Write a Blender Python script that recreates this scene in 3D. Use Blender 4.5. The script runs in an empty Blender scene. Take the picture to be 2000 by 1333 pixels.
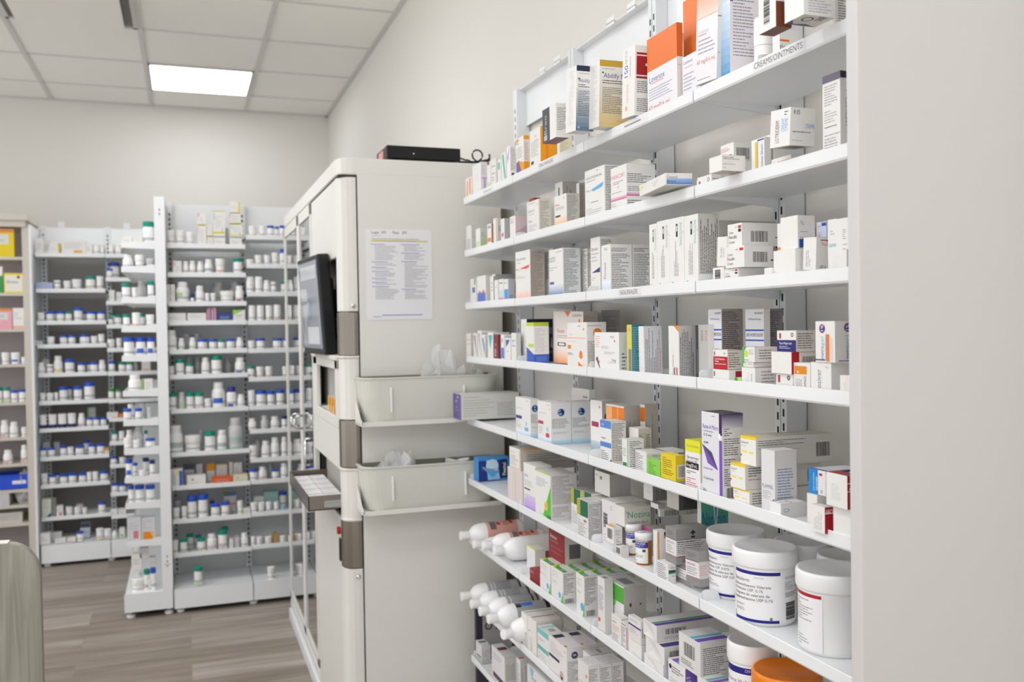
# Pharmacy dispensary. All positions in metres: X to the right wall, Y towards the back wall, Z up.
LAMP=10.5
WORLD=.66
EXPO=0.58
UNSEEN_LAMPS=[(-3,-4,'unseen ceiling light panel added to brighten the racks, left of the cabinet'),(-1,-4,'unseen ceiling light panel added to brighten the centre rack front'),(-1,-8,'square ceiling light panel over the aisle before the shelving'),(0,-11,'square ceiling light panel above the near right shelving'),(-5,-2,'unseen ceiling light panel added as fill above the far left aisle'),(-5,-6,'unseen ceiling light panel added as fill above the middle left aisle'),(-5,-10,'unseen ceiling light panel added as fill above the near left aisle'),(-2,-12,'square ceiling light panel behind the viewer')]  # panels out of view, several added to brighten the racks and right shelving
CAMM=[[0.9409983, 0.0209567, -0.3377617, 0.0], [-0.338046, 0.0118502, -0.941055, 0.0], [-0.0157189, 0.9997102, 0.0182354, 1.38], [0.0, 0.0, 0.0, 1.0]]
RZ=[1.752,1.590,1.428,1.264,1.072,.885,.701,.514,.330]
ORDW=['', 'first', 'second', 'third', 'fourth', 'fifth', 'sixth', 'seventh', 'eighth', 'ninth', 'tenth', 'eleventh', 'twelfth', 'thirteenth', 'fourteenth', 'fifteenth']
# cartons on the right wall shelving: key, x,y,z, size x,y,z, yaw, lean, row, printing of front/side/top/bottom, label
RIGHT=[
('a1', 0.853, 2.6772, 1.767, 0.05, 0.0614, 0.0646, 0.0, 0, 1, 'r .2 .15 .4 .85 e94;r .6 .05 .8 .8 e74', '@s', '', '', 'small white carton with two orange figures at far end, first shelf, right wall'),
('a2', 0.8371, 2.5952, 1.767, 0.0182, 0.0831, 0.0921, 0.0, 0, 1, 'p .2 .3 .8 .6 3 ddd', '=ddd6dc;r 0 .5 1 .54 b9c;p .1 .1 .9 .4 6 bbb;r .5 .55 .7 .95 a8c', '', '', 'pale carton with a faint mauve side, first shelf, right wall'),
('a3', 0.853, 2.4803, 1.767, 0.05, 0.0327, 0.0795, 0.0, 0, 1, 'r .1 0 .7 .12 947;r .2 .75 .8 .9 bd9', '@s', '', '', 'slim white carton with a purple corner tip, first shelf, right wall'),
('a4', 0.853, 2.4378, 1.767, 0.05, 0.0384, 0.0802, 0.0, 0, 1, 'r .1 .25 .8 .28 77a;r .1 .5 .8 .53 77a;p .1 .6 .8 .8 2 99b', '@s', '', '', 'slim white carton with thin blue lines, first shelf, right wall'),
('a5', 0.853, 2.3895, 1.767, 0.05, 0.0285, 0.0697, 0.0, 0, 1, 'r .2 .12 .7 .4 5b9', '@s', '', '', 'slim white carton with small teal block, first shelf, right wall'),
('a6', 0.853, 2.3519, 1.767, 0.05, 0.0352, 0.082, 0.0, 0, 1, 'g .15 .08 .5 .06 .95 .9 4b9;g .15 .08 .95 .9 .7 .9 4b9', '@s', '', '', 'white carton crossed by a teal swoosh, first shelf, right wall'),
('a7', 0.8364, 2.3122, 1.767, 0.0168, 0.0268, 0.0906, 0.0, 0, 1, 'g .1 .3 .9 .02 .2 .5 a8c;p .2 .35 .9 .38 1 a9c;=f1edf3', 'P .05 .05 .95 .72 777;r .2 .8 .7 .95 444', '', '', 'white carton with a lilac arc and ruled grey side, first shelf, right wall'),
('b1', 0.8357, 2.2226, 1.767, 0.0155, 0.0554, 0.0973, 0.0, 0, 1, 'r .0 .02 .35 .1 e9a321;p .1 .12 .7 .18 1 444;p .1 .25 .9 .55 6 aaa;g 0 1 .0 .65 .75 1 7a5a9a;g 0 .65 .35 .6 .75 1 7a5a9a;g .35 .62 .98 .7 .75 1 e9a321;g .98 .7 .98 1 .75 1 e9a321', 'r 0 0 1 .1 e9a321;r 0 .68 1 1 e9a321;P .1 .15 .9 .65 a9a0b0', '', '', 'white and yellow carton with purple wedge at base, first shelf, right wall'),
('b2', 0.85, 2.1145, 1.767, 0.044, 0.0716, 0.0967, 0.0, 0, 1, 't .45 .16 .05 .5 c54 Pulm;p .1 .3 .9 .7 9 aaa;r .1 .8 .35 .88 444;r .5 .9 .7 .97 e9a321;p .4 .28 .9 .3 1 444', '=f0a020;V .25 .95 .22 .8 d63 ulmicort 1.0', '', '', 'white carton with bright orange lettered side, first shelf, right wall'),
('b3', 0.8602, 2.0056, 1.767, 0.0304, 0.0127, 0.064, 0.0, 0, 1, '', '=ece3c4;P .1 .3 .9 .9 cc9', '', '', 'pale cream carton leaning beside the orange one, first shelf, right wall'),
('b4', 0.7828, 1.8726, 1.785, 0.0314, 0.0777, 0.074, 0.0, 0, 1, 'r 0 0 .55 1 45484d;V .12 .8 .2 .6 bbb Breo;r .1 .8 .35 .95 bbb', 'P .1 .12 .95 .8 666', '', '=7a4a5a', 'white carton with charcoal strip and plum underside, overhanging the lip, first shelf, right wall'),
('b5', 0.7797, 1.7384, 1.774, 0.0396, 0.0529, 0.1305, 0.0, 4.2, 1, 'P .3 .05 .8 .9 ccc;g .1 .1 .6 .2 .2 .5 e8e8ea', 'G 0 .35 1 1 d5d8da 4f6f85;r 0 0 1 .085 26304a;p .15 .11 .9 .13 1 888;t .12 .2 .055 .9 5a5f8a Abilify;r .1 .19 .18 .215 333;p .1 .28 .95 .34 2 333;P .1 .38 .95 .78 555;c .15 .95 .02 9ab6e8', '', '', 'tall white and steel blue carton with navy top band, first shelf, right wall'),
('b6', 0.8225, 1.688, 1.774, 0.0666, 0.0482, 0.1312, 0.0, 3.8, 1, 'P .2 .05 .8 .9 ccc', 'G 0 .3 1 1 e6e2da d9bc78;r 0 0 1 .095 c9a33a;p .1 .12 .6 .14 1 888;t .13 .19 .075 .9 5a5f8a Abilify M;r .08 .18 .14 .2 333;p .1 .29 .95 .36 2 333;P .1 .4 .85 .8 666;c .08 .95 .018 9ab6e8;p .6 .9 .9 .92 1 a86', '', '', 'tall gold faded carton with ochre top band, first shelf, right wall'),
('b7', 0.8325, 1.5816, 1.774, 0.0407, 0.0521, 0.1305, 0.0, 3.6, 1, 'V .15 .44 .3 .2 4455a0 150;V .18 .22 .18 .2 999 mg/1.5 mL;V .55 .43 .12 .3 aaa injectable suspension;c .35 .87 .035 e0b0a0;V .35 .8 .14 .32 e8b0a8 QVIDE;', 'r .08 .1 1 .13 a02025;r .08 .15 1 .42 a02025;r .08 .44 1 .47 a02025;c .6 .27 .02 eee;P .12 .5 1 .68 555;P .12 .75 1 .95 555', '', '', 'white carton with dark red block and vertical blue numeral, first shelf, right wall'),
('c1', 0.834, 1.4766, 1.767, 0.012, 0.1091, 0.1418, 0.0, 0, 1, '=e9e7ea;r 0 0 1 .43 e8762a;t .06 .5 .085 .62 5a5f96 Lovenox;r .12 .60 .55 .607 c33;p .06 .66 .9 .83 5 aab;t .04 .88 .075 .95 dd6a44 60 mg/0.6 mL', 'r 0 0 1 .42 d9631a;p .1 .5 .9 .55 1 ccc', '', '', 'short carton, orange above and white below, first shelf, right wall'),
('c2', 0.834, 1.3739, 1.767, 0.012, 0.0585, 0.0731, 0.0, 0, 1, '=e9e7ea;r 0 0 1 .0 e8762a;t .06 .1 .085 .62 5a5f96 Lovenox;r .12 .27 .55 .28 c33;p .06 .4 .9 .83 5 aab;t .04 .88 .075 .95 dd6a44 60 mg/0.6 mL', '', '', '', 'open carton with low white front panel, first shelf, right wall'),
('c3', 0.868, 1.4288, 1.767, 0.012, 0.0556, 0.1918, 0.0, 0, 1, '=e8762a', '=d9631a', '', '', 'bare orange carton back standing behind the white one, first shelf, right wall'),
('c4', 0.8261, 1.316, 1.774, 0.012, 0.065, 0.167, 0.0, 3.5, 1, '=e9e7ea;G 0 0 1 .36 e8762a f5d8c8;r 0 .36 1 .364 d55;t .1 .46 .06 .5 c9c9dd Lovenox;r .1 .525 .5 .53 c33;p .1 .56 .9 .72 4 aab;t .05 .76 .045 .9 dd8a64 60 mg/0.6 mL;p .1 .95 .9 .97 1 888', 'r 0 .4 .6 .41 c55;r .1 .75 .5 .755 c33', '', '', 'white carton with orange fading top, hanging over lip, first shelf, right wall'),
('c5', 0.8549, 1.269, 1.767, 0.0538, 0.025, 0.1775, 0.0, 1, 1, 'G 0 .25 1 1 dfe8f0 3f95c8;P .1 .05 .9 .3 bbc', '=ece6ea;p .1 .05 .95 .8 26 99a;r 0 .3 .1 .31 54a', '', '', 'tall carton with sky blue fading edge and lettered side, first shelf, right wall'),
('d2', 0.8671, 1.1662, 1.767, 0.0341, 0.0177, 0.0503, 0.0, 0, 1, '', 'r 0 .3 .5 .36 e8762a;t .0 .42 .2 .3 333 tio', '', '', 'white carton showing an orange rule under the brown one, first shelf, right wall'),
('d3', 0.7668, 1.0542, 1.774, 0.0249, 0.0387, 0.0621, 0.0, 0, 1, 'Z .3 .15 .65 .85;', 'r 0 .45 1 1 743a22;r .1 .0 1 .12 3ab;', '', '=6a3a28', 'white and brown carton with barcode, overhanging the lip, first shelf, right wall'),
('d4', 0.7843, 1.0034, 1.774, 0.0491, 0.0398, 0.0608, 0.0, 0, 1, '', 'P .15 .02 .95 .95 aab', '', '=d8d6cc;g 0 0 .45 .0 0 1 3b3558;g .1 .2 .45 0 .3 1 cfcdc6;c .62 .35 .17 4a3550;c .62 .35 .12 d8d6cc;T .55 .55 .25 .4 4a3550 ONE', 'white carton with dark swoosh and lettering on its underside, first shelf, right wall'),
('d5', 0.8565, 1.0173, 1.767, 0.043, 0.006, 0.0881, 0.0, 0, 1, '', 'P .1 .1 .6 .8 555;p .1 .8 .5 .86 2 c55', '', '', 'white carton with grey and red lines by the end panel, first shelf, right wall'),
('e1', 0.8345, 2.6842, 1.605, 0.0131, 0.0538, 0.0799, 0.0, 0, 2, 'r .1 .5 .8 .9 ccc', '=cfcfc9;p .1 .2 .9 .5 3 bbb', '', '', 'translucent pale grey carton at the far end, second shelf, right wall'),
('e2', 0.8384, 2.5916, 1.605, 0.0207, 0.0455, 0.0613, 0.0, 0, 2, 'r .1 .6 .8 .95 cdddb5', 'G 0 0 1 1 d5d6cc a8c58a;p .1 .2 .9 .4 3 999', '', '', 'white carton with lime lower side, second shelf, right wall'),
('e3', 0.834, 2.4848, 1.605, 0.012, 0.0375, 0.0637, 0.0, 0, 2, 'r .1 .62 .9 .8 e8873a;r .2 .08 .8 .2 8ab', '=b98a70', '', '', 'slim white carton with orange block, second shelf, right wall'),
('e4', 0.834, 2.4305, 1.605, 0.012, 0.0338, 0.0737, 0.0, 0, 2, 'r .7 0 .85 1 a87f6f', '=d9d5cf;p .3 .3 .9 .5 4 444', '', '', 'slim carton with brown edge, second shelf, right wall'),
('e5', 0.8354, 2.3684, 1.605, 0.0149, 0.0302, 0.0653, 0.0, 0, 2, 'r .2 .6 .8 .75 e07aa0', '=b8babd', '', '', 'slim white carton with pink dot, second shelf, right wall'),
('e6', 0.8439, 2.2876, 1.605, 0.0318, 0.0444, 0.0627, 0.0, 0, 2, 'p .1 .08 .7 .3 3 99a;r .1 .93 .9 .99 543;r .1 .88 .9 .92 cc4', '=d8c3c8;g 0 .7 1 .4 1 .8 c9a8b2', '', '', 'white carton with dusty pink side, second shelf, right wall'),
('e7', 0.8938, 2.2912, 1.605, 0.0176, 0.0385, 0.1122, 0.0, 0, 2, '=b8402c', '=a03828', '', '', 'small red carton peeking from behind, second shelf, right wall'),
('f1', 0.8444, 2.1372, 1.605, 0.0327, 0.082, 0.0839, 0.0, 0, 2, 'p .1 .05 .9 .09 1 999;t .08 .26 .07 .85 8878b8 ADVAIR 250;c .85 .13 .02 e8873a;p .1 .38 .8 .42 1 aaa;t .1 .56 .06 .6 555 125 mcg;p .1 .7 .9 .9 4 bbc', '=e2ded2;P .1 .05 .9 .9 99907f', '', '', 'white carton with violet title and dense cream side, second shelf, right wall'),
('f2', 0.9071, 2.1028, 1.605, 0.0442, 0.0479, 0.1265, 0.0, 0, 2, 'r .45 .1 .6 .35 444', '=bcb8ae;Q .15 .08 .9 .6 555', '', '', 'white carton topped with grey lettering, behind the orange faded one, second shelf, right wall'),
('f3', 0.8437, 1.9596, 1.605, 0.0313, 0.072, 0.0736, 0.0, 0, 2, 'G 0 .6 1 1 f0ece8 f4b56e;t .05 .24 .09 .8 e07a50 Flovent;c .8 .12 .03 e8873a;p .1 .36 .9 .46 2 999;r .08 .62 .5 .68 444', '=cfcabf;P .08 .05 .92 .95 777', '', '', 'white carton fading to orange at the bottom, second shelf, right wall'),
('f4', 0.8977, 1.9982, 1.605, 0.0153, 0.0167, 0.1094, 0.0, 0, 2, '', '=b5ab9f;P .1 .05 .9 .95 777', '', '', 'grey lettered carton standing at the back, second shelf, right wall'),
('g1', 0.8466, 1.7713, 1.605, 0.0373, 0.0976, 0.1045, 0.0, 0, 2, 'p .6 .04 .95 .08 1 888;t .06 .14 .05 .88 555 APO-FLUTICASONE HFA;p .06 .22 .7 .25 1 777;g .3 .42 .95 .33 .9 .42 6ab0dc;g .3 .42 .9 .42 .45 .46 6ab0dc;t .05 .4 .04 .3 555 125 mcg;c .14 .63 .03 ddd;p .3 .66 .95 .7 1 777;p .05 .78 .9 .95 4 bbb', 'P .06 .02 .95 .97 444', '', '', 'tall white carton with sky blue tapered bar, second shelf, right wall'),
('g2', 0.8644, 1.6656, 1.605, 0.0647, 0.0703, 0.0911, 0.0, 0, 2, 't .05 .17 .09 .88 d05a80 NASACORT;p .15 .32 .9 .4 2 777;t .4 .43 .05 .2 d66 120;G 0 .65 1 .75 f0e8ea c8488a;p .05 .55 .8 .6 1 aaa;p .05 .8 .7 .93 3 bbb', 'p .03 .2 .95 .42 5 555;G 0 .62 1 .7 f0dce6 c8488a;p .05 .48 .5 .6 3 777;p .03 .78 .9 .97 4 555', '', '', 'white carton with magenta fading band around it, second shelf, right wall'),
('g3', 0.817, 1.451, 1.615, 0.0484, 0.1435, 0.0204, -0.1745, 0, 2, 'g .0 .05 .3 .1 0 .6 e8e8c0;p .03 .2 .2 .5 2 cc9;g .5 .3 .8 .2 .6 .8 ddd', 'p .05 .08 .4 .12 1 999;G .05 .45 1 .95 a8bce0 4a86cc;t .05 .22 .2 .7 556 Clopixol;t .05 .6 .2 .35 445 200 mg/mL', '', '=d8d8cc;P .1 .1 .9 .9 999', 'flattish white carton with blue bars, tilted across the lip, second shelf, right wall'),
('h1', 0.8374, 1.3368, 1.605, 0.0187, 0.0449, 0.0194, 0.0, 0, 2, 'r .08 .35 .22 .8 b8403c;c .78 .4 .18 333;c .78 .4 .12 e9e7e2;r 0 .9 1 1 447', 'p .1 .3 .8 .45 1 a44;p .1 .6 .6 .7 1 888', '', '', 'low white carton with red mark and black ring, second shelf, right wall'),
('h2', 0.8043, 1.2313, 1.612, 0.0424, 0.0356, 0.024, 0.0, 0, 2, '', 'p .05 .1 .95 .3 2 666;p .05 .55 .6 .62 1 777;p .05 .8 .2 .85 1 777', '', '=d5cfc6;p .1 .2 .9 .9 4 b66', 'blank ended white carton resting on the lip under another, second shelf, right wall'),
('h3', 0.8442, 1.2659, 1.6366, 0.0344, 0.0367, 0.0276, 0.0, 0, 2, 'p .05 .2 .95 .45 3 c66;r .05 .65 .85 .85 b23c38', 'b .15 .3 .85 .95', '', '', 'white carton with red lines and large barcode, second shelf, right wall'),
('h4', 0.834, 1.184, 1.605, 0.012, 0.0329, 0.0516, 0.0, 0, 2, 'r .28 .08 .44 1 e6d02a;r .48 .03 .98 .07 3a3a90;r .47 .05 .5 1 3a3a90;V .72 .95 .16 .75 3a4a9a Clobex Sham;r .3 .1 .42 .98 e0c020', '', '', '', 'white carton with yellow strip and blue frame, second shelf, right wall'),
('h5', 0.8542, 1.1789, 1.605, 0.0185, 0.0239, 0.0578, 0.0, 0, 2, 'V .3 .9 .2 .5 bbb Clod', '', '', '', 'plain white carton half hidden by the tilted one, second shelf, right wall'),
('h6', 0.8373, 1.1272, 1.605, 0.0186, 0.0462, 0.0138, 0.0, 0, 2, 'r .3 .4 1 1 b03038', '', '', '', 'flat white and red carton lying under the larger one, second shelf, right wall'),
('h7', 0.8239, 1.0965, 1.625, 0.0418, 0.0453, 0.0527, 0.0, 4.5, 2, 'V .25 .9 .2 .6 333 LOTRIDERM;V .55 .62 .15 .35 58a0dc CREAM;V .72 .62 .15 .35 58a0dc CREME;p .7 .06 .9 .2 2 333', 't .12 .06 .12 .25 333 8 05;p .1 .6 .9 .68 1 888;t .6 .42 .11 .38 58a0dc CREME;p .1 .85 .55 .88 1 999', '', '=c9c4b8;b .3 .15 .9 .8', 'big white carton with upside-down grams, overhanging the lip, second shelf, right wall'),
('h8', 0.8452, 1.0159, 1.605, 0.0345, 0.0356, 0.1063, 0.0, 0, 2, 'r 0 0 1 .1 6a6478;p .1 .13 .9 .4 8 999;p .1 .45 .9 .62 5 aaa;r .1 .66 .8 .67 555;p .1 .76 1 .78 1 444;P .1 .8 .9 .98 999', 'r 0 0 1 .09 38343e;t .25 .24 .07 .7 333 Taro-;t .25 .33 .08 .7 333 Diclofenac;t .25 .42 .08 .7 444 Solution;t .25 .52 .08 .7 333 Diclofenac;t .25 .61 .08 .7 333 Sodium;t .25 .7 .08 .5 333 1,5%', '', '', 'tall white carton with slate top band by end panel, second shelf, right wall'),
('i1', 0.853, 2.6485, 1.443, 0.05, 0.0577, 0.0775, 0.0, 0, 3, 'r .7 0 .9 .25 4a4;r .35 .35 .8 .55 5a62b0', '@s', '', '', 'slim white carton with green and blue corner, third shelf, right wall'),
('i2', 0.8343, 2.5673, 1.443, 0.0126, 0.0841, 0.0814, 0.0, 0, 3, 'r .05 .62 .95 1 5878c8;g .05 .62 .3 .52 .5 .62 c88;g .45 .62 .75 .5 .95 .62 c88', '=d5d3cf', '', '', 'white carton with rose waves and blue towers, third shelf, right wall'),
('i3', 0.838, 2.4705, 1.443, 0.02, 0.0303, 0.0746, 0.0, 0, 3, 'p .3 .2 .7 .6 3 98b', '=a9a49c', '', '', 'slim white carton with violet marks, third shelf, right wall'),
('i4', 0.853, 2.4313, 1.443, 0.05, 0.0317, 0.0624, 0.0, 0, 3, 'r .4 .3 .6 .35 888', '@s', '', '', 'slim blank white carton, third shelf, right wall'),
('i5', 0.853, 2.3883, 1.443, 0.05, 0.0372, 0.0629, 0.0, 0, 3, 'r 0 .5 1 .82 c8e4dc;r 0 .82 1 1 ee88b8;r .1 .15 .8 .2 778', '@s', '', '', 'slim white carton with mint and pink base, third shelf, right wall'),
('i6', 0.8372, 2.3479, 1.443, 0.0185, 0.036, 0.0594, 0.0, 0, 3, 'r .1 .45 .95 .88 4a9ae0;r .1 .88 .95 .98 d44;p .1 .1 .8 .2 1 889', '=b9bbc2;p .1 .7 .9 .95 4 668', '', '', 'white carton with blue square and red base, third shelf, right wall'),
('i7', 0.881, 2.5236, 1.443, 0.06, 0.0378, 0.0833, 0.0, 0, 3, 'r .1 .2 .7 .9 cfc08a', '=a8a8aa;r .6 .2 1 .8 888', '', '', 'flat grey carton lying across the slim ones, third shelf, right wall'),
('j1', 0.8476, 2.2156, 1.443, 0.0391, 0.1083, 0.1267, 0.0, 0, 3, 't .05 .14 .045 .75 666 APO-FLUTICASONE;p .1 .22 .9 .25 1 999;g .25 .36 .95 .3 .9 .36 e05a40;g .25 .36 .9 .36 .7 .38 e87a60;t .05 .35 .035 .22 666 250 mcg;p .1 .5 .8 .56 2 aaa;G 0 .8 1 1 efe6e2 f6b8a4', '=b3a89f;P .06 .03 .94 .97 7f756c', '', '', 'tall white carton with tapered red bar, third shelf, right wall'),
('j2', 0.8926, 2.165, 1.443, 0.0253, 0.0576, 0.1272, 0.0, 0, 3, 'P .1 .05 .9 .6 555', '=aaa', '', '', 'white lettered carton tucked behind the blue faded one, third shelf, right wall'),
('j3', 0.85, 1.9918, 1.443, 0.0441, 0.0851, 0.1127, 0.0, 0, 3, 'p .5 .05 .95 .08 1 888;t .05 .16 .04 .8 777 SALMETEROL;t .05 .22 .04 .4 777 XINAFOATE;p .05 .36 .8 .46 2 bbb;r .05 .68 .35 .73 6848a0;G 0 .74 1 1 e4e8ec 4a80b0', '=dcdedc;P .06 .03 .92 .93 444', '', '', 'tall white carton fading to blue at the foot, third shelf, right wall'),
('j4', 0.886, 1.9425, 1.443, 0.012, 0.029, 0.1098, 0.0, 0, 3, 'P .05 .03 .95 .97 444', 'P .05 .1 .95 .9 555', '', '', 'white carton with dense black lettering at the back, third shelf, right wall'),
('k1', 0.87, 1.8194, 1.443, 0.0399, 0.049, 0.1244, 0.0, 0, 3, 't .06 .17 .06 .9 555 Dymista;p .1 .26 .9 .44 3 bbb;g .1 .62 .97 .53 .97 .62 4a4488;p .1 .7 .6 .76 2 aaa;p .1 .9 .9 .97 2 777', 'p .06 .05 .85 .2 5 444', '', '', 'tall white carton with indigo wedge, third shelf, right wall'),
('k2', 0.8527, 1.7201, 1.443, 0.0494, 0.0429, 0.0989, 0.0, 0, 3, 'V .25 .72 .22 .35 5566aa Flonase;p .3 .05 .7 .12 2 777;G 0 .75 1 .95 eef2f6 cfe0ee', 'p .05 .07 .8 .16 3 333;P .05 .19 .92 .97 555', '', '', 'white carton with pale blue rings low on its edge, third shelf, right wall'),
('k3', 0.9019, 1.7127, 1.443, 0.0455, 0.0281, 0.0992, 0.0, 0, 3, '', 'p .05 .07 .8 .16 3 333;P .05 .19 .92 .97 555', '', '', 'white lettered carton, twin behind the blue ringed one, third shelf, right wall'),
('l1', 0.853, 1.5169, 1.443, 0.05, 0.0295, 0.1201, 0.0, 0, 3, '=eae8e4;V .7 .42 .16 .34 3cb89a TEVA-FLUTICASONE;r .45 .09 .58 .28 444;r .48 .12 .55 .2 eae8e4;Q .3 .33 .62 .85 888;V .9 .25 .07 .2 aaa ab;g .12 .93 .3 .93 .2 .96 7cc', '@s', '', '', 'lettered white carton, leftmost of four in a green titled row, third shelf, right wall'),
('l2', 0.853, 1.479, 1.443, 0.05, 0.045, 0.1226, 0.0, 0, 3, '=eae8e4;V .7 .42 .16 .34 3cb89a TEVA-FLUTICASONE;r .45 .09 .58 .28 444;r .48 .12 .55 .2 eae8e4;Q .3 .33 .62 .85 888;V .9 .25 .07 .2 aaa ab;g .12 .93 .3 .93 .2 .96 7cc', '@s', '', '', 'lettered white carton, second from left of the green titled row, third shelf, right wall'),
('l3', 0.853, 1.4305, 1.443, 0.05, 0.0508, 0.1221, 0.0, 0, 3, '=eae8e4;V .7 .42 .16 .34 3cb89a TEVA-FLUTICASONE;r .45 .09 .58 .28 444;r .48 .12 .55 .2 eae8e4;Q .3 .33 .62 .85 888;V .9 .25 .07 .2 aaa ab;g .12 .93 .3 .93 .2 .96 7cc', '@s', '', '', 'lettered white carton, third from left of the green titled row, third shelf, right wall'),
('l4', 0.8487, 1.3811, 1.443, 0.0415, 0.0457, 0.121, 0.0, 0, 3, '=eae8e4;V .7 .42 .16 .34 3cb89a TEVA-FLUTICASONE;r .45 .09 .58 .28 444;r .48 .12 .55 .2 eae8e4;Q .3 .33 .62 .85 888;V .9 .25 .07 .2 aaa ab;g .12 .93 .3 .93 .2 .96 7cc', '=dcd9d4;Q .08 .04 .95 .93 444', '', '', 'lettered white carton, rightmost of four in a green titled row, third shelf, right wall'),
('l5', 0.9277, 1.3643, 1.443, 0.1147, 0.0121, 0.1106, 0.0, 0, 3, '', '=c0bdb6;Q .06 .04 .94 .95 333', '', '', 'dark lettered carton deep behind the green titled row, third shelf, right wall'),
('m1', 0.853, 1.2974, 1.443, 0.05, 0.0329, 0.025, 0.0, 0, 3, 'Z .2 .15 .7 .75', '', '', '', 'low white carton with barcode end beside the cream stack, third shelf, right wall'),
('m2', 0.834, 1.2876, 1.4686, 0.012, 0.0272, 0.048, 0.0, 3, 3, 'V .35 .7 .16 .35 555 Fucidin;V .6 .7 .14 .3 777 Creme', '', '', '', 'leaning white carton with vertical lettering, third shelf, right wall'),
('m5', 0.8517, 1.2595, 1.443, 0.0474, 0.0401, 0.0207, 0.0, 0, 3, 'c .82 .1 .001 333;r .75 .1 .95 .22 c8303a;r .75 .3 .95 .42 222;t .1 .3 .13 .3 777 Creme;t .1 .48 .16 .55 333 Fucidin;t .1 .72 .13 .4 666 Cream;p .55 .12 .7 .2 1 666', 'p .3 .6 .9 .75 1 999', '', '', 'cream carton with red and black squares, bottom of its stack, third shelf, right wall'),
('m4', 0.8516, 1.2448, 1.4643, 0.0532, 0.0527, 0.0337, 0.0, 0, 3, 'c .82 .1 .001 333;r .75 .1 .95 .22 c8303a;t .1 .3 .13 .3 777 Creme;t .1 .48 .16 .55 333 Fucidin;t .1 .72 .13 .4 666 Cream;p .55 .12 .7 .2 1 666', 'b .3 .3 .8 .78;r .92 .65 1 .72 333', '', '', 'cream carton with red square, middle of its stack, third shelf, right wall'),
('m3', 0.8656, 1.2547, 1.4986, 0.0673, 0.0397, 0.0366, 0.0, 0, 3, 'c .82 .1 .001 333;r .75 .1 .95 .22 c8303a;r .75 .25 .95 .38 222;t .1 .3 .13 .3 777 Creme;t .1 .48 .16 .55 333 Fucidin;t .1 .72 .13 .4 666 Cream;p .55 .12 .7 .2 1 666', 'b .25 .35 .72 .82;r .92 .6 1 .64 555', '', '', 'cream carton with red and black squares, top of its stack, third shelf, right wall'),
('n1', 0.853, 1.1615, 1.443, 0.05, 0.0192, 0.0159, 0.0, 0, 3, '', '', '', '', 'low blank white carton right of the cream stack, third shelf, right wall'),
('n2', 0.8474, 1.1274, 1.443, 0.0308, 0.0517, 0.0401, 0.0, 0, 3, 'p .05 .75 .15 .82 1 aaa', 'r .8 .4 .95 .44 888', '', '', 'wide blank white carton supporting a taller one, third shelf, right wall'),
('n3', 0.853, 1.1236, 1.4837, 0.03, 0.0403, 0.0479, 0.0, 0, 3, '', 't .15 .15 .12 .2 555 15 g;p .15 .48 .9 .52 1 666;r .08 .72 .6 .98 2a56b8;p .15 .66 .6 .7 1 844', '', '', 'large white carton with royal blue corner square, third shelf, right wall'),
('n4', 0.885, 1.1769, 1.485, 0.05, 0.0096, 0.0427, 0.0, 0, 3, 'r 0 .85 1 .95 e8902a', '', '', '', 'white tube carton with orange foot behind the blue cornered one, third shelf, right wall'),
('n5', 0.878, 1.0998, 1.443, 0.012, 0.033, 0.0782, 0.0, 0, 3, 'G .6 0 1 1 c8d4ec a8c0e8;V .2 .6 .12 .5 777 ROSACREAM;V .45 .6 .14 .55 b04a80 metrocream 1%;r .7 .02 1 .08 4a4aa0', '', '', '', 'white carton with pale blue gradient and plum vertical lettering, third shelf, right wall'),
('n6', 0.858, 1.035, 1.443, 0.03, 0.018, 0.0747, 0.0, 0, 3, 't .1 .42 .09 .85 4ab0b0 nasonex;p .3 .2 .9 .3 2 aaa', '', '', '', 'white carton with teal lettering between taller ones, third shelf, right wall'),
('n7', 0.8484, 1.0072, 1.443, 0.0168, 0.0304, 0.0734, 0.0, 0, 3, 'p .4 .2 .65 .4 5 999;p .4 .45 .7 .85 5 bbb', '', '', '', 'tall white carton with tiny grey block print by end panel, third shelf, right wall'),
('n8', 0.8589, 1.0831, 1.45, 0.035, 0.0284, 0.0464, 0.0, 3.5, 3, 'Q .2 .2 .6 .9 999', 'r .2 .08 .95 .11 c03040;r .5 .1 .98 .13 333;t .25 .16 .1 .65 c66 Fucithal;t .2 .85 .1 .3 555 60 g', '', '', 'tilted white carton with red and black slanting line, third shelf, right wall'),
('n9', 0.834, 1.004, 1.443, 0.012, 0.0315, 0.0292, 0.0, 0, 3, 'p .1 .25 .6 .8 6 ddd', 'r .3 .2 .95 .9 c8402c', '', '', 'white carton with scarlet edge by the end panel, third shelf, right wall'),
('o1', 0.834, 2.7057, 1.279, 0.012, 0.0492, 0.0747, 0.0, 0, 4, 'r .1 .25 .9 .28 e8a070;r .1 .42 .9 .44 e8a070;c .5 .9 .04 c87050', '@s', '', '', 'slim white carton with orange rules at far end, fourth shelf, right wall'),
('o2', 0.853, 2.638, 1.279, 0.05, 0.0341, 0.0765, 0.0, 0, 4, 'g .1 .1 .4 .1 .95 .95 8898c8;g .4 .1 .6 .1 .98 .95 c07850', '@s', '', '', 'slim white carton with blue and rust diagonal, fourth shelf, right wall'),
('o3', 0.853, 2.5942, 1.279, 0.05, 0.0331, 0.0842, 0.0, 0, 4, 'g .2 .1 .5 .1 .9 .95 b08878;g .1 .3 .2 .3 .6 .9 aab4d8', '@s', '', '', 'slim taller white carton with brown streak, fourth shelf, right wall'),
('o4', 0.834, 2.5551, 1.279, 0.012, 0.0322, 0.0723, 0.0, 0, 4, 'g .1 .15 .5 .15 .8 .95 4a78c0;g .5 .4 .8 .3 1 .9 70b8d0', '@s', '', '', 'slim white carton with blue swirls, fourth shelf, right wall'),
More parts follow.
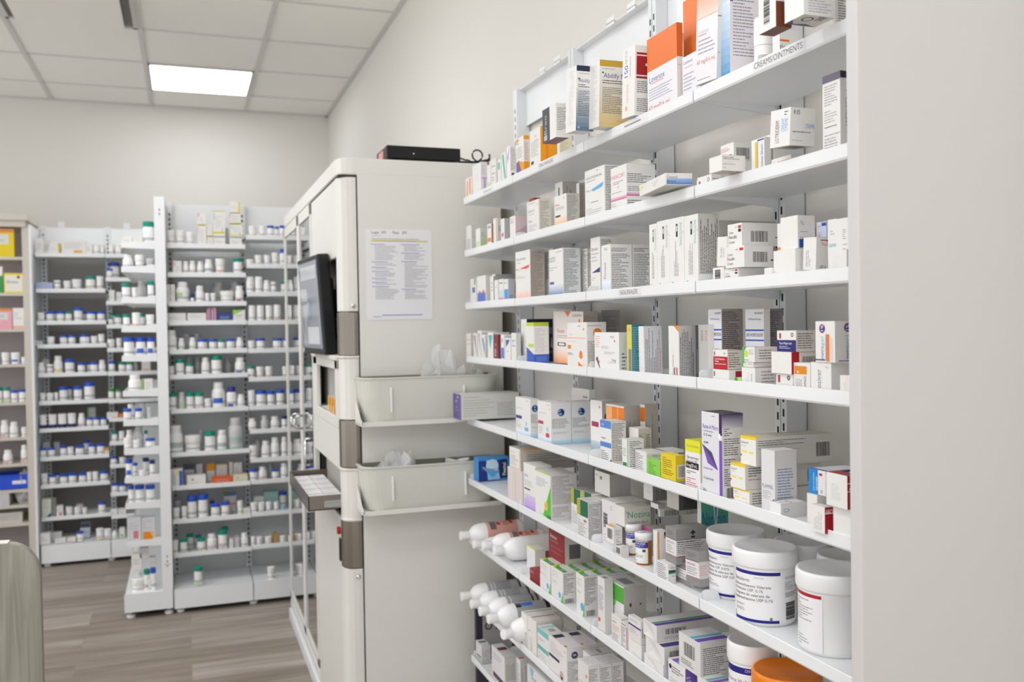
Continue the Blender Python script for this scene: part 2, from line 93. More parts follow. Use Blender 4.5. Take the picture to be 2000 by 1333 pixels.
('o5', 0.853, 2.4916, 1.279, 0.05, 0.0471, 0.0785, 0.0, 0, 4, 'g .1 .1 .9 .1 .5 .6 48b8b8;c .5 .2 .06 48b8b8', '@s', '', '', 'slim white carton with teal tip, fourth shelf, right wall'),
('o6', 0.834, 2.4425, 1.279, 0.012, 0.0387, 0.0729, 0.0, 0, 4, '=7a3038;V .2 .85 .4 .3 eee MF;V .25 .45 .3 .2 ccd a', '=8a3a40', '', '', 'maroon carton with white vertical marks, fourth shelf, right wall'),
('o7', 0.853, 2.385, 1.279, 0.05, 0.0285, 0.0732, 0.0, 0, 4, 'r .1 .5 .9 .9 4a80d0;r .2 .15 .6 .3 aac', '@s', '', '', 'slim white carton with blue middle, fourth shelf, right wall'),
('o8', 0.853, 2.3409, 1.279, 0.05, 0.0443, 0.0638, 0.0, 0, 4, 'g .1 .08 .9 .08 .2 .4 4a48a8;p .2 .55 .7 .6 1 555', '@s', '', '', 'short white carton with indigo quarter, fourth shelf, right wall'),
('o9', 0.8345, 2.293, 1.279, 0.013, 0.0386, 0.0778, 0.0, 0, 4, 'r .1 .25 .8 .28 7888c0;r .1 .43 .8 .46 7888c0;p .2 .3 .7 .38 2 777', '=d2d2ce', '', '', 'white carton with two slate lines, fourth shelf, right wall'),
('p1', 0.8872, 2.273, 1.279, 0.0744, 0.0431, 0.1139, 0.0, 0, 4, 'P .2 .1 .8 .9 ccc', '=2e3038;r .6 .2 1 .35 667;g .6 .4 .9 .65 .6 .7 6a2c30;g .95 .4 .9 .65 1 .7 aaa;r .6 .75 1 .8 556', '', '', 'white edged carton with charcoal patterned side, fourth shelf, right wall'),
('p2', 0.8485, 2.1699, 1.279, 0.0411, 0.0515, 0.1047, 0.0, 0, 4, 'r 0 0 1 .09 c6d84a;r .25 .52 1 .6 c0d850;g 0 .6 0 1 1 1 3e62c0;g 0 .6 1 .77 1 1 3e62c0;t .15 .84 .03 .5 ccd ab', 'r 0 0 1 .09 b8c840;r 0 .77 1 1 3e62c0;P .08 .13 .88 .73 b8b8c4;r .15 .82 .85 .95 5a78cc', '', '', 'white carton with lime band above and blue curve below, fourth shelf, right wall'),
('p3', 0.8968, 2.0437, 1.279, 0.0376, 0.1813, 0.1284, 0.0, 1.2, 4, '=e9e2dc;g .38 0 .6 0 .5 .11 e08060;t .65 .05 .05 .3 777 GLAXOSMITH;c .88 .17 .035 e8702a;t .12 .33 .09 .5 dd7a58 Flovent;p .12 .45 .7 .52 2 aaa;r .14 .6 .42 .67 333;r .18 .615 .38 .655 e9e2dc;G 0 .74 1 1 f0e0d4 f6a868', '=bdb2a6;P .06 .08 .9 .3 8a8074', '', '', 'large white carton fading to peach at the foot, fourth shelf, right wall'),
('p4', 0.8515, 1.8763, 1.279, 0.047, 0.108, 0.1029, 0.0, 0, 4, 't .55 .06 .03 .4 555 DIN 022;c .85 .15 .028 e8843a;t .1 .23 .05 .7 ccc arnuity;r .05 .33 .95 .35 f0b898;p .05 .4 .85 .43 1 f0c0a0;r .02 .5 .2 .58 e8843a;c .7 .7 .085 e8842e;g .6 .74 .82 .74 .7 .8 e8842e;r .56 .85 .82 .97 e8842e;g .56 .85 .82 .95 .82 .8 ebe8e4;p .02 .66 .4 .72 2 777', 'c .55 .23 .1 e87c20;t .4 .2 .04 .3 fff 1x;p .05 .05 .9 .1 1 aaa;P .05 .4 .8 .9 555', '', '', 'white carton with orange medallion and orange keyhole shape, fourth shelf, right wall'),
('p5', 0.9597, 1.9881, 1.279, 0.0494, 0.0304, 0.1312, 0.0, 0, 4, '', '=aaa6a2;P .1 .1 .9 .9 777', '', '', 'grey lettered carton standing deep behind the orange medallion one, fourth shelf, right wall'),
('q1', 0.8378, 1.7238, 1.279, 0.0196, 0.1167, 0.081, 0.0, 0, 4, '=eeecea;p .04 .08 .25 .4 6 e8a8a0;t .65 .09 .05 .25 666 DIN 022;c .83 .22 .035 e8843a;t .3 .35 .08 .58 c8c0c8 IMITREX;p .4 .5 .85 .57 2 aaa;t .7 .66 .09 .2 666 3 mg;p .55 .75 .85 .8 2 bbb;g .05 .7 .12 .62 .25 1 5a4a6a;r .1 .75 .22 .78 d04a50', '=e4e2da;p .3 .5 .9 .95 5 666', '', '', 'squarish white carton with thin grey capitals, fourth shelf, right wall'),
('q2', 0.8416, 1.6193, 1.279, 0.0271, 0.0211, 0.0963, 0.0, 0, 4, '=dcd060;c .5 .1 .04 e8a070;r .3 .5 .9 .95 888;', '=2a8296;P .06 .04 .94 .96 9cc', '', '', 'yellow and teal carton with white dense lettering, fourth shelf, right wall'),
('q3', 0.8474, 1.5683, 1.279, 0.0388, 0.0211, 0.0931, 0.0, -0.8, 4, 'V .15 .95 .12 .8 d99 Wellness Tender;V .5 .9 .2 .2 ccc a', '=dadade;Q .06 .04 .8 .95 777;Q .82 .04 .95 .95 c67', '', '', 'white carton with rotated grey and red fine print, fourth shelf, right wall'),
('q4', 0.8442, 1.4453, 1.279, 0.0324, 0.0366, 0.0936, 0.0, 0, 4, 'g .5 0 1 0 1 .13 e8902a;V .35 .95 .1 .55 555 New Fungaray;r .7 .8 .85 .95 d67;r .5 .8 .6 1 556', '=c9c7c4;Q .05 .04 .95 .96 555', '', '', 'white carton with orange corner triangle and rotated lettering, fourth shelf, right wall'),
('q5', 0.851, 1.402, 1.279, 0.012, 0.006, 0.0942, 0.0, 0, 4, '=777', '=55555a;Q .1 .1 .9 .9 888', '', '', 'charcoal speckled carton squeezed between white ones, fourth shelf, right wall'),
('q6', 0.856, 1.3821, 1.279, 0.012, 0.0318, 0.0948, 0.0, 0, 4, '=bdbab6;V .3 .3 .18 .2 333 SANDOZ;V .65 .3 .2 .2 dd6a30 0.4 mg', '', '', '', 'grey white carton with vertical orange strength mark, fourth shelf, right wall'),
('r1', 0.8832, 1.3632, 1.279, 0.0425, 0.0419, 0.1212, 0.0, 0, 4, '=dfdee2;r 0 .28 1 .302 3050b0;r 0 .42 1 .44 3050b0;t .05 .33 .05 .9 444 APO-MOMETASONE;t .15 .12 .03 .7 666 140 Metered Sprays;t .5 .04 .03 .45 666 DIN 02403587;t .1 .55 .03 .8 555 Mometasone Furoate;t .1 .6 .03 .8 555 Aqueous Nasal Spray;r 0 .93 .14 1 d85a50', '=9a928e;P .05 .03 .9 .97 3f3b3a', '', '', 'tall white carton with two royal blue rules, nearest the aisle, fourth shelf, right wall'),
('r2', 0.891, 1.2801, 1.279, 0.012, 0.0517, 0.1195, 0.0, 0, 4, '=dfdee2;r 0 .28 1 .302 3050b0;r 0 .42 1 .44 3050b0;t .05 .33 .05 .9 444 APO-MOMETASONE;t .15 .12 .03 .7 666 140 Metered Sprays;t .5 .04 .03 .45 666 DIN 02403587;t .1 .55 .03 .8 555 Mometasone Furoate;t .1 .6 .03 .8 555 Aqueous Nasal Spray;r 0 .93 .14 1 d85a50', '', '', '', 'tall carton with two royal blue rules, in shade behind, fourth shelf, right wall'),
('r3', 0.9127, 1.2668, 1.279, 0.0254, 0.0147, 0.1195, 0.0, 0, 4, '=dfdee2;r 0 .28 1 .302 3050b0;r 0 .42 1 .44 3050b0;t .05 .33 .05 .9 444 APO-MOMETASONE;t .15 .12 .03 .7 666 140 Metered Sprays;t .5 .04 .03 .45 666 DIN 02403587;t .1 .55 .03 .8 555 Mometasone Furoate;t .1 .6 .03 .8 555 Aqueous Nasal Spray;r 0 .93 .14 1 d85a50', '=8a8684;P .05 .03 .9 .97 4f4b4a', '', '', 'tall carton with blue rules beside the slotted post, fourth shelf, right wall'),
('s2', 0.8401, 1.2931, 1.279, 0.0242, 0.0473, 0.021, 0.0, 0, 4, 'r .05 .15 .12 .55 b23038;r .05 .8 .5 1 b02028;t .15 .2 .2 .3 ccc ab', 'r .5 .1 1 .9 b02028', '', '', 'white and red carton lying under the red panelled one, fourth shelf, right wall'),
('s1', 0.8436, 1.2957, 1.3006, 0.0292, 0.0419, 0.032, 0.0, 0, 4, 'r 0 .35 1 1 b4202a;t .1 .42 .1 .7 fff Taro-Mometasone;t .1 .54 .1 .3 fff Cream;p .1 .7 .9 .78 1 eee;r .06 .1 .13 .3 b23038;c .8 .18 .055 333;c .8 .18 .03 e9e7e2', '=d2cac0;P .08 .12 .95 .92 665;r 0 0 1 .02 b4202a', '', '', 'white carton with red front panel, top of its pair, fourth shelf, right wall'),
('s6', 0.853, 1.2448, 1.279, 0.05, 0.0165, 0.0102, 0.0, 0, 4, 'r 0 0 .5 1 3aa050;r .5 0 1 1 c8e060', '', '', '', 'lowest sliver of a green ended carton near the lip, fourth shelf, right wall'),
('s5', 0.8469, 1.2156, 1.279, 0.0377, 0.0356, 0.0276, 0.0, 0, 4, 'Q .3 .15 .55 .9 bcc;V .65 .95 .14 .8 777 Teva', 'p .3 .15 .95 .9 4 999', '', '', 'white carton with mirrored lettering under two green ended ones, fourth shelf, right wall'),
('s4', 0.847, 1.2176, 1.3072, 0.038, 0.0313, 0.0073, 0.0, 0, 4, 'g 0 0 .35 0 0 .5 3aa050;r 0 0 .15 1 58b860;c .32 .45 .24 d0d860;p .55 .15 .95 .5 5 999;t .1 .8 .1 .8 3a9a60 terbinafine', 'p .4 .7 .9 .8 1 999', '', '', 'slim green ended carton, middle of its stack, fourth shelf, right wall'),
('s3', 0.8487, 1.2146, 1.3151, 0.0413, 0.0327, 0.0235, 0.0, 0, 4, 'g 0 0 .35 0 0 .5 3aa050;r 0 0 .15 1 58b860;c .32 .45 .24 d0d860;p .55 .15 .95 .5 5 999;t .1 .8 .1 .8 3a9a60 terbinafine', 'p .2 .15 .95 .85 4 777', '', '', 'green ended carton, top of its stack, fourth shelf, right wall'),
('t3', 0.853, 1.1245, 1.279, 0.05, 0.0402, 0.0216, 0.0, 0, 4, 'r .12 .1 .25 .6 b8303a;c .75 .25 .17 222;c .75 .25 .1 aaa;r 0 .8 1 1 28286e', '', '', '', 'white carton with black ring, lowest of the navy stack, fourth shelf, right wall'),
('t2', 0.845, 1.126, 1.3012, 0.042, 0.0477, 0.0319, 0.0, 0, 4, 't .2 .42 .07 .35 ddd LOT;t .2 .58 .07 .35 ddd EXP', '=b01c24;r .32 0 .38 1 e8e2d8;r .38 0 1 1 dcd6cc;b .45 .2 1 .9', '', '', 'blank ended carton with red side, middle of the navy stack, fourth shelf, right wall'),
('t1', 0.8469, 1.1214, 1.3336, 0.0339, 0.0448, 0.0306, 0.0, 0, 4, 'r .12 .12 .22 .38 b8303a;c .8 .2 .1 222;c .8 .2 .06 ddd;r 0 .45 1 1 28286e;t .12 .54 .12 .65 fff Taro-Mupirocin;p .12 .72 .8 .88 2 ccd', '=d6cec6;P .08 .1 .95 .88 555', '', '', 'white and navy carton, top of its stack, fourth shelf, right wall'),
('t4', 0.853, 1.084, 1.279, 0.05, 0.0369, 0.0393, 0.0, 0, 4, '=e6e4e0;r .06 .12 .8 .42 e08a20;V .15 .38 .12 .18 ffe g;V .62 .98 .14 .5 333 FLAMAZI;Q .1 .5 .5 .98 999', '', '', '', 'white carton with solid orange rectangle, fourth shelf, right wall'),
('t5', 0.854, 1.0428, 1.279, 0.0519, 0.043, 0.0414, 0.0, 0, 4, 'V .28 .98 .22 .75 555 rosiver;Q .4 .2 .6 .7 cdd;t .72 .12 .06 .15 777 60 g', '', '', '', 'white carton with large grey rotated lettering, fourth shelf, right wall'),
('t6', 0.8453, 1.0307, 1.321, 0.0385, 0.0401, 0.0564, 0.0, 0, 4, 'c .35 .18 .11 d04a50;c .35 .18 .1 3c2c90;V .27 .27 .14 .18 fff 1%;V .25 .93 .17 .32 3c2c90 metro;V .25 .6 .17 .26 8ac0dc gel;r .52 .32 .55 .96 8a90c8;r .56 .32 .72 .98 e8802e;r 0 .93 .5 .96 3a3a90;Q .76 .34 .9 .96 e8c0b0', 'c .55 .16 .11 d04a50;c .55 .16 .1 3c2c90;V .45 .25 .16 .16 fff 1%;V .42 .92 .2 .32 3c2c90 metro;V .42 .6 .2 .26 8ac0dc gel;r .15 .95 .8 .97 3a3a90;r .8 .3 .82 .96 3a3a90', '', '', 'white carton with indigo ovals and orange vertical bar, fourth shelf, right wall'),
('t7', 0.8315, 0.9863, 1.279, 0.0149, 0.0249, 0.0262, 0.0, 0, 4, 'V .3 .9 .1 .7 e8b8b0 abcdefgh;r .55 .05 .57 1 e8b8b0;t .7 .2 .1 .2 444 10 g;r .8 .75 .95 .8 d55', '', '', '', 'white carton with pale pink lines against end panel, fourth shelf, right wall'),
('u1', 0.8684, 2.6655, 1.094, 0.185, 0.084, 0.0768, 0.0, 0, 5, '=6a5aa0;c .6 .12 .05 fff;p .25 .25 .75 .35 2 eef;p .2 .5 .85 .56 1 ccd;p .2 .62 .85 .66 1 ccd', '=d3d3ce;p .05 .08 .35 .16 1 aaa;p .05 .2 .6 .9 7 b4b4b0;p .62 .35 .98 .9 8 999', '', '', 'long white carton with violet end, poking over the lip, fifth shelf, right wall'),
('v1', 0.8407, 2.2311, 1.087, 0.0253, 0.1099, 0.1001, 0.0, 0, 5, 'p .7 .05 .95 .08 1 888;c .88 .16 .02 e8a040;p .08 .25 .8 .32 1 ccd;r .02 .48 .42 .56 3a3a88;c .72 .66 .06 a0d0ee;r .6 .75 .85 .86 78b8e0;p .05 .6 .4 .8 4 bbb;G 0 .85 1 1 f0f2f4 a8d4ea', '=e4e4e4;c .5 .24 .095 68b0d8;c .5 .24 .08 22306e;t .36 .18 .045 .28 fff 24;t .36 .25 .045 .28 fff 24h;p .04 .38 .95 .62 7 777;p .1 .7 .9 .75 2 aaa;G 0 .85 1 1 e4ecf0 a0cce4', '', '', 'white and pale blue carton with navy tag, fifth shelf, right wall'),
('v2', 0.8542, 2.0802, 1.087, 0.0524, 0.0887, 0.1017, 0.0, 0, 5, 'p .7 .05 .95 .08 1 888;c .88 .16 .02 e8a040;p .08 .25 .8 .32 1 ccd;r .02 .48 .42 .56 c04070;c .72 .66 .06 a0d0ee;r .6 .75 .85 .86 d03a70;p .05 .6 .4 .8 4 bbb;G 0 .85 1 1 f0f2f4 a8d4ea', '=e4e4e4;c .5 .24 .095 68b0d8;c .5 .24 .08 22306e;t .36 .18 .045 .28 fff 24;t .36 .25 .045 .28 fff 24h;p .04 .38 .95 .62 7 777;p .1 .7 .9 .75 2 aaa;G 0 .85 1 1 e4ecf0 a0cce4', 'g 0 .2 .4 .0 .6 .3 e8a0b8', '', 'white and pale blue carton with crimson tag, fifth shelf, right wall'),
('v3', 0.9081, 2.0558, 1.087, 0.0526, 0.04, 0.1018, 0.0, 0, 5, '', '=e4e4e4;c .5 .24 .095 68b0d8;c .5 .24 .08 22306e;t .36 .18 .045 .28 fff 24;t .36 .25 .045 .28 fff 24h;p .04 .38 .95 .62 7 777;p .1 .7 .9 .75 2 aaa;G 0 .85 1 1 e4ecf0 a0cce4', 'g 0 .2 .4 .0 .6 .3 e8a0b8', '', 'white and pale blue carton with round badge, second deep, fifth shelf, right wall'),
('v4', 0.9484, 2.1134, 1.087, 0.0167, 0.1085, 0.1279, 0.0, 0, 5, 'p .65 .12 .95 .2 1 777;c .88 .42 .03 e8843a', 'c .5 .3 .12 333860', '', '', 'carton with small orange shield standing behind the badges, fifth shelf, right wall'),
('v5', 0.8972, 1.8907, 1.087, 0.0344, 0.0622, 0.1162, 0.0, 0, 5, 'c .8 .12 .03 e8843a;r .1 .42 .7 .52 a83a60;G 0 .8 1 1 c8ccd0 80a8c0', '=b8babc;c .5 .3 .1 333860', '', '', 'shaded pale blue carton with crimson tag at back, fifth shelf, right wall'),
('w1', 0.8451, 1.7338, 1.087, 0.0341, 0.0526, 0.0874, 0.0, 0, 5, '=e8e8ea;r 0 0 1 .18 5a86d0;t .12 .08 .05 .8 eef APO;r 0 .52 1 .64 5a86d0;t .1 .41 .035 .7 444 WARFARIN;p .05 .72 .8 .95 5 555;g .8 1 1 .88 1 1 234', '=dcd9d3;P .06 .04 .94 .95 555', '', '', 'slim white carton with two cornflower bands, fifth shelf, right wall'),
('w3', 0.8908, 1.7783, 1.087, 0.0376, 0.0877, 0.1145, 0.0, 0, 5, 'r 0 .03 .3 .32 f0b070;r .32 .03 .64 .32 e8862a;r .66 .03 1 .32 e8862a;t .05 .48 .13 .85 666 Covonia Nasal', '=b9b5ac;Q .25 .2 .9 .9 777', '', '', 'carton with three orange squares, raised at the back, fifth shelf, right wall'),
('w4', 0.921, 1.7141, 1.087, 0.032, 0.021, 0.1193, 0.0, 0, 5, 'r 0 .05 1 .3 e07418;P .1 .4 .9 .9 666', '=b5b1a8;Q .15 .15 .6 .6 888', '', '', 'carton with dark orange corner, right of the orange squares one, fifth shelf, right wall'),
('w5', 0.885, 1.6877, 1.087, 0.03, 0.0414, 0.0745, 0.0, 0, 5, 'r 0 .7 1 .85 e8862a;p .1 .35 .9 .55 2 acb', '=d0cab8;P .08 .15 .45 .9 555;P .58 .15 .95 .9 555', '', '', 'cream lettered carton with orange foot line, fifth shelf, right wall'),
('w2', 0.846, 1.6446, 1.087, 0.0361, 0.0251, 0.059, 0.0, 0, 5, 'p .1 .3 .8 .6 5 6a9;r .1 .8 .8 .92 2a8a5a;r .92 0 1 1 2a8a5a', '=e4e2dc;P .12 .06 .9 .95 444', '', '', 'white carton with green spine, fifth shelf, right wall'),
('w6', 0.8835, 1.6042, 1.087, 0.083, 0.0475, 0.0392, 0.0, 0, 5, '=e4e2e2;P .05 .12 .85 .95 666', 'G 0 .1 1 1 cfd8c0 b8cfa0;t .15 .14 .12 .3 555 10 fioles x 5 mL;t .15 .33 .2 .42 444 Dimenhydrinate;r .85 .15 1 .2 333', '=e0e0da;r 0 .5 1 .56 7a3a3a', '', 'open white carton with pale green lettered side, fifth shelf, right wall'),
('w7', 0.832, 1.5229, 1.087, 0.012, 0.0521, 0.0328, 0.0, 0, 5, '=8ed054;P .1 .15 .85 .9 4a8a30', '=80c048', '=a8e070', '', 'bright lime carton with green lettering, fifth shelf, right wall'),
('w8', 0.8302, 1.4581, 1.094, 0.0188, 0.0534, 0.0452, 0.0, 0, 5, '=e6cc28;P .12 .12 .9 .85 6a6020', '=d8b820;r .15 .35 1 .9 d8d4cc;b .3 .4 1 .85', '=f0d840', '', 'bright yellow carton with barcode, tipped on the lip, fifth shelf, right wall'),
('w9', 0.8455, 1.3852, 1.087, 0.035, 0.0496, 0.0856, 0.0, 0, 5, '=eceaea;r 0 0 1 .24 e2e02e;t .1 .1 .045 .3 774 20 mL;t .4 .1 .04 .5 774 DIN 02039508;t .1 .32 .06 .8 444 Glycopyrrolate;t .1 .4 .06 .7 444 Injection USP;r .05 .45 .9 .58 222;t .1 .48 .07 .7 fff 4 mg/20 mL;p .1 .62 .8 .7 2 444;p .08 .76 .85 .98 5 d06070', '=d8d8c8;r 0 0 1 .24 d0ce28', '=d8d82e', '', 'white carton with acid yellow top and black strip, fifth shelf, right wall'),
('x1', 0.8482, 1.3232, 1.087, 0.0403, 0.0625, 0.1398, 0.0, 0, 5, '=e2e1e6;r .86 0 1 .26 3c1450;r .86 .32 1 1 7a52b8;r .84 .24 .92 .3 fff;p .5 .03 .85 .06 1 888;t .05 .15 .055 .78 6a58b8 Retin-A Micro;p .1 .22 .82 .25 1 999;t .1 .26 .035 .4 444 0.1% w/w;t .1 .36 .03 .25 333 PUMP;g .02 .4 .5 .48 .8 .68 54507a;g .02 .4 .3 .62 .8 .68 7a52b8;g .1 .42 .45 .5 .78 .67 4c4860;t .08 .67 .025 .5 8a70c0 Canadian Light;t .08 .79 .03 .5 333 For Topical Use Only;t .05 .93 .04 .15 333 50 g', 'G 0 0 1 .17 463c70 d4d0d8;P .08 .17 .5 .27 444;P .08 .29 .85 .5 555;P .08 .53 .7 .62 555;P .08 .65 .6 .86 555;b .2 .88 .9 1', '=4a4450', '', 'tall white and purple carton with leaf shape, fifth shelf, right wall'),
('y3', 0.894, 1.2386, 1.087, 0.1319, 0.0449, 0.0248, 0.0, 0, 5, '=ecebe6;r 0 0 1 .1 f0d030;t .05 .18 .09 .5 444 Stieva-A;p .05 .32 .55 .38 1 bbb;r .1 .5 .4 .6 f0e080;r .55 .52 .85 .6 f0e080;r 0 .66 .08 .72 b8303a', '=dcd8d2;P .04 .1 .35 .9 555', '', '', 'white and yellow carton, bottom of the yellow topped stack, fifth shelf, right wall'),
('y2', 0.8979, 1.2447, 1.1124, 0.1438, 0.041, 0.0392, 0.0, 0, 5, '=ecebe6;r 0 0 1 .1 f0d030;t .05 .18 .09 .5 444 Stieva-A;p .05 .32 .55 .38 1 bbb;r .1 .5 .4 .6 f0e080;r .55 .52 .85 .6 f0e080;r 0 .66 .08 .72 b8303a', '=dcd8d2;P .04 .1 .35 .5 555;p .04 .55 .33 .65 1 c77;b .82 .35 .95 .85', '=dcd8cc;r 0 .85 1 1 f0d030', '', 'white and yellow carton, middle of the yellow topped stack, fifth shelf, right wall'),
('y1', 0.9043, 1.2239, 1.1522, 0.1447, 0.0411, 0.0451, 0.0, 0, 5, '=ecebe6;r 0 0 1 .1 f0d030;t .05 .18 .09 .5 444 Stieva-A;p .05 .32 .55 .38 1 bbb;r .1 .5 .4 .6 f0e080;r .55 .52 .85 .6 f0e080;r 0 .66 .08 .72 b8303a', '=d8d4ce;p .03 .1 .8 .32 3 777;p .03 .38 .3 .42 1 444;p .35 .45 .65 .5 1 c77;b .78 .3 .96 .8', '=cfcabf;r 0 .9 1 1 f0d030', '', 'longest white and yellow carton, top of the yellow topped stack, fifth shelf, right wall'),
('y4', 0.8549, 1.177, 1.087, 0.0398, 0.034, 0.0947, 0.0, 0, 5, '=e0dedf;t .05 .56 .06 .85 5a4a90 FLAMISIL;p .1 .66 .8 .8 5 aaa;r .85 .78 .95 .8 3a3a90', '=d8d6d5;p .12 .28 .85 .92 14 6a88b8', '=e6e4e0', '', 'white carton with mauve name and blue fine print, fifth shelf, right wall'),
('y5', 0.8444, 1.1413, 1.087, 0.0449, 0.027, 0.0213, 0.0, 0, 5, '=ececec', '=dad8d8;r .12 .35 .3 .6 8aaccc;r .14 .4 .28 .55 dad8d8;g .3 .4 .36 .42 .3 .55 8aaccc;p .45 .3 .55 .4 1 bbb', '=e6e6e4;r .05 .6 .1 .95 3a3a90;r .3 .5 .5 .55 3a3a90;r .55 .5 .6 .9 3a3a90;r .7 .5 .9 .55 3a3a90', '', 'open white carton with drawn tube and blue capitals on top, fifth shelf, right wall'),
('z4', 0.8358, 1.0644, 1.087, 0.0156, 0.0219, 0.0465, 0.0, 0, 5, '', '', '', '', 'narrow white carton under the blue and white one, fifth shelf, right wall'),
('z1', 0.863, 1.0578, 1.1341, 0.0621, 0.0365, 0.0347, 0.0, 0, 5, '=e6e2e2;r 0 0 .55 1 1f84cc;V .22 .9 .12 .75 bde Cream and ointment;V .38 .85 .14 .55 fff Lipocream;r .62 .12 .8 .22 b02830;c .75 .85 .06 222;c .75 .85 .04 ddd', 'r 0 0 1 .1 2458a8', '=d0d0d2;r 0 .9 1 1 2458a8', '', 'white carton with cyan panel and blue edge, fifth shelf, right wall'),
('z5', 0.8303, 0.9939, 1.087, 0.0166, 0.0364, 0.0415, 0.0, 0, 5, '', '', '', '', 'blank white carton beneath the red sided one, fifth shelf, right wall'),
('z3', 0.822, 1.0352, 1.087, 0.014, 0.0281, 0.0364, 0.0, 0, 5, 'Q .2 .15 .8 .9 bbb', '=b01c28;t .1 .08 .18 .85 fff ARO;r 0 .22 1 .25 fff', '', '', 'small white and red carton in front of the cyan one, fifth shelf, right wall'),
('z2', 0.8243, 0.9953, 1.1291, 0.0207, 0.0417, 0.0445, 0.0, 0, 5, 'p .25 .3 .7 .8 8 ccc', '=a81c24;r 0 .22 1 .24 fff;t .15 .28 .14 .8 fff ARO;r 0 .46 1 .48 fff', '=a03030', '', 'white carton with red lettered side, raised by end panel, fifth shelf, right wall'),
('A1', 0.8838, 2.6698, 0.9, 0.0977, 0.0479, 0.0722, 0.0, 0, 6, '=4a9adc', '=3a8fd8;r 0 .12 .72 1 1e3a8a;g .25 .1 .6 .1 .7 .95 a8d4ee;g .25 .1 .7 .95 .3 .95 8cc4ea;c .45 .35 .28 c8e2f0;g .08 .35 .7 .6 .45 .85 5aa8dc;r .1 .48 .66 .5 d8506a;r .72 .1 .95 .9 182850;V .78 .8 .12 .55 fff Flexitol;', '=5aa4e0', '', 'bright blue glove carton with hand artwork, sixth shelf, right wall'),
('A3', 0.834, 2.3013, 0.9, 0.012, 0.1163, 0.0902, 0.0, 0, 6, '=ddd2cd;r .2 .1 .25 .95 e8dcd8;r .5 .1 .55 .95 ccc0bc', '=ccc', '', '', 'pinkish clear wrapped carton under the orange trimmed one, sixth shelf, right wall'),
('A2', 0.9065, 2.299, 0.9908, 0.157, 0.0856, 0.0569, 0.0, 0, 6, 'r .92 .1 .96 .95 e8a040;r .05 .93 .95 .96 e8a040;r .1 .2 .5 .24 e8b860;p .1 .35 .8 .85 7 aaa', '=bfbab2;r 0 0 1 .04 e8a040;r .12 .12 .3 .16 e8a040;p .12 .22 .9 .7 5 888', '=c8c4bc', '', 'long white carton with thin orange trim, sixth shelf, right wall'),
('A4', 0.8524, 2.1954, 0.9, 0.0448, 0.0862, 0.1178, 0.0, 0, 6, 't .05 .24 .06 .85 9888c8 SEEBRI;p .05 .36 .8 .5 3 bbb;r .05 .55 .55 .58 333;G .05 .68 1 1 d8c8e8 b898dc;c .1 .72 .06 ddd', '', '', '', 'white carton with lilac lower block, sixth shelf, right wall'),
('A5', 0.8625, 2.0981, 0.9, 0.069, 0.104, 0.112, 0.0, 0, 6, 'r 0 0 1 .025 b8dc40;p .08 .14 .85 .35 5 9ab;g 1 .25 .5 .95 1 1 58c038;g .5 .95 .3 .9 1 1 88cc40;c .7 .72 .1 f0c850;c .7 .72 .06 e8a848;g .6 .93 1 .9 1 1 2a9048', '=d8d5d2;P .06 .03 .94 .65 666;P .06 .7 .7 .93 777', '=d4d2ce', '', 'big white carton with lime ribbon and yellow bulb, sixth shelf, right wall'),
('A6', 0.879, 1.9771, 0.9, 0.03, 0.0546, 0.087, 0.0, 0, 6, '=e4e2e0;r 0 0 .3 .42 b8ac3c;r .3 0 1 .42 1f6a4e;t .08 .52 .05 .6 555 Tecta;r .6 .5 .85 .56 8a8030;P .08 .6 .9 .95 888', '', '=aaa8a4;p .2 .2 .8 .8 4 888', '', 'white carton with gold and green block, at back of its cluster, sixth shelf, right wall'),
('A7', 0.879, 1.9162, 0.9, 0.03, 0.0532, 0.09, 0.0, 0, 6, '=e4e2e0;r 0 0 .3 .42 b8ac3c;r .3 0 1 .42 1f6a4e;t .08 .52 .05 .6 555 Tecta;r .6 .5 .85 .56 8a8030;P .08 .6 .9 .95 888', '', '=aaa8a4;p .2 .2 .8 .8 4 888', '', 'white carton with gold and green block, middle of its cluster, sixth shelf, right wall'),
('A8', 0.8445, 1.8587, 0.9, 0.0329, 0.0591, 0.0841, 0.0, 0, 6, '=e4e2e0;r 0 0 .3 .42 b8ac3c;r .3 0 1 .42 1f6a4e;t .08 .52 .05 .6 555 Tecta;r .6 .5 .85 .56 8a8030;P .08 .6 .9 .95 888', '=d6d3d2;P .05 .05 .95 .95 777', '=dcdad6;p .2 .2 .8 .8 4 aaa', '', 'white carton with gold and green block, foremost of its cluster, sixth shelf, right wall'),
('A9', 0.9111, 1.875, 0.9906, 0.0521, 0.0788, 0.0503, 0.0, 0, 6, 'p .05 .15 .35 .25 1 888;r .35 .2 .5 .35 8a9a30', '=b5b2ae;r .5 0 .52 1 999', '=8a8a84', '', 'white carton with small green mark, lying on its cluster, sixth shelf, right wall'),
('B1', 0.8837, 1.7652, 0.9, 0.0714, 0.0683, 0.0979, 0.0, 0, 6, '=e2dedf;Z .1 .3 .4 .62;r .1 .28 .12 .65 88c;t .62 .1 .08 .2 333 C;p .1 .75 .9 .95 3 bbb', '=d0ccc8', '=d5d2ce', '', 'pale carton with violet bars and a curled letter, sixth shelf, right wall'),
('B3', 0.837, 1.6814, 0.9, 0.018, 0.0238, 0.0202, 0.0, 0, 6, 'b .1 .1 .9 .7', '', '', '', 'small low white carton with grey barcode, sixth shelf, right wall'),
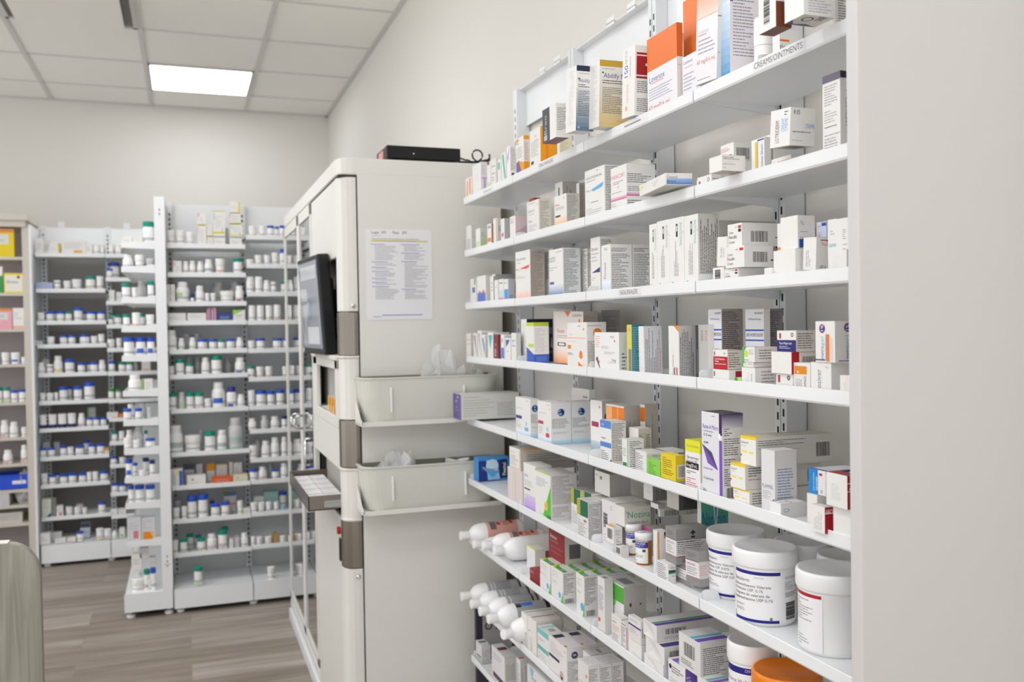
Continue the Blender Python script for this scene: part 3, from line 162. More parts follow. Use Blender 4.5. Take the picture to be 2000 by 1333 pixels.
('B4', 0.836, 1.7164, 0.9208, 0.02, 0.0357, 0.0347, 0.0, 0, 6, 'b .2 .15 .85 .75', '=e8e6e4;p .2 .15 .95 .5 4 888;t .4 .55 .1 .5 b88070 Nov. 1;p .3 .7 .95 .9 3 555', '=d0d0d0;r 0 .4 .8 1 dba060', '', 'open white carton with tan flap and grey barcode, sixth shelf, right wall'),
('B2', 0.8783, 1.7111, 0.9561, 0.0606, 0.0408, 0.0407, 0.0, 0, 6, '=e2e0dc', '=cfcbc4;t .1 .22 .34 .88 2a9a5a Nozina;t .12 .72 .15 .85 777 Injection de d;r .06 .22 .1 .3 7ab', '=c4c0b8', '', 'white carton with big green lettering, resting on another, sixth shelf, right wall'),
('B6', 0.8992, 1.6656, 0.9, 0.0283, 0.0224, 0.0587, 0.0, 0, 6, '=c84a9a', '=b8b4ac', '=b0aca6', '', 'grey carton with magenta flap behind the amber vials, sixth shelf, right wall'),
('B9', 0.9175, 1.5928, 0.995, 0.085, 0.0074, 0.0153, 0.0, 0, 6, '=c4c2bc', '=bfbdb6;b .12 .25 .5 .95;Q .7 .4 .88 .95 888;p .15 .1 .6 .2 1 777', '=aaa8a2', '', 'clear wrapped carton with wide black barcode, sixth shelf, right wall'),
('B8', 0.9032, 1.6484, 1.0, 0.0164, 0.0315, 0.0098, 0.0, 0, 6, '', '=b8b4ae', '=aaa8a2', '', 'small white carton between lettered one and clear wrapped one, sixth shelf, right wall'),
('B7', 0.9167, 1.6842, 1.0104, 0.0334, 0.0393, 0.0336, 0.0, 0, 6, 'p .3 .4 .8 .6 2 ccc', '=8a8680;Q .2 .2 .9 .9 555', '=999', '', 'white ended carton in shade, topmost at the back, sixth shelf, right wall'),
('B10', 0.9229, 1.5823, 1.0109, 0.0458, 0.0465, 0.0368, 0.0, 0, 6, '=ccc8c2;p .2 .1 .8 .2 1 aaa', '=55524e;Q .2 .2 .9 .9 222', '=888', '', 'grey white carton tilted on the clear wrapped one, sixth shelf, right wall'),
('B5', 0.8471, 1.5422, 0.9, 0.0182, 0.0163, 0.082, 0.0, 0, 6, '=e6e4e4;r .8 .3 .85 .95 999', '=e4e2e0;r 0 .03 .25 .95 d8a060;r .8 .04 1 .18 332;r .85 .12 1 .2 c8a040', '=dcdad6', '', 'narrow white carton with tan stripe and black corner, sixth shelf, right wall'),
('C3', 0.8317, 1.4894, 0.9, 0.0154, 0.0417, 0.0345, 0.0, 0, 6, '=e4e2e2;P .05 .08 .9 .9 666', '=dedcda;t .3 .12 .1 .6 444 SALI;r .05 .3 1 .42 2a3a38;r .05 .42 1 .5 2a9a68;r .5 .6 1 .63 b66', '=e4e4e0', '', 'small white carton with green and black strength strip, sixth shelf, right wall'),
('C2', 0.8543, 1.4553, 0.9, 0.0127, 0.0531, 0.0399, 0.0, 0, 6, '=e4e2e2;r 0 0 1 .3 8e8c8c;r 0 .3 1 .315 222;r 0 .78 1 1 8e8c8c;r 0 .765 1 .78 a33;t .1 .38 .06 .7 888 DIPROSONE;P .1 .48 .85 .72 999;p .2 .08 .8 .22 3 666', '', '=777', '', 'grey banded carton under the arrow marked one, sixth shelf, right wall'),
('C1', 0.8701, 1.479, 0.9351, 0.0683, 0.038, 0.0649, 0.0, 0, 6, '=e4e2e2;r 0 0 1 .3 8e8c8c;r 0 .3 1 .315 222;r 0 .78 1 1 8e8c8c;r 0 .765 1 .78 a33;t .1 .38 .06 .7 888 DIPROSONE;P .1 .48 .85 .72 999;p .2 .08 .8 .22 3 666', '=dddad8;r 0 0 1 .3 94928f;g .42 .14 .62 .14 .52 .05 222;r .49 .13 .55 .19 222;r .46 .22 .58 .27 222;r 0 .3 1 .315 222;P .04 .35 .95 .72 555;p .04 .34 .9 .38 1 333;r 0 .765 1 .78 a33;r 0 .78 1 1 94928f', '=9a9894', '', 'grey and white banded carton with black up arrow, sixth shelf, right wall'),
('C4', 0.8506, 1.4098, 0.91, 0.02, 0.0454, 0.0623, 0.0, -4, 6, '=e4e2e2;r 0 0 1 .3 8e8c8c;r 0 .3 1 .315 222;r 0 .78 1 1 8e8c8c;r 0 .765 1 .78 a33;t .1 .38 .06 .7 c44 DIPROSONE;P .1 .48 .85 .72 999;p .2 .08 .8 .22 3 666', '=cfc8c6;r 0 0 1 .3 94928f;P .1 .4 .9 .7 c99;r 0 .78 1 1 94928f', '=8a8886', '', 'tilted grey banded carton with red lettering, sixth shelf, right wall'),
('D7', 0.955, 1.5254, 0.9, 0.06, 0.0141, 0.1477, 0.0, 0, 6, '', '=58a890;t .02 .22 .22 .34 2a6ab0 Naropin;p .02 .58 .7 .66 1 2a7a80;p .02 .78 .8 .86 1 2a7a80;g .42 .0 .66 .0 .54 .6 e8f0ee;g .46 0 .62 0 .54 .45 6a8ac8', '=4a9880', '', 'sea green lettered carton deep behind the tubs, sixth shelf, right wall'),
('E1', 0.873, 2.2682, 0.716, 0.03, 0.0602, 0.0663, 0.0, 0, 7, '=e8e6e0;r 0 0 1 .04 e8e04a;r .1 .15 .8 .8 dfe0e4', '=ddd4cc', '=d8d8cc;r 0 .9 1 1 e8e04a', '', 'slim cream carton with yellow top edge, seventh shelf, right wall'),
('E3', 0.9117, 2.2615, 0.716, 0.0395, 0.0787, 0.0444, 0.0, 0, 7, '=8a1c24;t .1 .14 .14 .75 f0e8e8 Renova;p .12 .35 .6 .4 1 e0b0b0;p .12 .55 .9 .6 1 c08080;p .12 .72 .9 .76 1 c08080', '=c8c0b8', '=8a2028', '', 'dark red carton lying under a larger red one, seventh shelf, right wall'),
('E2', 0.8972, 2.0902, 0.7897, 0.0745, 0.1039, 0.071, 0.0, 0, 7, '=8a1c24;t .1 .14 .14 .75 f0e8e8 Renova;p .12 .35 .6 .4 1 e0b0b0;p .12 .55 .9 .6 1 c08080;p .12 .72 .9 .76 1 c08080', '=c9c4bc;r .15 .3 .55 .8 666', '=7a1820', '', 'largest dark red carton with white lettering, seventh shelf, right wall'),
('E4', 0.8432, 2.1675, 0.716, 0.0264, 0.0717, 0.0324, 0.0, 0, 7, '=8a1c24;t .1 .14 .14 .75 f0e8e8 Renova;p .12 .35 .6 .4 1 e0b0b0;p .12 .55 .9 .6 1 c08080;p .12 .72 .9 .76 1 c08080', '', '=9a2830', '', 'small dark red carton at the shelf edge, seventh shelf, right wall'),
('F1', 0.8466, 2.0945, 0.716, 0.0332, 0.0692, 0.0731, 0.0, 0, 7, '=e6e5e3;p .08 .12 .8 .16 1 999;p .08 .2 .7 .3 3 bbb;p .08 .42 .6 .48 2 aaa;c .72 .78 .1 6aa8d8;g 1 .6 .8 1 1 1 68b840;t .6 .76 .03 .3 eef ab', '=dedcd9;P .06 .05 .92 .72 444;b .15 .84 .8 .98', '=d8d8d4;g 0 .35 1 1 0 1 c8d840;g .05 .45 1 .98 .3 1 4aa838;g .3 .6 1 .6 1 1 4aa838;c .72 .75 .2 88a8c0', '', 'green swoosh carton, nearest lip at left of its block, seventh shelf, right wall'),
('F2', 0.8446, 2.0142, 0.716, 0.0333, 0.0735, 0.0755, 0.0, 0, 7, '=e6e5e3;p .08 .12 .8 .16 1 999;p .08 .2 .7 .3 3 bbb;p .08 .42 .6 .48 2 aaa;c .72 .78 .1 6aa8d8;g 1 .6 .8 1 1 1 68b840;t .6 .76 .03 .3 eef ab', '=dedcd9;P .06 .05 .92 .72 444;b .15 .84 .8 .98', '=d8d8d4;g 0 .35 1 1 0 1 c8d840;g .05 .45 1 .98 .3 1 4aa838;g .3 .6 1 .6 1 1 4aa838;c .72 .75 .2 88a8c0', '', 'green swoosh carton, nearest lip in middle of its block, seventh shelf, right wall'),
('F3', 0.8515, 1.8937, 0.716, 0.0329, 0.0449, 0.0929, 0.0, 0, 7, '=e6e5e3;p .08 .12 .8 .16 1 999;p .08 .2 .7 .3 3 bbb;p .08 .42 .6 .48 2 aaa;c .72 .78 .1 6aa8d8;g 1 .6 .8 1 1 1 68b840;t .6 .76 .03 .3 eef ab', '=dedcd9;P .06 .05 .92 .72 444;b .15 .84 .8 .98', '=d8d8d4;g 0 .35 1 1 0 1 c8d840;g .05 .45 1 .98 .3 1 4aa838;g .3 .6 1 .6 1 1 4aa838;c .72 .75 .2 88a8c0', '', 'green swoosh carton, nearest lip at right of its block, seventh shelf, right wall'),
('G1', 0.838, 1.7668, 0.716, 0.02, 0.0349, 0.118, 0.0, 0, 7, '=e2dedf;P .1 .15 .9 .6 668;r .05 .75 .35 .82 e05a40', '=d0cdca', '=d0d0cc;r .3 .3 .8 .8 888', '', 'white lettered carton with small red square, seventh shelf, right wall'),
('G2', 0.877, 1.7513, 0.716, 0.0521, 0.0922, 0.1104, 0.0, 0, 7, '=e4e2e4;r 0 .02 1 .33 50a838;r 0 .02 .3 .33 1c1c1c;c .42 .3 .17 88c878;r .3 .15 1 .33 50a838;Q .08 .42 .4 .95 888;r 0 .95 1 1 60b048', '=bdb9b4;g .3 .3 .36 .35 .3 .4 444;g .3 .3 .24 .35 .3 .4 444;c .75 .35 .02 444', '=d2d0cc;r .3 .3 .8 .75 888', '', 'tall white carton with leaf green and black corner, seventh shelf, right wall'),
('H2', 0.836, 1.656, 0.716, 0.02, 0.0314, 0.0544, 0.0, 0, 7, '=e4e2e0;r .85 .1 .95 1 b8303a;r .1 .05 .8 .09 6a9a3a;P .1 .15 .8 .9 666', '', '=dcdad6', '', 'narrow carton with red edge and green top rule, seventh shelf, right wall'),
('H1', 0.837, 1.6936, 0.716, 0.02, 0.0433, 0.057, 0.0, 0, 7, '=e8e4e2;t .08 .2 .07 .8 634 Synaleve;p .08 .08 .8 .12 1 e09070;p .08 .35 .9 .6 4 e08a60;P .08 .65 .8 .9 778', '=d8d5d0', '=e2e0dc', '', 'white carton with orange and black lettering before green cornered one, seventh shelf, right wall'),
('H4', 0.832, 1.609, 0.716, 0.012, 0.0541, 0.0316, 0.0, 0, 7, 'p .3 .7 .8 .8 1 bbb', '=ddd', '', '', 'plain white carton beneath the purple banded one, seventh shelf, right wall'),
('H3', 0.832, 1.6092, 0.7482, 0.012, 0.053, 0.0458, 0.0, 0, 7, '=e2dede;p .1 .08 .8 .2 2 999;r 0 .32 1 .4 5a3a88;p .1 .45 .8 .7 4 aaa', '=dedad8;Q .1 .2 .8 .7 888', '=e0dede;t .1 .5 .2 .8 5a3a88 IXOVA', '', 'white carton with purple band and purple topped lettering, seventh shelf, right wall'),
('I3', 0.8478, 1.5291, 0.716, 0.0477, 0.075, 0.0248, 0.0, 0, 7, 'g .1 .1 .9 .9 .5 .1 dcdad8;=e8e6e4', '=ddd', '=e0e0dc', '', 'long white carton, lowest of the stack with folded ends, seventh shelf, right wall'),
('I2', 0.8708, 1.5268, 0.7414, 0.0896, 0.0727, 0.0326, 0.0, 0, 7, '=e4e2e0;g .15 .1 .9 .8 .5 .05 d4d2d0;g 0 1 .8 1 .4 .6 f0eeec', '=d8d4d0;b .12 .25 .4 .6;p .1 .72 .8 .9 2 888', '=d8d6d4;r .7 .02 .95 1 3a2a78', '', 'long carton with indigo band, middle of folded end stack, seventh shelf, right wall'),
('I1', 0.906, 1.5475, 0.7746, 0.158, 0.0537, 0.0305, 0.0, 0, 7, '=e2e0de;g .0 .1 .9 .7 .5 .05 d2d0ce;g 0 1 .8 1 .4 .6 f0eeec', '=d8d4d0;b .12 .25 .4 .6;p .1 .72 .8 .9 2 888', '=cfccca;r .58 .02 .70 1 2a8a68;r .74 .03 .95 1 5a3a98', '', 'long carton with green and purple stripes, top of folded end stack, seventh shelf, right wall'),
('J2', 0.838, 1.4458, 0.716, 0.024, 0.0609, 0.0449, 0.0, 0, 7, '=e4e2e0;c .12 .28 .1 222;p .2 .2 .9 .5 3 555;p .1 .7 .6 .9 2 bbb', '=7a5ab0;p .1 .3 .8 .6 2 ccd', '=e2e0de;r .15 .3 .4 .95 8a5ac0;r .4 .4 .6 .95 5ab0c0', '', 'white carton with violet corner block under striped one, seventh shelf, right wall'),
('J3', 0.8481, 1.3538, 0.716, 0.0403, 0.048, 0.0473, 0.0, 0, 7, '=e2e0de', '=d8d6d4', '=dad8d6;r .45 0 .6 .95 5ab0b8;r .66 0 .85 .95 7a5ab0', '', 'white carton with turquoise and violet top by blue labelled tub, seventh shelf, right wall'),
('J1', 0.8599, 1.4039, 0.7615, 0.0638, 0.0727, 0.0604, 0.0, 0, 7, '=dcd9d6;b .25 .22 .75 .62;p .1 .72 .7 .9 3 555', '=d0ccc8;P .08 .15 .95 .95 444', '=cdcdcd;r .5 .02 .64 1 5ab0b8;r .7 .03 .9 1 6a48b0', '', 'large carton with barcode end and turquoise violet stripes, seventh shelf, right wall'),
('K1', 0.8736, 2.2505, 0.529, 0.0871, 0.0434, 0.0852, 0.0, 0, 8, '=e6e2de;r .7 .55 .8 .65 322;Q .6 .6 .8 .95 777', '=dcd8d4', '=dcd8d2;r .3 .05 .4 .95 766', '', 'flat white carton on edge, left of two, eighth shelf, right wall'),
('K2', 0.8633, 2.1888, 0.529, 0.0706, 0.0638, 0.09, 0.0, 0, 8, '=e6e0dc;r .1 .4 .3 .42 555;Q .3 .5 .5 .95 777', '=d8d0c8', '=dcd4ce;r .3 .05 .4 .95 766', '', 'flat white carton on edge, right of two, eighth shelf, right wall'),
('L1', 0.8494, 2.1172, 0.529, 0.0388, 0.0749, 0.0831, 0.0, 0, 8, '=e6e4e2;r 0 .02 1 .2 78c0b4;p .08 .3 .7 .4 2 999;r 0 .55 1 .68 68b8ac;p .08 .75 .9 .95 4 bbb', '=ddd', '=dadad6;r .2 0 .35 1 8cccc0;r .5 .3 .8 .7 999', '', 'white carton with two teal bands, eighth shelf, right wall'),
('M1', 0.8486, 2.0177, 0.529, 0.0412, 0.112, 0.0861, 0.0, 0, 8, '=e6e2e0;p .08 .1 .9 .45 8 bbb;r .02 .5 .6 .58 2a2440;c .88 .14 .025 e8843a;c .72 .86 .12 c8a898;g .6 .9 .8 .9 .75 1 33305a', '=e0dcda;c .5 .2 .1 334;c .5 .2 .085 4a4a68;t .38 .17 .05 .25 fff 24h;P .06 .36 .92 .95 666', '=d8d4d2;r .1 .25 .3 .9 2a2440;r .8 .8 .9 .95 e05a30', '', 'tall carton with black tags and dark round badge, eighth shelf, right wall'),
('N4', 0.8847, 1.9241, 0.529, 0.0455, 0.0408, 0.0856, 0.0, 0, 8, '=e2dedc;c .8 .3 .05 e8843a;p .1 .5 .7 .7 3 bbb', '=d0ccc8;P .08 .1 .9 .95 555', '=c8c4c2;r .2 .2 .8 .4 888;p .2 .5 .8 .8 3 999', '', 'white carton with grey print, behind the small orange dotted one, eighth shelf, right wall'),
('N1', 0.842, 1.8676, 0.529, 0.028, 0.0569, 0.0874, 0.0, 0, 8, '=e2dedc;c .8 .3 .05 e8843a;p .1 .5 .7 .7 3 bbb', '=dedad8;P .06 .08 .9 .95 555', '=dcdad8;p .2 .3 .8 .8 3 bbb', '', 'small white carton with orange dot, foremost of its rank, eighth shelf, right wall'),
('O0', 0.9085, 2.723, 0.345, 0.097, 0.0272, 0.1256, 0.0, 0, 9, '=999', '=a9a6a4;c .2 .3 .1 444;c .2 .3 .06 a9a6a4;t .42 .2 .2 .3 444 B', '', '', 'grey carton with ring emblem and letter behind bottles, ninth shelf, right wall'),
('O2', 0.8456, 2.6706, 0.345, 0.0311, 0.0855, 0.0112, 0.0, 0, 9, '=c4c4c4', '=b4b4b6', '=d0d0d0', '', 'clear grey tray carton at the very bottom, ninth shelf, right wall'),
('O1', 0.846, 2.6661, 0.3568, 0.0279, 0.0586, 0.0426, 0.0, 0, 9, '=e0dede;r .2 .85 .9 .95 332', '=d0cecc;Q .1 .2 .9 .9 999', '=d8dcda;r .3 .1 .5 .9 344', '', 'small white carton with black slash on top, ninth shelf, right wall'),
('O3', 0.8448, 2.4685, 0.345, 0.0337, 0.116, 0.0966, 0.0, 0, 9, '=e0dcda;p .1 .15 .8 .35 2 aac;r .1 .75 .9 .9 5a2a4a', '=cfcac6;Q .1 .1 .9 .7 777', '=c8c2be;r .3 .1 .5 .9 5a2a3a', '', 'white carton with plum band and plum topped stripe, ninth shelf, right wall'),
('O4', 0.8376, 2.2975, 0.345, 0.0192, 0.0309, 0.1323, 0.0, 0, 9, '=ddd;P .1 .1 .9 .8 666;r .1 .85 .9 1 b03038', '=c8c4c0;Q .1 .1 .9 .7 777;r .1 .85 .9 1 d8d050', '=c8c0bc;r .3 .1 .6 .9 a83038', '', 'slim white carton with red top stripe, ninth shelf, right wall'),
('O5', 0.8429, 2.1435, 0.345, 0.0299, 0.1696, 0.1445, 0.0, 0, 9, '=dcdad8;g .1 .02 .3 .02 .2 .2 8ab8dc;p .2 .15 .9 .3 2 889;P .1 .4 .9 .9 999', '=ccc', '=ccc', '', 'white carton with blue and green slanting print, ninth shelf, right wall'),
('F1+1', 0.881, 2.0945, 0.716, 0.0332, 0.0692, 0.0731, 0.0, 0, 7, '=e6e5e3;p .08 .12 .8 .16 1 999;p .08 .2 .7 .3 3 bbb;p .08 .42 .6 .48 2 aaa;c .72 .78 .1 6aa8d8;g 1 .6 .8 1 1 1 68b840;t .6 .76 .03 .3 eef ab', '=dedcd9;P .06 .05 .92 .72 444;b .15 .84 .8 .98', '=d8d8d4;g 0 .35 1 1 0 1 c8d840;g .05 .45 1 .98 .3 1 4aa838;g .3 .6 1 .6 1 1 4aa838;c .72 .75 .2 88a8c0', '', 'green swoosh carton, second deep in left file of its block, seventh shelf, right wall'),
('F1+2', 0.9154, 2.0945, 0.716, 0.0332, 0.0692, 0.0731, 0.0, 0, 7, '=e6e5e3;p .08 .12 .8 .16 1 999;p .08 .2 .7 .3 3 bbb;p .08 .42 .6 .48 2 aaa;c .72 .78 .1 6aa8d8;g 1 .6 .8 1 1 1 68b840;t .6 .76 .03 .3 eef ab', '=dedcd9;P .06 .05 .92 .72 444;b .15 .84 .8 .98', '=d8d8d4;g 0 .35 1 1 0 1 c8d840;g .05 .45 1 .98 .3 1 4aa838;g .3 .6 1 .6 1 1 4aa838;c .72 .75 .2 88a8c0', '', 'green swoosh carton, third deep in left file of its block, seventh shelf, right wall'),
('F1+3', 0.9498, 2.0945, 0.716, 0.0332, 0.0692, 0.0731, 0.0, 0, 7, '=e6e5e3;p .08 .12 .8 .16 1 999;p .08 .2 .7 .3 3 bbb;p .08 .42 .6 .48 2 aaa;c .72 .78 .1 6aa8d8;g 1 .6 .8 1 1 1 68b840;t .6 .76 .03 .3 eef ab', '=dedcd9;P .06 .05 .92 .72 444;b .15 .84 .8 .98', '=d8d8d4;g 0 .35 1 1 0 1 c8d840;g .05 .45 1 .98 .3 1 4aa838;g .3 .6 1 .6 1 1 4aa838;c .72 .75 .2 88a8c0', '', 'green swoosh carton, fourth deep in left file of its block, seventh shelf, right wall'),
('F2+1', 0.8791, 2.0142, 0.716, 0.0333, 0.0735, 0.0755, 0.0, 0, 7, '=e6e5e3;p .08 .12 .8 .16 1 999;p .08 .2 .7 .3 3 bbb;p .08 .42 .6 .48 2 aaa;c .72 .78 .1 6aa8d8;g 1 .6 .8 1 1 1 68b840;t .6 .76 .03 .3 eef ab', '=dedcd9;P .06 .05 .92 .72 444;b .15 .84 .8 .98', '=d8d8d4;g 0 .35 1 1 0 1 c8d840;g .05 .45 1 .98 .3 1 4aa838;g .3 .6 1 .6 1 1 4aa838;c .72 .75 .2 88a8c0', '', 'green swoosh carton, second deep in middle file of its block, seventh shelf, right wall'),
('F2+2', 0.9136, 2.0142, 0.716, 0.0333, 0.0735, 0.0755, 0.0, 0, 7, '=e6e5e3;p .08 .12 .8 .16 1 999;p .08 .2 .7 .3 3 bbb;p .08 .42 .6 .48 2 aaa;c .72 .78 .1 6aa8d8;g 1 .6 .8 1 1 1 68b840;t .6 .76 .03 .3 eef ab', '=dedcd9;P .06 .05 .92 .72 444;b .15 .84 .8 .98', '=d8d8d4;g 0 .35 1 1 0 1 c8d840;g .05 .45 1 .98 .3 1 4aa838;g .3 .6 1 .6 1 1 4aa838;c .72 .75 .2 88a8c0', '', 'green swoosh carton, third deep in middle file of its block, seventh shelf, right wall'),
('F2+3', 0.9481, 2.0142, 0.716, 0.0333, 0.0735, 0.0755, 0.0, 0, 7, '=e6e5e3;p .08 .12 .8 .16 1 999;p .08 .2 .7 .3 3 bbb;p .08 .42 .6 .48 2 aaa;c .72 .78 .1 6aa8d8;g 1 .6 .8 1 1 1 68b840;t .6 .76 .03 .3 eef ab', '=dedcd9;P .06 .05 .92 .72 444;b .15 .84 .8 .98', '=d8d8d4;g 0 .35 1 1 0 1 c8d840;g .05 .45 1 .98 .3 1 4aa838;g .3 .6 1 .6 1 1 4aa838;c .72 .75 .2 88a8c0', '', 'green swoosh carton, fourth deep in middle file of its block, seventh shelf, right wall'),
('F3+1', 0.8856, 1.8937, 0.716, 0.0329, 0.0449, 0.0929, 0.0, 0, 7, '=e6e5e3;p .08 .12 .8 .16 1 999;p .08 .2 .7 .3 3 bbb;p .08 .42 .6 .48 2 aaa;c .72 .78 .1 6aa8d8;g 1 .6 .8 1 1 1 68b840;t .6 .76 .03 .3 eef ab', '=dedcd9;P .06 .05 .92 .72 444;b .15 .84 .8 .98', '=d8d8d4;g 0 .35 1 1 0 1 c8d840;g .05 .45 1 .98 .3 1 4aa838;g .3 .6 1 .6 1 1 4aa838;c .72 .75 .2 88a8c0', '', 'green swoosh carton, second deep in right file of its block, seventh shelf, right wall'),
('F3+2', 0.9197, 1.8937, 0.716, 0.0329, 0.0449, 0.0929, 0.0, 0, 7, '=e6e5e3;p .08 .12 .8 .16 1 999;p .08 .2 .7 .3 3 bbb;p .08 .42 .6 .48 2 aaa;c .72 .78 .1 6aa8d8;g 1 .6 .8 1 1 1 68b840;t .6 .76 .03 .3 eef ab', '=dedcd9;P .06 .05 .92 .72 444;b .15 .84 .8 .98', '=d8d8d4;g 0 .35 1 1 0 1 c8d840;g .05 .45 1 .98 .3 1 4aa838;g .3 .6 1 .6 1 1 4aa838;c .72 .75 .2 88a8c0', '', 'green swoosh carton, third deep in right file of its block, seventh shelf, right wall'),
('F3+3', 0.9538, 1.8937, 0.716, 0.0329, 0.0449, 0.0929, 0.0, 0, 7, '=e6e5e3;p .08 .12 .8 .16 1 999;p .08 .2 .7 .3 3 bbb;p .08 .42 .6 .48 2 aaa;c .72 .78 .1 6aa8d8;g 1 .6 .8 1 1 1 68b840;t .6 .76 .03 .3 eef ab', '=dedcd9;P .06 .05 .92 .72 444;b .15 .84 .8 .98', '=d8d8d4;g 0 .35 1 1 0 1 c8d840;g .05 .45 1 .98 .3 1 4aa838;g .3 .6 1 .6 1 1 4aa838;c .72 .75 .2 88a8c0', '', 'green swoosh carton, fourth deep in right file of its block, seventh shelf, right wall'),
('A8+1', 0.8786, 1.8587, 0.9, 0.0329, 0.0591, 0.0841, 0.0, 0, 6, '=e4e2e0;r 0 0 .3 .42 b8ac3c;r .3 0 1 .42 1f6a4e;t .08 .52 .05 .6 555 Tecta;r .6 .5 .85 .56 8a8030;P .08 .6 .9 .95 888', '=d6d3d2;P .05 .05 .95 .95 777', '=dcdad6;p .2 .2 .8 .8 4 aaa', '', 'grey topped carton, second deep in near file of green cluster, sixth shelf, right wall'),
('A8+2', 0.9127, 1.8587, 0.9, 0.0329, 0.0591, 0.0841, 0.0, 0, 6, '=e4e2e0;r 0 0 .3 .42 b8ac3c;r .3 0 1 .42 1f6a4e;t .08 .52 .05 .6 555 Tecta;r .6 .5 .85 .56 8a8030;P .08 .6 .9 .95 888', '=d6d3d2;P .05 .05 .95 .95 777', '=dcdad6;p .2 .2 .8 .8 4 aaa', '', 'grey topped carton, third deep in near file of green cluster, sixth shelf, right wall'),
('A8+3', 0.9468, 1.8587, 0.9, 0.0329, 0.0591, 0.0841, 0.0, 0, 6, '=e4e2e0;r 0 0 .3 .42 b8ac3c;r .3 0 1 .42 1f6a4e;t .08 .52 .05 .6 555 Tecta;r .6 .5 .85 .56 8a8030;P .08 .6 .9 .95 888', '=d6d3d2;P .05 .05 .95 .95 777', '=dcdad6;p .2 .2 .8 .8 4 aaa', '', 'grey topped carton, fourth deep in near file of green cluster, sixth shelf, right wall'),
('A7+1', 0.9102, 1.9162, 0.9, 0.03, 0.0532, 0.09, 0.0, 0, 6, '=e4e2e0;r 0 0 .3 .42 b8ac3c;r .3 0 1 .42 1f6a4e;t .08 .52 .05 .6 555 Tecta;r .6 .5 .85 .56 8a8030;P .08 .6 .9 .95 888', '', '=aaa8a4;p .2 .2 .8 .8 4 888', '', 'grey topped carton, second deep in middle file of green cluster, sixth shelf, right wall'),
('A7+2', 0.9414, 1.9162, 0.9, 0.03, 0.0532, 0.09, 0.0, 0, 6, '=e4e2e0;r 0 0 .3 .42 b8ac3c;r .3 0 1 .42 1f6a4e;t .08 .52 .05 .6 555 Tecta;r .6 .5 .85 .56 8a8030;P .08 .6 .9 .95 888', '', '=aaa8a4;p .2 .2 .8 .8 4 888', '', 'grey topped carton, third deep in middle file of green cluster, sixth shelf, right wall'),
('A6+1', 0.9102, 1.9771, 0.9, 0.03, 0.0546, 0.087, 0.0, 0, 6, '=e4e2e0;r 0 0 .3 .42 b8ac3c;r .3 0 1 .42 1f6a4e;t .08 .52 .05 .6 555 Tecta;r .6 .5 .85 .56 8a8030;P .08 .6 .9 .95 888', '', '=aaa8a4;p .2 .2 .8 .8 4 888', '', 'grey topped carton, second deep in back file of green cluster, sixth shelf, right wall'),
('A6+2', 0.9414, 1.9771, 0.9, 0.03, 0.0546, 0.087, 0.0, 0, 6, '=e4e2e0;r 0 0 .3 .42 b8ac3c;r .3 0 1 .42 1f6a4e;t .08 .52 .05 .6 555 Tecta;r .6 .5 .85 .56 8a8030;P .08 .6 .9 .95 888', '', '=aaa8a4;p .2 .2 .8 .8 4 888', '', 'grey topped carton, third deep in back file of green cluster, sixth shelf, right wall'),
('N1+1', 0.8712, 1.8676, 0.529, 0.028, 0.0569, 0.0874, 0.0, 0, 8, '=e2dedc;c .8 .3 .05 e8843a;p .1 .5 .7 .7 3 bbb', '=dedad8;P .06 .08 .9 .95 555', '=dcdad8;p .2 .3 .8 .8 3 bbb', '', 'white lettered carton, second deep behind small orange dotted one, eighth shelf, right wall'),
('N1+2', 0.9004, 1.8676, 0.529, 0.028, 0.0569, 0.0874, 0.0, 0, 8, '=e2dedc;c .8 .3 .05 e8843a;p .1 .5 .7 .7 3 bbb', '=dedad8;P .06 .08 .9 .95 555', '=dcdad8;p .2 .3 .8 .8 3 bbb', '', 'white lettered carton, third deep behind small orange dotted one, eighth shelf, right wall'),
('N4+1', 0.9314, 1.9241, 0.529, 0.0455, 0.0408, 0.0856, 0.0, 0, 8, '=e2dedc;c .8 .3 .05 e8843a;p .1 .5 .7 .7 3 bbb', '=d0ccc8;P .08 .1 .9 .95 555', '=c8c4c2;r .2 .2 .8 .4 888;p .2 .5 .8 .8 3 999', '', 'grey topped carton, deepest beside the badged one, eighth shelf, right wall'),
('M1+1', 0.891, 2.0177, 0.529, 0.0412, 0.112, 0.0861, 0.0, 0, 8, '=e6e2e0;p .08 .1 .9 .45 8 bbb;r .02 .5 .6 .58 2a2440;c .88 .14 .025 e8843a;c .72 .86 .12 c8a898;g .6 .9 .8 .9 .75 1 33305a', '=e0dcda;c .5 .2 .1 334;c .5 .2 .085 4a4a68;t .38 .17 .05 .25 fff 24h;P .06 .36 .92 .95 666', '=d8d4d2;r .1 .25 .3 .9 2a2440;r .8 .8 .9 .95 e05a30', '', 'tall black tagged carton, second deep behind the badged one, eighth shelf, right wall')]
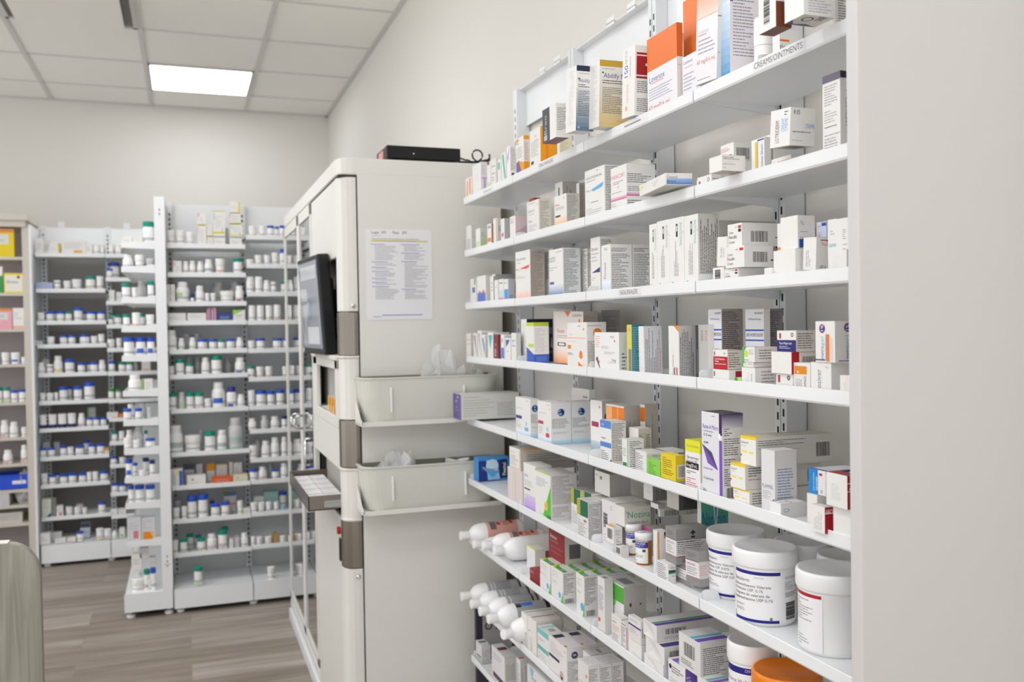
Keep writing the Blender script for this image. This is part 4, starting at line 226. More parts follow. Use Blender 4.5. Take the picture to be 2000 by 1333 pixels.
# stock on the far racks: rack, shelf, kind, x,y,z, width, height, cap colour, extra, label
LEFTB=[
('L', 1, 'X', -0.7913, 6.005, 1.836, 0.035, 0.0926, 'w', '-', 'white carton, first from left, first shelf, left bay, back wall rack'),
('L', 1, 'X', -0.7633, 6.105, 1.836, 0.0468, 0.0964, 'w', '-', 'rear white carton, second from left, first shelf, left bay, back wall rack'),
('L', 1, 'X', -0.7128, 6.005, 1.836, 0.0572, 0.0668, 'w', 'yr', 'yellow marked white carton, third from left, first shelf, left bay, back wall rack'),
('L', 1, 'X', -0.6098, 6.005, 1.836, 0.1323, 0.0836, 'w', 'oc', 'big orange marked white carton, fourth from left, first shelf, left bay, back wall rack'),
('L', 1, 'X', -0.5263, 6.005, 1.836, 0.032, 0.0666, 'w', '-', 'white carton, fifth from left, first shelf, left bay, back wall rack'),
('L', 1, 'B', -0.4879, 5.9968, 1.836, 0.0336, 0.065, 'w', '-', 'white bottle, sixth from left, first shelf, left bay, back wall rack'),
('L', 1, 'B', -0.4563, 5.9905, 1.836, 0.0211, 0.0529, 'w', '-', 'white bottle, seventh from left, first shelf, left bay, back wall rack'),
('L', 1, 'B', -0.4064, 5.9941, 1.8343, 0.0283, 0.0678, 'w', 'yp', 'yellow marked white bottle, first from left, first shelf, right bay, back wall rack'),
('L', 1, 'B', -0.3688, 5.9963, 1.8343, 0.0327, 0.0654, 'w', '-', 'white bottle, second from left, first shelf, right bay, back wall rack'),
('L', 2, 'X', -0.7716, 6.005, 1.6253, 0.0892, 0.045, 'aab6dc', '-', 'big lavender carton, first from left, second shelf, left bay, back wall rack'),
('L', 2, 'V', -0.7046, 5.9984, 1.6253, 0.0368, 0.0577, 'w', 'kb', 'dark marked white bottle, second from left, second shelf, left bay, back wall rack'),
('L', 2, 'J', -0.6519, 6.0006, 1.6253, 0.0412, 0.0548, 'w', '-', 'white jar, third from left, second shelf, left bay, back wall rack'),
('L', 2, 'J', -0.6003, 6.0069, 1.6253, 0.0539, 0.0642, 'w', 'rp', 'red marked white jar, fourth from left, second shelf, left bay, back wall rack'),
('L', 2, 'V', -0.526, 6.0079, 1.6253, 0.0558, 0.0828, 'g', 'yp', 'yellow marked green capped bottle, fifth from left, second shelf, left bay, back wall rack'),
('L', 2, 'V', -0.4729, 5.9996, 1.6253, 0.0393, 0.0827, 'w', 'yp', 'yellow marked white bottle, sixth from left, second shelf, left bay, back wall rack'),
('L', 2, 'V', -0.418, 5.9969, 1.6922, 0.0339, 0.062, 'b', '-', 'blue capped bottle, first from left, second shelf, right bay, back wall rack'),
('L', 2, 'V', -0.399, 6.1088, 1.6922, 0.0576, 0.1065, 'b', '-', 'rear tall blue capped bottle, second from left, second shelf, right bay, back wall rack'),
('L', 3, 'X', -0.4083, 6.005, 1.5507, 0.0311, 0.0737, 'w', '-', 'white carton, first from left, third shelf, right bay, back wall rack'),
('L', 3, 'X', -0.37, 6.005, 1.5507, 0.0284, 0.0613, 'w', '-', 'white carton, second from left, third shelf, right bay, back wall rack'),
('L', 3, 'J', -0.7949, 6.0002, 1.4356, 0.0405, 0.0575, 'w', '-', 'white jar, first from left, third shelf, left bay, back wall rack'),
('L', 3, 'V', -0.7469, 6.001, 1.4356, 0.0421, 0.063, 'b', '-', 'blue capped bottle, second from left, third shelf, left bay, back wall rack'),
('L', 3, 'V', -0.7297, 6.0911, 1.4356, 0.0222, 0.0676, 'b', '-', 'rear blue capped bottle, third from left, third shelf, left bay, back wall rack'),
('L', 3, 'V', -0.691, 6.0025, 1.4356, 0.0451, 0.0625, 'b', '-', 'blue capped bottle, fourth from left, third shelf, left bay, back wall rack'),
('L', 3, 'V', -0.6479, 5.9979, 1.4356, 0.0357, 0.062, 'g', 'yp', 'yellow marked green capped bottle, fifth from left, third shelf, left bay, back wall rack'),
('L', 3, 'V', -0.5962, 6.0042, 1.4356, 0.0484, 0.086, 'b', '-', 'blue capped bottle, sixth from left, third shelf, left bay, back wall rack'),
('L', 3, 'V', -0.5717, 6.0927, 1.4356, 0.0254, 0.063, 'b', '-', 'rear blue capped bottle, seventh from left, third shelf, left bay, back wall rack'),
('L', 3, 'V', -0.5268, 6.0044, 1.4356, 0.0488, 0.0608, 'b', '-', 'blue capped bottle, eighth from left, third shelf, left bay, back wall rack'),
('L', 3, 'V', -0.4715, 6.0025, 1.4356, 0.0449, 0.0603, 'b', 'pp', 'pink marked blue capped bottle, ninth from left, third shelf, left bay, back wall rack'),
('L', 4, 'V', -0.4185, 5.9941, 1.409, 0.0283, 0.0523, 'g', '-', 'green capped bottle, first from left, fourth shelf, right bay, back wall rack'),
('L', 4, 'V', -0.4082, 6.1002, 1.409, 0.0403, 0.0786, 'g', '-', 'rear green capped bottle, second from left, fourth shelf, right bay, back wall rack'),
('L', 4, 'V', -0.3774, 6.0013, 1.409, 0.0426, 0.0643, 'g', '-', 'green capped bottle, third from left, fourth shelf, right bay, back wall rack'),
('L', 4, 'X', -0.8087, 6.005, 1.2975, 0.0404, 0.0301, 'ccc', '-', 'grey carton, first from left, fourth shelf, left bay, back wall rack'),
('L', 4, 'J', -0.7452, 6.0004, 1.2975, 0.0407, 0.0529, 'w', '-', 'white jar, second from left, fourth shelf, left bay, back wall rack'),
('L', 4, 'V', -0.6784, 6.0005, 1.2975, 0.0411, 0.0607, 'b', '-', 'blue capped bottle, third from left, fourth shelf, left bay, back wall rack'),
('L', 4, 'V', -0.6338, 6.0, 1.2975, 0.0399, 0.0598, 'b', '-', 'blue capped bottle, fourth from left, fourth shelf, left bay, back wall rack'),
('L', 4, 'V', -0.5646, 6.0085, 1.2975, 0.0569, 0.0616, 'b', '-', 'blue capped bottle, fifth from left, fourth shelf, left bay, back wall rack'),
('L', 4, 'J', -0.5124, 5.9982, 1.2975, 0.0363, 0.0514, 'w', '-', 'white jar, sixth from left, fourth shelf, left bay, back wall rack'),
('L', 4, 'V', -0.4725, 5.9976, 1.2975, 0.0351, 0.063, 'w', 'pp', 'pink marked white bottle, seventh from left, fourth shelf, left bay, back wall rack'),
('L', 5, 'J', -0.4194, 6.0019, 1.2672, 0.0438, 0.0613, 'w', 'pp', 'pink marked white jar, first from left, fifth shelf, right bay, back wall rack'),
('L', 5, 'J', -0.3748, 5.9956, 1.2672, 0.0313, 0.0666, 'w', '-', 'white jar, second from left, fifth shelf, right bay, back wall rack'),
('L', 5, 'B', -0.7991, 6.0002, 1.1274, 0.0405, 0.0701, 'w', '-', 'white bottle, first from left, fifth shelf, left bay, back wall rack'),
('L', 5, 'X', -0.7877, 6.105, 1.1274, 0.0413, 0.0881, 'ccc', '-', 'rear grey carton, second from left, fifth shelf, left bay, back wall rack'),
('L', 5, 'V', -0.7551, 5.997, 1.1274, 0.0339, 0.0598, 'w', 'kb', 'dark marked white bottle, third from left, fifth shelf, left bay, back wall rack'),
('L', 5, 'B', -0.7109, 6.0046, 1.1274, 0.0491, 0.1069, 'w', 'yc', 'tall yellow marked white bottle, fourth from left, fifth shelf, left bay, back wall rack'),
('L', 5, 'V', -0.6499, 6.0068, 1.1274, 0.0536, 0.0869, 'b', 'bb', 'blue capped bottle, fifth from left, fifth shelf, left bay, back wall rack'),
('L', 5, 'V', -0.5858, 6.0008, 1.1274, 0.0416, 0.0638, 'b', '-', 'blue capped bottle, sixth from left, fifth shelf, left bay, back wall rack'),
('L', 5, 'V', -0.5532, 6.0927, 1.1274, 0.0255, 0.0627, 'b', '-', 'rear blue capped bottle, seventh from left, fifth shelf, left bay, back wall rack'),
('L', 5, 'V', -0.5176, 6.0024, 1.1274, 0.0447, 0.0649, 'b', '-', 'blue capped bottle, eighth from left, fifth shelf, left bay, back wall rack'),
('L', 5, 'B', -0.472, 5.999, 1.1274, 0.0379, 0.076, 'w', '-', 'white bottle, ninth from left, fifth shelf, left bay, back wall rack'),
('L', 6, 'V', -0.4183, 5.9977, 1.1249, 0.0354, 0.0707, 'b', 'yp', 'yellow marked blue capped bottle, first from left, sixth shelf, right bay, back wall rack'),
('L', 6, 'V', -0.3622, 5.9999, 1.1249, 0.0399, 0.0629, 'g', '-', 'green capped bottle, second from left, sixth shelf, right bay, back wall rack'),
('L', 6, 'V', -0.3208, 5.9986, 1.1249, 0.0372, 0.0617, 'g', '-', 'green capped bottle, third from left, sixth shelf, right bay, back wall rack'),
('L', 6, 'B', -0.2897, 6.0917, 1.1249, 0.0234, 0.0576, 'ccc', '-', 'rear greyish bottle, fourth from left, sixth shelf, right bay, back wall rack'),
('L', 6, 'X', -0.2257, 6.005, 1.1249, 0.0493, 0.0656, 'w', 'pp', 'pink marked white carton, fifth from left, sixth shelf, right bay, back wall rack'),
('L', 6, 'J', -0.796, 5.9962, 0.9632, 0.0324, 0.056, 'w', '-', 'white jar, first from left, sixth shelf, left bay, back wall rack'),
('L', 6, 'J', -0.7574, 5.9997, 0.9632, 0.0394, 0.0543, 'w', '-', 'white jar, second from left, sixth shelf, left bay, back wall rack'),
('L', 6, 'J', -0.7234, 5.9902, 0.9632, 0.0204, 0.0563, 'w', '-', 'white jar, third from left, sixth shelf, left bay, back wall rack'),
('L', 6, 'V', -0.6872, 6.0033, 0.9632, 0.0465, 0.0878, 'b', 'bb', 'blue capped bottle, fourth from left, sixth shelf, left bay, back wall rack'),
('L', 6, 'V', -0.6624, 6.094, 0.9632, 0.028, 0.0844, 'b', '-', 'rear blue capped bottle, fifth from left, sixth shelf, left bay, back wall rack'),
('L', 6, 'V', -0.6088, 6.0035, 0.9632, 0.047, 0.0879, 'b', 'bb', 'blue capped bottle, sixth from left, sixth shelf, left bay, back wall rack'),
('L', 6, 'V', -0.5463, 6.0107, 0.9632, 0.0613, 0.1099, 'b', 'bb', 'tall blue capped bottle, seventh from left, sixth shelf, left bay, back wall rack'),
('L', 7, 'V', -0.4255, 5.997, 0.9588, 0.0339, 0.0701, 'G', 'yp', 'yellow marked bright green capped bottle, first from left, seventh shelf, right bay, back wall rack'),
('L', 7, 'V', -0.3851, 5.9963, 0.9588, 0.0327, 0.0654, 'G', 'yp', 'yellow marked bright green capped bottle, second from left, seventh shelf, right bay, back wall rack'),
('L', 7, 'V', -0.7969, 5.9989, 0.802, 0.0378, 0.087, 'w', 'np', 'navy marked white bottle, first from left, seventh shelf, left bay, back wall rack'),
('L', 7, 'V', -0.7481, 6.0018, 0.802, 0.0435, 0.0875, 'w', 'np', 'navy marked white bottle, second from left, seventh shelf, left bay, back wall rack'),
('L', 7, 'V', -0.6963, 6.0033, 0.802, 0.0465, 0.088, 'w', 'np', 'navy marked white bottle, third from left, seventh shelf, left bay, back wall rack'),
('L', 7, 'V', -0.6448, 6.0027, 0.802, 0.0454, 0.0886, 'w', 'np', 'navy marked white bottle, fourth from left, seventh shelf, left bay, back wall rack'),
('L', 7, 'B', -0.5916, 5.9994, 0.802, 0.0388, 0.0862, 'w', 'rp', 'red marked white bottle, fifth from left, seventh shelf, left bay, back wall rack'),
('L', 7, 'V', -0.5485, 5.9967, 0.802, 0.0335, 0.0597, 'b', '-', 'blue capped bottle, sixth from left, seventh shelf, left bay, back wall rack'),
('L', 7, 'X', -0.5449, 6.105, 0.802, 0.0454, 0.1105, 'ccc', 'Gl', 'rear bright green marked grey carton, seventh from left, seventh shelf, left bay, back wall rack'),
('L', 7, 'V', -0.5115, 5.9975, 0.802, 0.035, 0.0578, 'b', '-', 'blue capped bottle, eighth from left, seventh shelf, left bay, back wall rack'),
('L', 7, 'V', -0.4715, 5.9969, 0.802, 0.0338, 0.0559, 'b', '-', 'blue capped bottle, ninth from left, seventh shelf, left bay, back wall rack'),
('L', 8, 'X', -0.4208, 6.005, 0.8469, 0.0595, 0.0403, 'w', 'oc', 'orange marked white carton, first from left, eighth shelf, right bay, back wall rack'),
('L', 8, 'X', -0.374, 6.005, 0.8469, 0.0228, 0.0319, 'd8781c', '-', 'orange carton, second from left, eighth shelf, right bay, back wall rack'),
('L', 8, 'V', -0.8013, 5.9982, 0.633, 0.0365, 0.0594, 'b', '-', 'blue capped bottle, first from left, eighth shelf, left bay, back wall rack'),
('L', 8, 'X', -0.7948, 6.105, 0.633, 0.0386, 0.0849, 'ccc', '-', 'rear grey carton, second from left, eighth shelf, left bay, back wall rack'),
('L', 8, 'V', -0.7573, 5.999, 0.633, 0.038, 0.0597, 'b', 'pp', 'pink marked blue capped bottle, third from left, eighth shelf, left bay, back wall rack'),
('L', 8, 'X', -0.7395, 6.105, 0.633, 0.0305, 0.0816, 'bbb', '-', 'rear grey carton, fourth from left, eighth shelf, left bay, back wall rack'),
('L', 8, 'V', -0.6939, 5.9985, 0.633, 0.037, 0.0681, 'b', '-', 'blue capped bottle, fifth from left, eighth shelf, left bay, back wall rack'),
('L', 8, 'V', -0.6554, 5.9972, 0.633, 0.0344, 0.0567, 'w', 'ob', 'orange marked white bottle, sixth from left, eighth shelf, left bay, back wall rack'),
('L', 8, 'V', -0.6057, 6.0042, 0.633, 0.0485, 0.0624, 'b', '-', 'blue capped bottle, seventh from left, eighth shelf, left bay, back wall rack'),
('L', 8, 'V', -0.5771, 6.097, 0.633, 0.0339, 0.0835, 'b', '-', 'rear blue capped bottle, eighth from left, eighth shelf, left bay, back wall rack'),
('L', 8, 'V', -0.539, 5.9975, 0.633, 0.0349, 0.0681, 'b', '-', 'blue capped bottle, ninth from left, eighth shelf, left bay, back wall rack'),
('L', 8, 'V', -0.4921, 6.0011, 0.633, 0.0421, 0.0681, 'b', '-', 'blue capped bottle, tenth from left, eighth shelf, left bay, back wall rack'),
('L', 8, 'X', -0.4576, 6.005, 0.633, 0.0212, 0.0398, 'w', 'ot', 'orange marked white carton, eleventh from left, eighth shelf, left bay, back wall rack'),
('L', 9, 'V', -0.4119, 5.9963, 0.7041, 0.0326, 0.064, 'g', '-', 'green capped bottle, first from left, ninth shelf, right bay, back wall rack'),
('L', 9, 'V', -0.3721, 5.9964, 0.7041, 0.0328, 0.0649, 'w', 'yp', 'yellow marked white bottle, second from left, ninth shelf, right bay, back wall rack'),
('L', 9, 'J', -0.7982, 5.9983, 0.4701, 0.0365, 0.0706, 'w', '-', 'white jar, first from left, ninth shelf, left bay, back wall rack'),
('L', 9, 'V', -0.7555, 5.999, 0.4701, 0.0381, 0.0614, 'b', '-', 'blue capped bottle, second from left, ninth shelf, left bay, back wall rack'),
('L', 9, 'V', -0.7446, 6.0953, 0.4701, 0.0305, 0.0552, 'b', '-', 'rear blue capped bottle, third from left, ninth shelf, left bay, back wall rack'),
('L', 9, 'V', -0.6961, 6.0012, 0.4701, 0.0425, 0.0601, 'b', '-', 'blue capped bottle, fourth from left, ninth shelf, left bay, back wall rack'),
('L', 9, 'V', -0.6487, 6.002, 0.4701, 0.0441, 0.0628, 'b', '-', 'blue capped bottle, fifth from left, ninth shelf, left bay, back wall rack'),
('L', 9, 'V', -0.5948, 6.0008, 0.4701, 0.0416, 0.0591, 'b', '-', 'blue capped bottle, sixth from left, ninth shelf, left bay, back wall rack'),
('L', 9, 'J', -0.5559, 5.9939, 0.4701, 0.0279, 0.0631, 'w', '-', 'white jar, seventh from left, ninth shelf, left bay, back wall rack'),
('L', 9, 'J', -0.5231, 5.9961, 0.4701, 0.0322, 0.0637, 'w', '-', 'white jar, eighth from left, ninth shelf, left bay, back wall rack'),
('L', 9, 'V', -0.476, 6.0025, 0.4701, 0.0451, 0.0629, 'b', '-', 'blue capped bottle, ninth from left, ninth shelf, left bay, back wall rack'),
('L', 10, 'V', -0.4213, 5.9984, 0.5666, 0.0368, 0.0499, 'b', '-', 'blue capped bottle, first from left, tenth shelf, right bay, back wall rack'),
('L', 10, 'J', -0.3722, 5.9978, 0.5666, 0.0356, 0.0437, 'w', '-', 'white jar, second from left, tenth shelf, right bay, back wall rack'),
('L', 10, 'X', -0.7896, 6.005, 0.2781, 0.0488, 0.1119, 'd8dccf', 'nc', 'navy marked pale green carton, first from left, tenth shelf, left bay, back wall rack'),
('L', 10, 'X', -0.7704, 6.105, 0.2781, 0.0318, 0.0989, 'd8dccf', '-', 'rear pale green carton, second from left, tenth shelf, left bay, back wall rack'),
('L', 10, 'X', -0.7196, 6.005, 0.2781, 0.0342, 0.0668, 'w', 'rp', 'red marked white carton, third from left, tenth shelf, left bay, back wall rack'),
('L', 10, 'V', -0.6919, 6.0884, 0.2781, 0.0168, 0.0577, 'g', '-', 'rear green capped bottle, fourth from left, tenth shelf, left bay, back wall rack'),
('L', 10, 'J', -0.6702, 5.9986, 0.2781, 0.0371, 0.0547, 'w', '-', 'white jar, fifth from left, tenth shelf, left bay, back wall rack'),
('L', 10, 'J', -0.6261, 5.9973, 0.2781, 0.0346, 0.0511, 'w', '-', 'white jar, sixth from left, tenth shelf, left bay, back wall rack'),
('L', 10, 'X', -0.6232, 6.105, 0.2781, 0.0366, 0.0499, 'ccc', '-', 'rear grey carton, seventh from left, tenth shelf, left bay, back wall rack'),
('L', 10, 'J', -0.5852, 5.9925, 0.2781, 0.025, 0.0452, 'w', '-', 'white jar, eighth from left, tenth shelf, left bay, back wall rack'),
('L', 10, 'V', -0.4922, 6.0004, 0.2781, 0.0408, 0.0706, 'b', '-', 'blue capped bottle, ninth from left, tenth shelf, left bay, back wall rack'),
('L', 11, 'V', -0.4172, 5.9991, 0.3965, 0.0383, 0.0582, 'b', '-', 'blue capped bottle, first from left, eleventh shelf, right bay, back wall rack'),
('L', 11, 'V', -0.3759, 5.9992, 0.3965, 0.0385, 0.052, 'b', '-', 'blue capped bottle, second from left, eleventh shelf, right bay, back wall rack'),
('L', 12, 'X', -0.4244, 6.005, 0.2604, 0.0383, 0.0415, 'w', '-', 'white carton, first from left, twelfth shelf, right bay, back wall rack'),
('L', 12, 'X', -0.3796, 6.005, 0.2604, 0.0428, 0.0378, 'w', '-', 'white carton, second from left, twelfth shelf, right bay, back wall rack'),
('L', 12, 'X', -0.7943, 5.955, 0.1333, 0.0537, 0.0645, 'w', '-', 'white carton, first from left, twelfth shelf, left bay, back wall rack'),
('L', 12, 'X', -0.746, 6.055, 0.1333, 0.0523, 0.045, 'w', '-', 'rear white carton, second from left, twelfth shelf, left bay, back wall rack'),
('L', 12, 'X', -0.714, 5.955, 0.1333, 0.0583, 0.0269, 'w', '-', 'white carton, third from left, twelfth shelf, left bay, back wall rack'),
('L', 12, 'X', -0.6548, 5.955, 0.1333, 0.0464, 0.0273, 'w', 'pp', 'pink marked white carton, fourth from left, twelfth shelf, left bay, back wall rack'),
('L', 12, 'V', -0.6089, 5.9485, 0.1333, 0.0371, 0.0573, 'b', '-', 'blue capped bottle, fifth from left, twelfth shelf, left bay, back wall rack'),
('L', 12, 'X', -0.5905, 6.055, 0.1333, 0.0533, 0.0863, 'c4c8d4', 'nt', 'rear navy marked bluish carton, sixth from left, twelfth shelf, left bay, back wall rack'),
('L', 12, 'V', -0.5024, 5.9502, 0.1333, 0.0404, 0.0656, 'w', 'yp', 'yellow marked white bottle, seventh from left, twelfth shelf, left bay, back wall rack'),
('L', 12, 'V', -0.4598, 5.9496, 0.1333, 0.0392, 0.0587, 'w', 'rp', 'red marked white bottle, eighth from left, twelfth shelf, left bay, back wall rack'),
('L', 12, 'B', -0.422, 5.9455, 0.1333, 0.0309, 0.0435, 'w', '-', 'white bottle, ninth from left, twelfth shelf, left bay, back wall rack'),
('L', 13, 'X', -0.3798, 5.955, 0.1342, 0.0297, 0.056, 'w', 'Gp', 'bright green marked white carton, first from left, thirteenth shelf, right bay, back wall rack'),
('S', 1, 'X', -0.2485, 4.735, 1.788, 0.0428, 0.0378, 'w', '-', 'white carton, first from left, first shelf, side shelving left of upright'),
('S', 1, 'X', -0.2034, 4.735, 1.788, 0.0431, 0.041, 'w', 'yp', 'yellow marked white carton, second from left, first shelf, side shelving left of upright'),
('S', 1, 'V', -0.1544, 4.7351, 1.788, 0.0503, 0.1147, 'g', '-', 'tall green capped bottle, third from left, first shelf, side shelving left of upright'),
('S', 2, 'B', -0.2488, 4.7336, 1.6733, 0.0473, 0.0683, 'w', 'yp', 'yellow marked white bottle, first from left, second shelf, side shelving left of upright'),
('S', 2, 'J', -0.1968, 4.7316, 1.6733, 0.0431, 0.0688, 'w', '-', 'white jar, second from left, second shelf, side shelving left of upright'),
('S', 2, 'J', -0.15, 4.7283, 1.6733, 0.0366, 0.0519, 'ccc', '-', 'greyish jar, third from left, second shelf, side shelving left of upright'),
('S', 3, 'V', -0.2593, 4.7297, 1.5255, 0.0394, 0.079, 'g', '-', 'green capped bottle, first from left, third shelf, side shelving left of upright'),
('S', 3, 'J', -0.2215, 4.7236, 1.5255, 0.0272, 0.0593, 'w', '-', 'white jar, second from left, third shelf, side shelving left of upright'),
('S', 3, 'B', -0.1945, 4.851, 1.5255, 0.042, 0.0974, 'ccc', '-', 'rear greyish bottle, third from left, third shelf, side shelving left of upright'),
('S', 3, 'V', -0.1498, 4.7249, 1.5255, 0.0298, 0.0913, 'g', '-', 'green capped bottle, fourth from left, third shelf, side shelving left of upright'),
('S', 4, 'V', -0.2605, 4.7258, 1.3887, 0.0315, 0.0692, 'g', '-', 'green capped bottle, first from left, fourth shelf, side shelving left of upright'),
('S', 4, 'T', -0.2182, 4.7287, 1.3887, 0.0374, 0.0761, 'w', 'oc', 'orange marked white bottle, second from left, fourth shelf, side shelving left of upright'),
('S', 4, 'V', -0.1929, 4.8417, 1.3887, 0.0233, 0.0729, 'g', '-', 'rear green capped bottle, third from left, fourth shelf, side shelving left of upright'),
('S', 4, 'J', -0.1562, 4.7283, 1.3887, 0.0366, 0.0656, 'w', '-', 'white jar, fourth from left, fourth shelf, side shelving left of upright'),
('S', 5, 'V', -0.2523, 4.7348, 1.2493, 0.0496, 0.0983, 'b', '-', 'blue capped bottle, first from left, fifth shelf, side shelving left of upright'),
('S', 5, 'V', -0.2002, 4.7327, 1.2493, 0.0455, 0.0973, 'b', 'bl', 'blue capped bottle, second from left, fifth shelf, side shelving left of upright'),
('S', 5, 'V', -0.1557, 4.7272, 1.2493, 0.0343, 0.0965, 'b', 'bl', 'blue capped bottle, third from left, fifth shelf, side shelving left of upright'),
('S', 6, 'B', -0.231, 4.7394, 1.0817, 0.0589, 0.0836, 'w', '-', 'white bottle, first from left, sixth shelf, side shelving left of upright'),
('S', 6, 'X', -0.1742, 4.735, 1.0817, 0.0457, 0.0628, 'w', 'Gl', 'bright green marked white carton, second from left, sixth shelf, side shelving left of upright'),
('S', 7, 'V', -0.2662, 4.7286, 0.942, 0.0372, 0.0629, 'b', '-', 'blue capped bottle, first from left, seventh shelf, side shelving left of upright'),
('S', 7, 'B', -0.2574, 4.8474, 0.942, 0.0347, 0.0754, 'w', '-', 'rear white bottle, second from left, seventh shelf, side shelving left of upright'),
('S', 7, 'V', -0.2171, 4.7259, 0.942, 0.0318, 0.0632, 'b', '-', 'blue capped bottle, third from left, seventh shelf, side shelving left of upright'),
('S', 7, 'B', -0.2016, 4.8475, 0.942, 0.035, 0.0779, 'ccc', '-', 'rear greyish bottle, fourth from left, seventh shelf, side shelving left of upright'),
('S', 7, 'J', -0.1681, 4.7214, 0.942, 0.0229, 0.0661, 'ccc', '-', 'greyish jar, fifth from left, seventh shelf, side shelving left of upright'),
('S', 8, 'J', -0.2675, 4.7292, 0.8036, 0.0383, 0.0615, 'w', '-', 'white jar, first from left, eighth shelf, side shelving left of upright'),
('S', 8, 'B', -0.2663, 4.8462, 0.8036, 0.0324, 0.0859, 'w', '-', 'rear white bottle, second from left, eighth shelf, side shelving left of upright'),
('S', 8, 'J', -0.2285, 4.7264, 0.8036, 0.0329, 0.0496, 'w', '-', 'white jar, third from left, eighth shelf, side shelving left of upright'),
('S', 8, 'B', -0.2198, 4.8486, 0.8036, 0.0373, 0.1009, 'ccc', '-', 'rear tall greyish bottle, fourth from left, eighth shelf, side shelving left of upright'),
('S', 8, 'V', -0.1906, 4.8382, 0.8036, 0.0164, 0.0823, 'g', '-', 'rear green capped bottle, fifth from left, eighth shelf, side shelving left of upright'),
('S', 8, 'V', -0.1676, 4.7317, 0.8036, 0.0435, 0.0532, 'b', '-', 'blue capped bottle, sixth from left, eighth shelf, side shelving left of upright'),
('S', 9, 'V', -0.2642, 4.7252, 0.6687, 0.0305, 0.0957, 'b', 'bl', 'blue capped bottle, first from left, ninth shelf, side shelving left of upright'),
('S', 9, 'V', -0.2437, 4.8416, 0.6687, 0.0232, 0.0584, 'b', '-', 'rear blue capped bottle, second from left, ninth shelf, side shelving left of upright'),
('S', 9, 'J', -0.2064, 4.7265, 0.6687, 0.033, 0.0401, 'w', '-', 'white jar, third from left, ninth shelf, side shelving left of upright'),
('S', 9, 'V', -0.1942, 4.8446, 0.6687, 0.0293, 0.0802, 'n', '-', 'rear navy capped bottle, fourth from left, ninth shelf, side shelving left of upright'),
('S', 9, 'V', -0.1613, 4.7226, 0.6687, 0.0252, 0.0843, 'n', '-', 'navy capped bottle, fifth from left, ninth shelf, side shelving left of upright'),
('S', 10, 'V', -0.2573, 4.7224, 0.5447, 0.0249, 0.094, 'b', 'bb', 'blue capped bottle, first from left, tenth shelf, side shelving left of upright'),
('S', 10, 'V', -0.2205, 4.731, 0.5447, 0.042, 0.0904, 'b', '-', 'blue capped bottle, second from left, tenth shelf, side shelving left of upright'),
('S', 10, 'V', -0.1726, 4.7312, 0.5447, 0.0424, 0.0868, 'b', '-', 'blue capped bottle, third from left, tenth shelf, side shelving left of upright'),
('S', 11, 'X', -0.2476, 4.735, 0.363, 0.0612, 0.1211, 'd4d4d8', 'rp', 'tall red marked pale carton, first from left, eleventh shelf, side shelving left of upright'),
('S', 11, 'X', -0.185, 4.735, 0.363, 0.0595, 0.1157, 'd4d4d8', 'og', 'tall orange marked pale carton, second from left, eleventh shelf, side shelving left of upright'),
('S', 12, 'X', -0.2401, 4.735, 0.2319, 0.0454, 0.0739, 'w', '-', 'stacked white carton, first from left, twelfth shelf, side shelving left of upright'),
('S', 12, 'J', -0.2355, 4.7418, 0.1184, 0.0636, 0.0664, 'w', '-', 'white jar, second from left, twelfth shelf, side shelving left of upright'),
('S', 12, 'B', -0.2381, 4.8475, 0.1184, 0.035, 0.0708, 'w', '-', 'rear white bottle, third from left, twelfth shelf, side shelving left of upright'),
('S', 12, 'X', -0.2048, 4.735, 0.2825, 0.0388, 0.0518, 'ccc', '-', 'stacked grey carton, fourth from left, twelfth shelf, side shelving left of upright'),
('S', 12, 'V', -0.1969, 4.7237, 0.1184, 0.0274, 0.107, 'g', '-', 'tall green capped bottle, fifth from left, twelfth shelf, side shelving left of upright'),
('S', 12, 'J', -0.1843, 4.7226, 0.1184, 0.0252, 0.0587, 'w', '-', 'white jar, sixth from left, twelfth shelf, side shelving left of upright'),
('S', 12, 'X', -0.1694, 4.735, 0.2368, 0.0275, 0.0446, 'ccc', '-', 'stacked grey carton, seventh from left, twelfth shelf, side shelving left of upright'),
('S', 12, 'V', -0.1682, 4.7226, 0.1184, 0.0252, 0.1115, 'b', '-', 'tall blue capped bottle, eighth from left, twelfth shelf, side shelving left of upright'),
('G', 1, 'J', -0.0537, 4.7788, 1.7942, 0.0375, 0.0733, 'w', '-', 'white jar, first from left, first shelf, left bay, centre rack'),
('G', 1, 'J', -0.0102, 4.7801, 1.7942, 0.0401, 0.0743, 'w', '-', 'white jar, second from left, first shelf, left bay, centre rack'),
('G', 1, 'J', 0.0348, 4.7802, 1.7942, 0.0404, 0.0651, 'w', '-', 'white jar, third from left, first shelf, left bay, centre rack'),
('G', 1, 'X', 0.0885, 4.785, 1.8983, 0.0359, 0.0618, 'w', 'pt', 'stacked pink marked white carton, fourth from left, first shelf, left bay, centre rack'),
('G', 1, 'X', 0.0891, 4.785, 1.7942, 0.0395, 0.1003, 'w', 'yt', 'tall yellow marked white carton, fifth from left, first shelf, left bay, centre rack'),
('G', 1, 'X', 0.1263, 4.785, 1.7942, 0.0277, 0.0429, 'w', 'yt', 'yellow marked white carton, sixth from left, first shelf, left bay, centre rack'),
('G', 1, 'X', 0.1263, 4.785, 1.8409, 0.0253, 0.0544, 'w', 'yt', 'stacked yellow marked white carton, seventh from left, first shelf, left bay, centre rack'),
('G', 1, 'X', 0.1711, 4.785, 1.8405, 0.057, 0.127, 'w', 'yb', 'tall yellow marked white carton, eighth from left, first shelf, left bay, centre rack'),
('G', 1, 'X', 0.1717, 4.785, 1.7942, 0.0558, 0.0412, 'w', '-', 'white carton, ninth from left, first shelf, left bay, centre rack'),
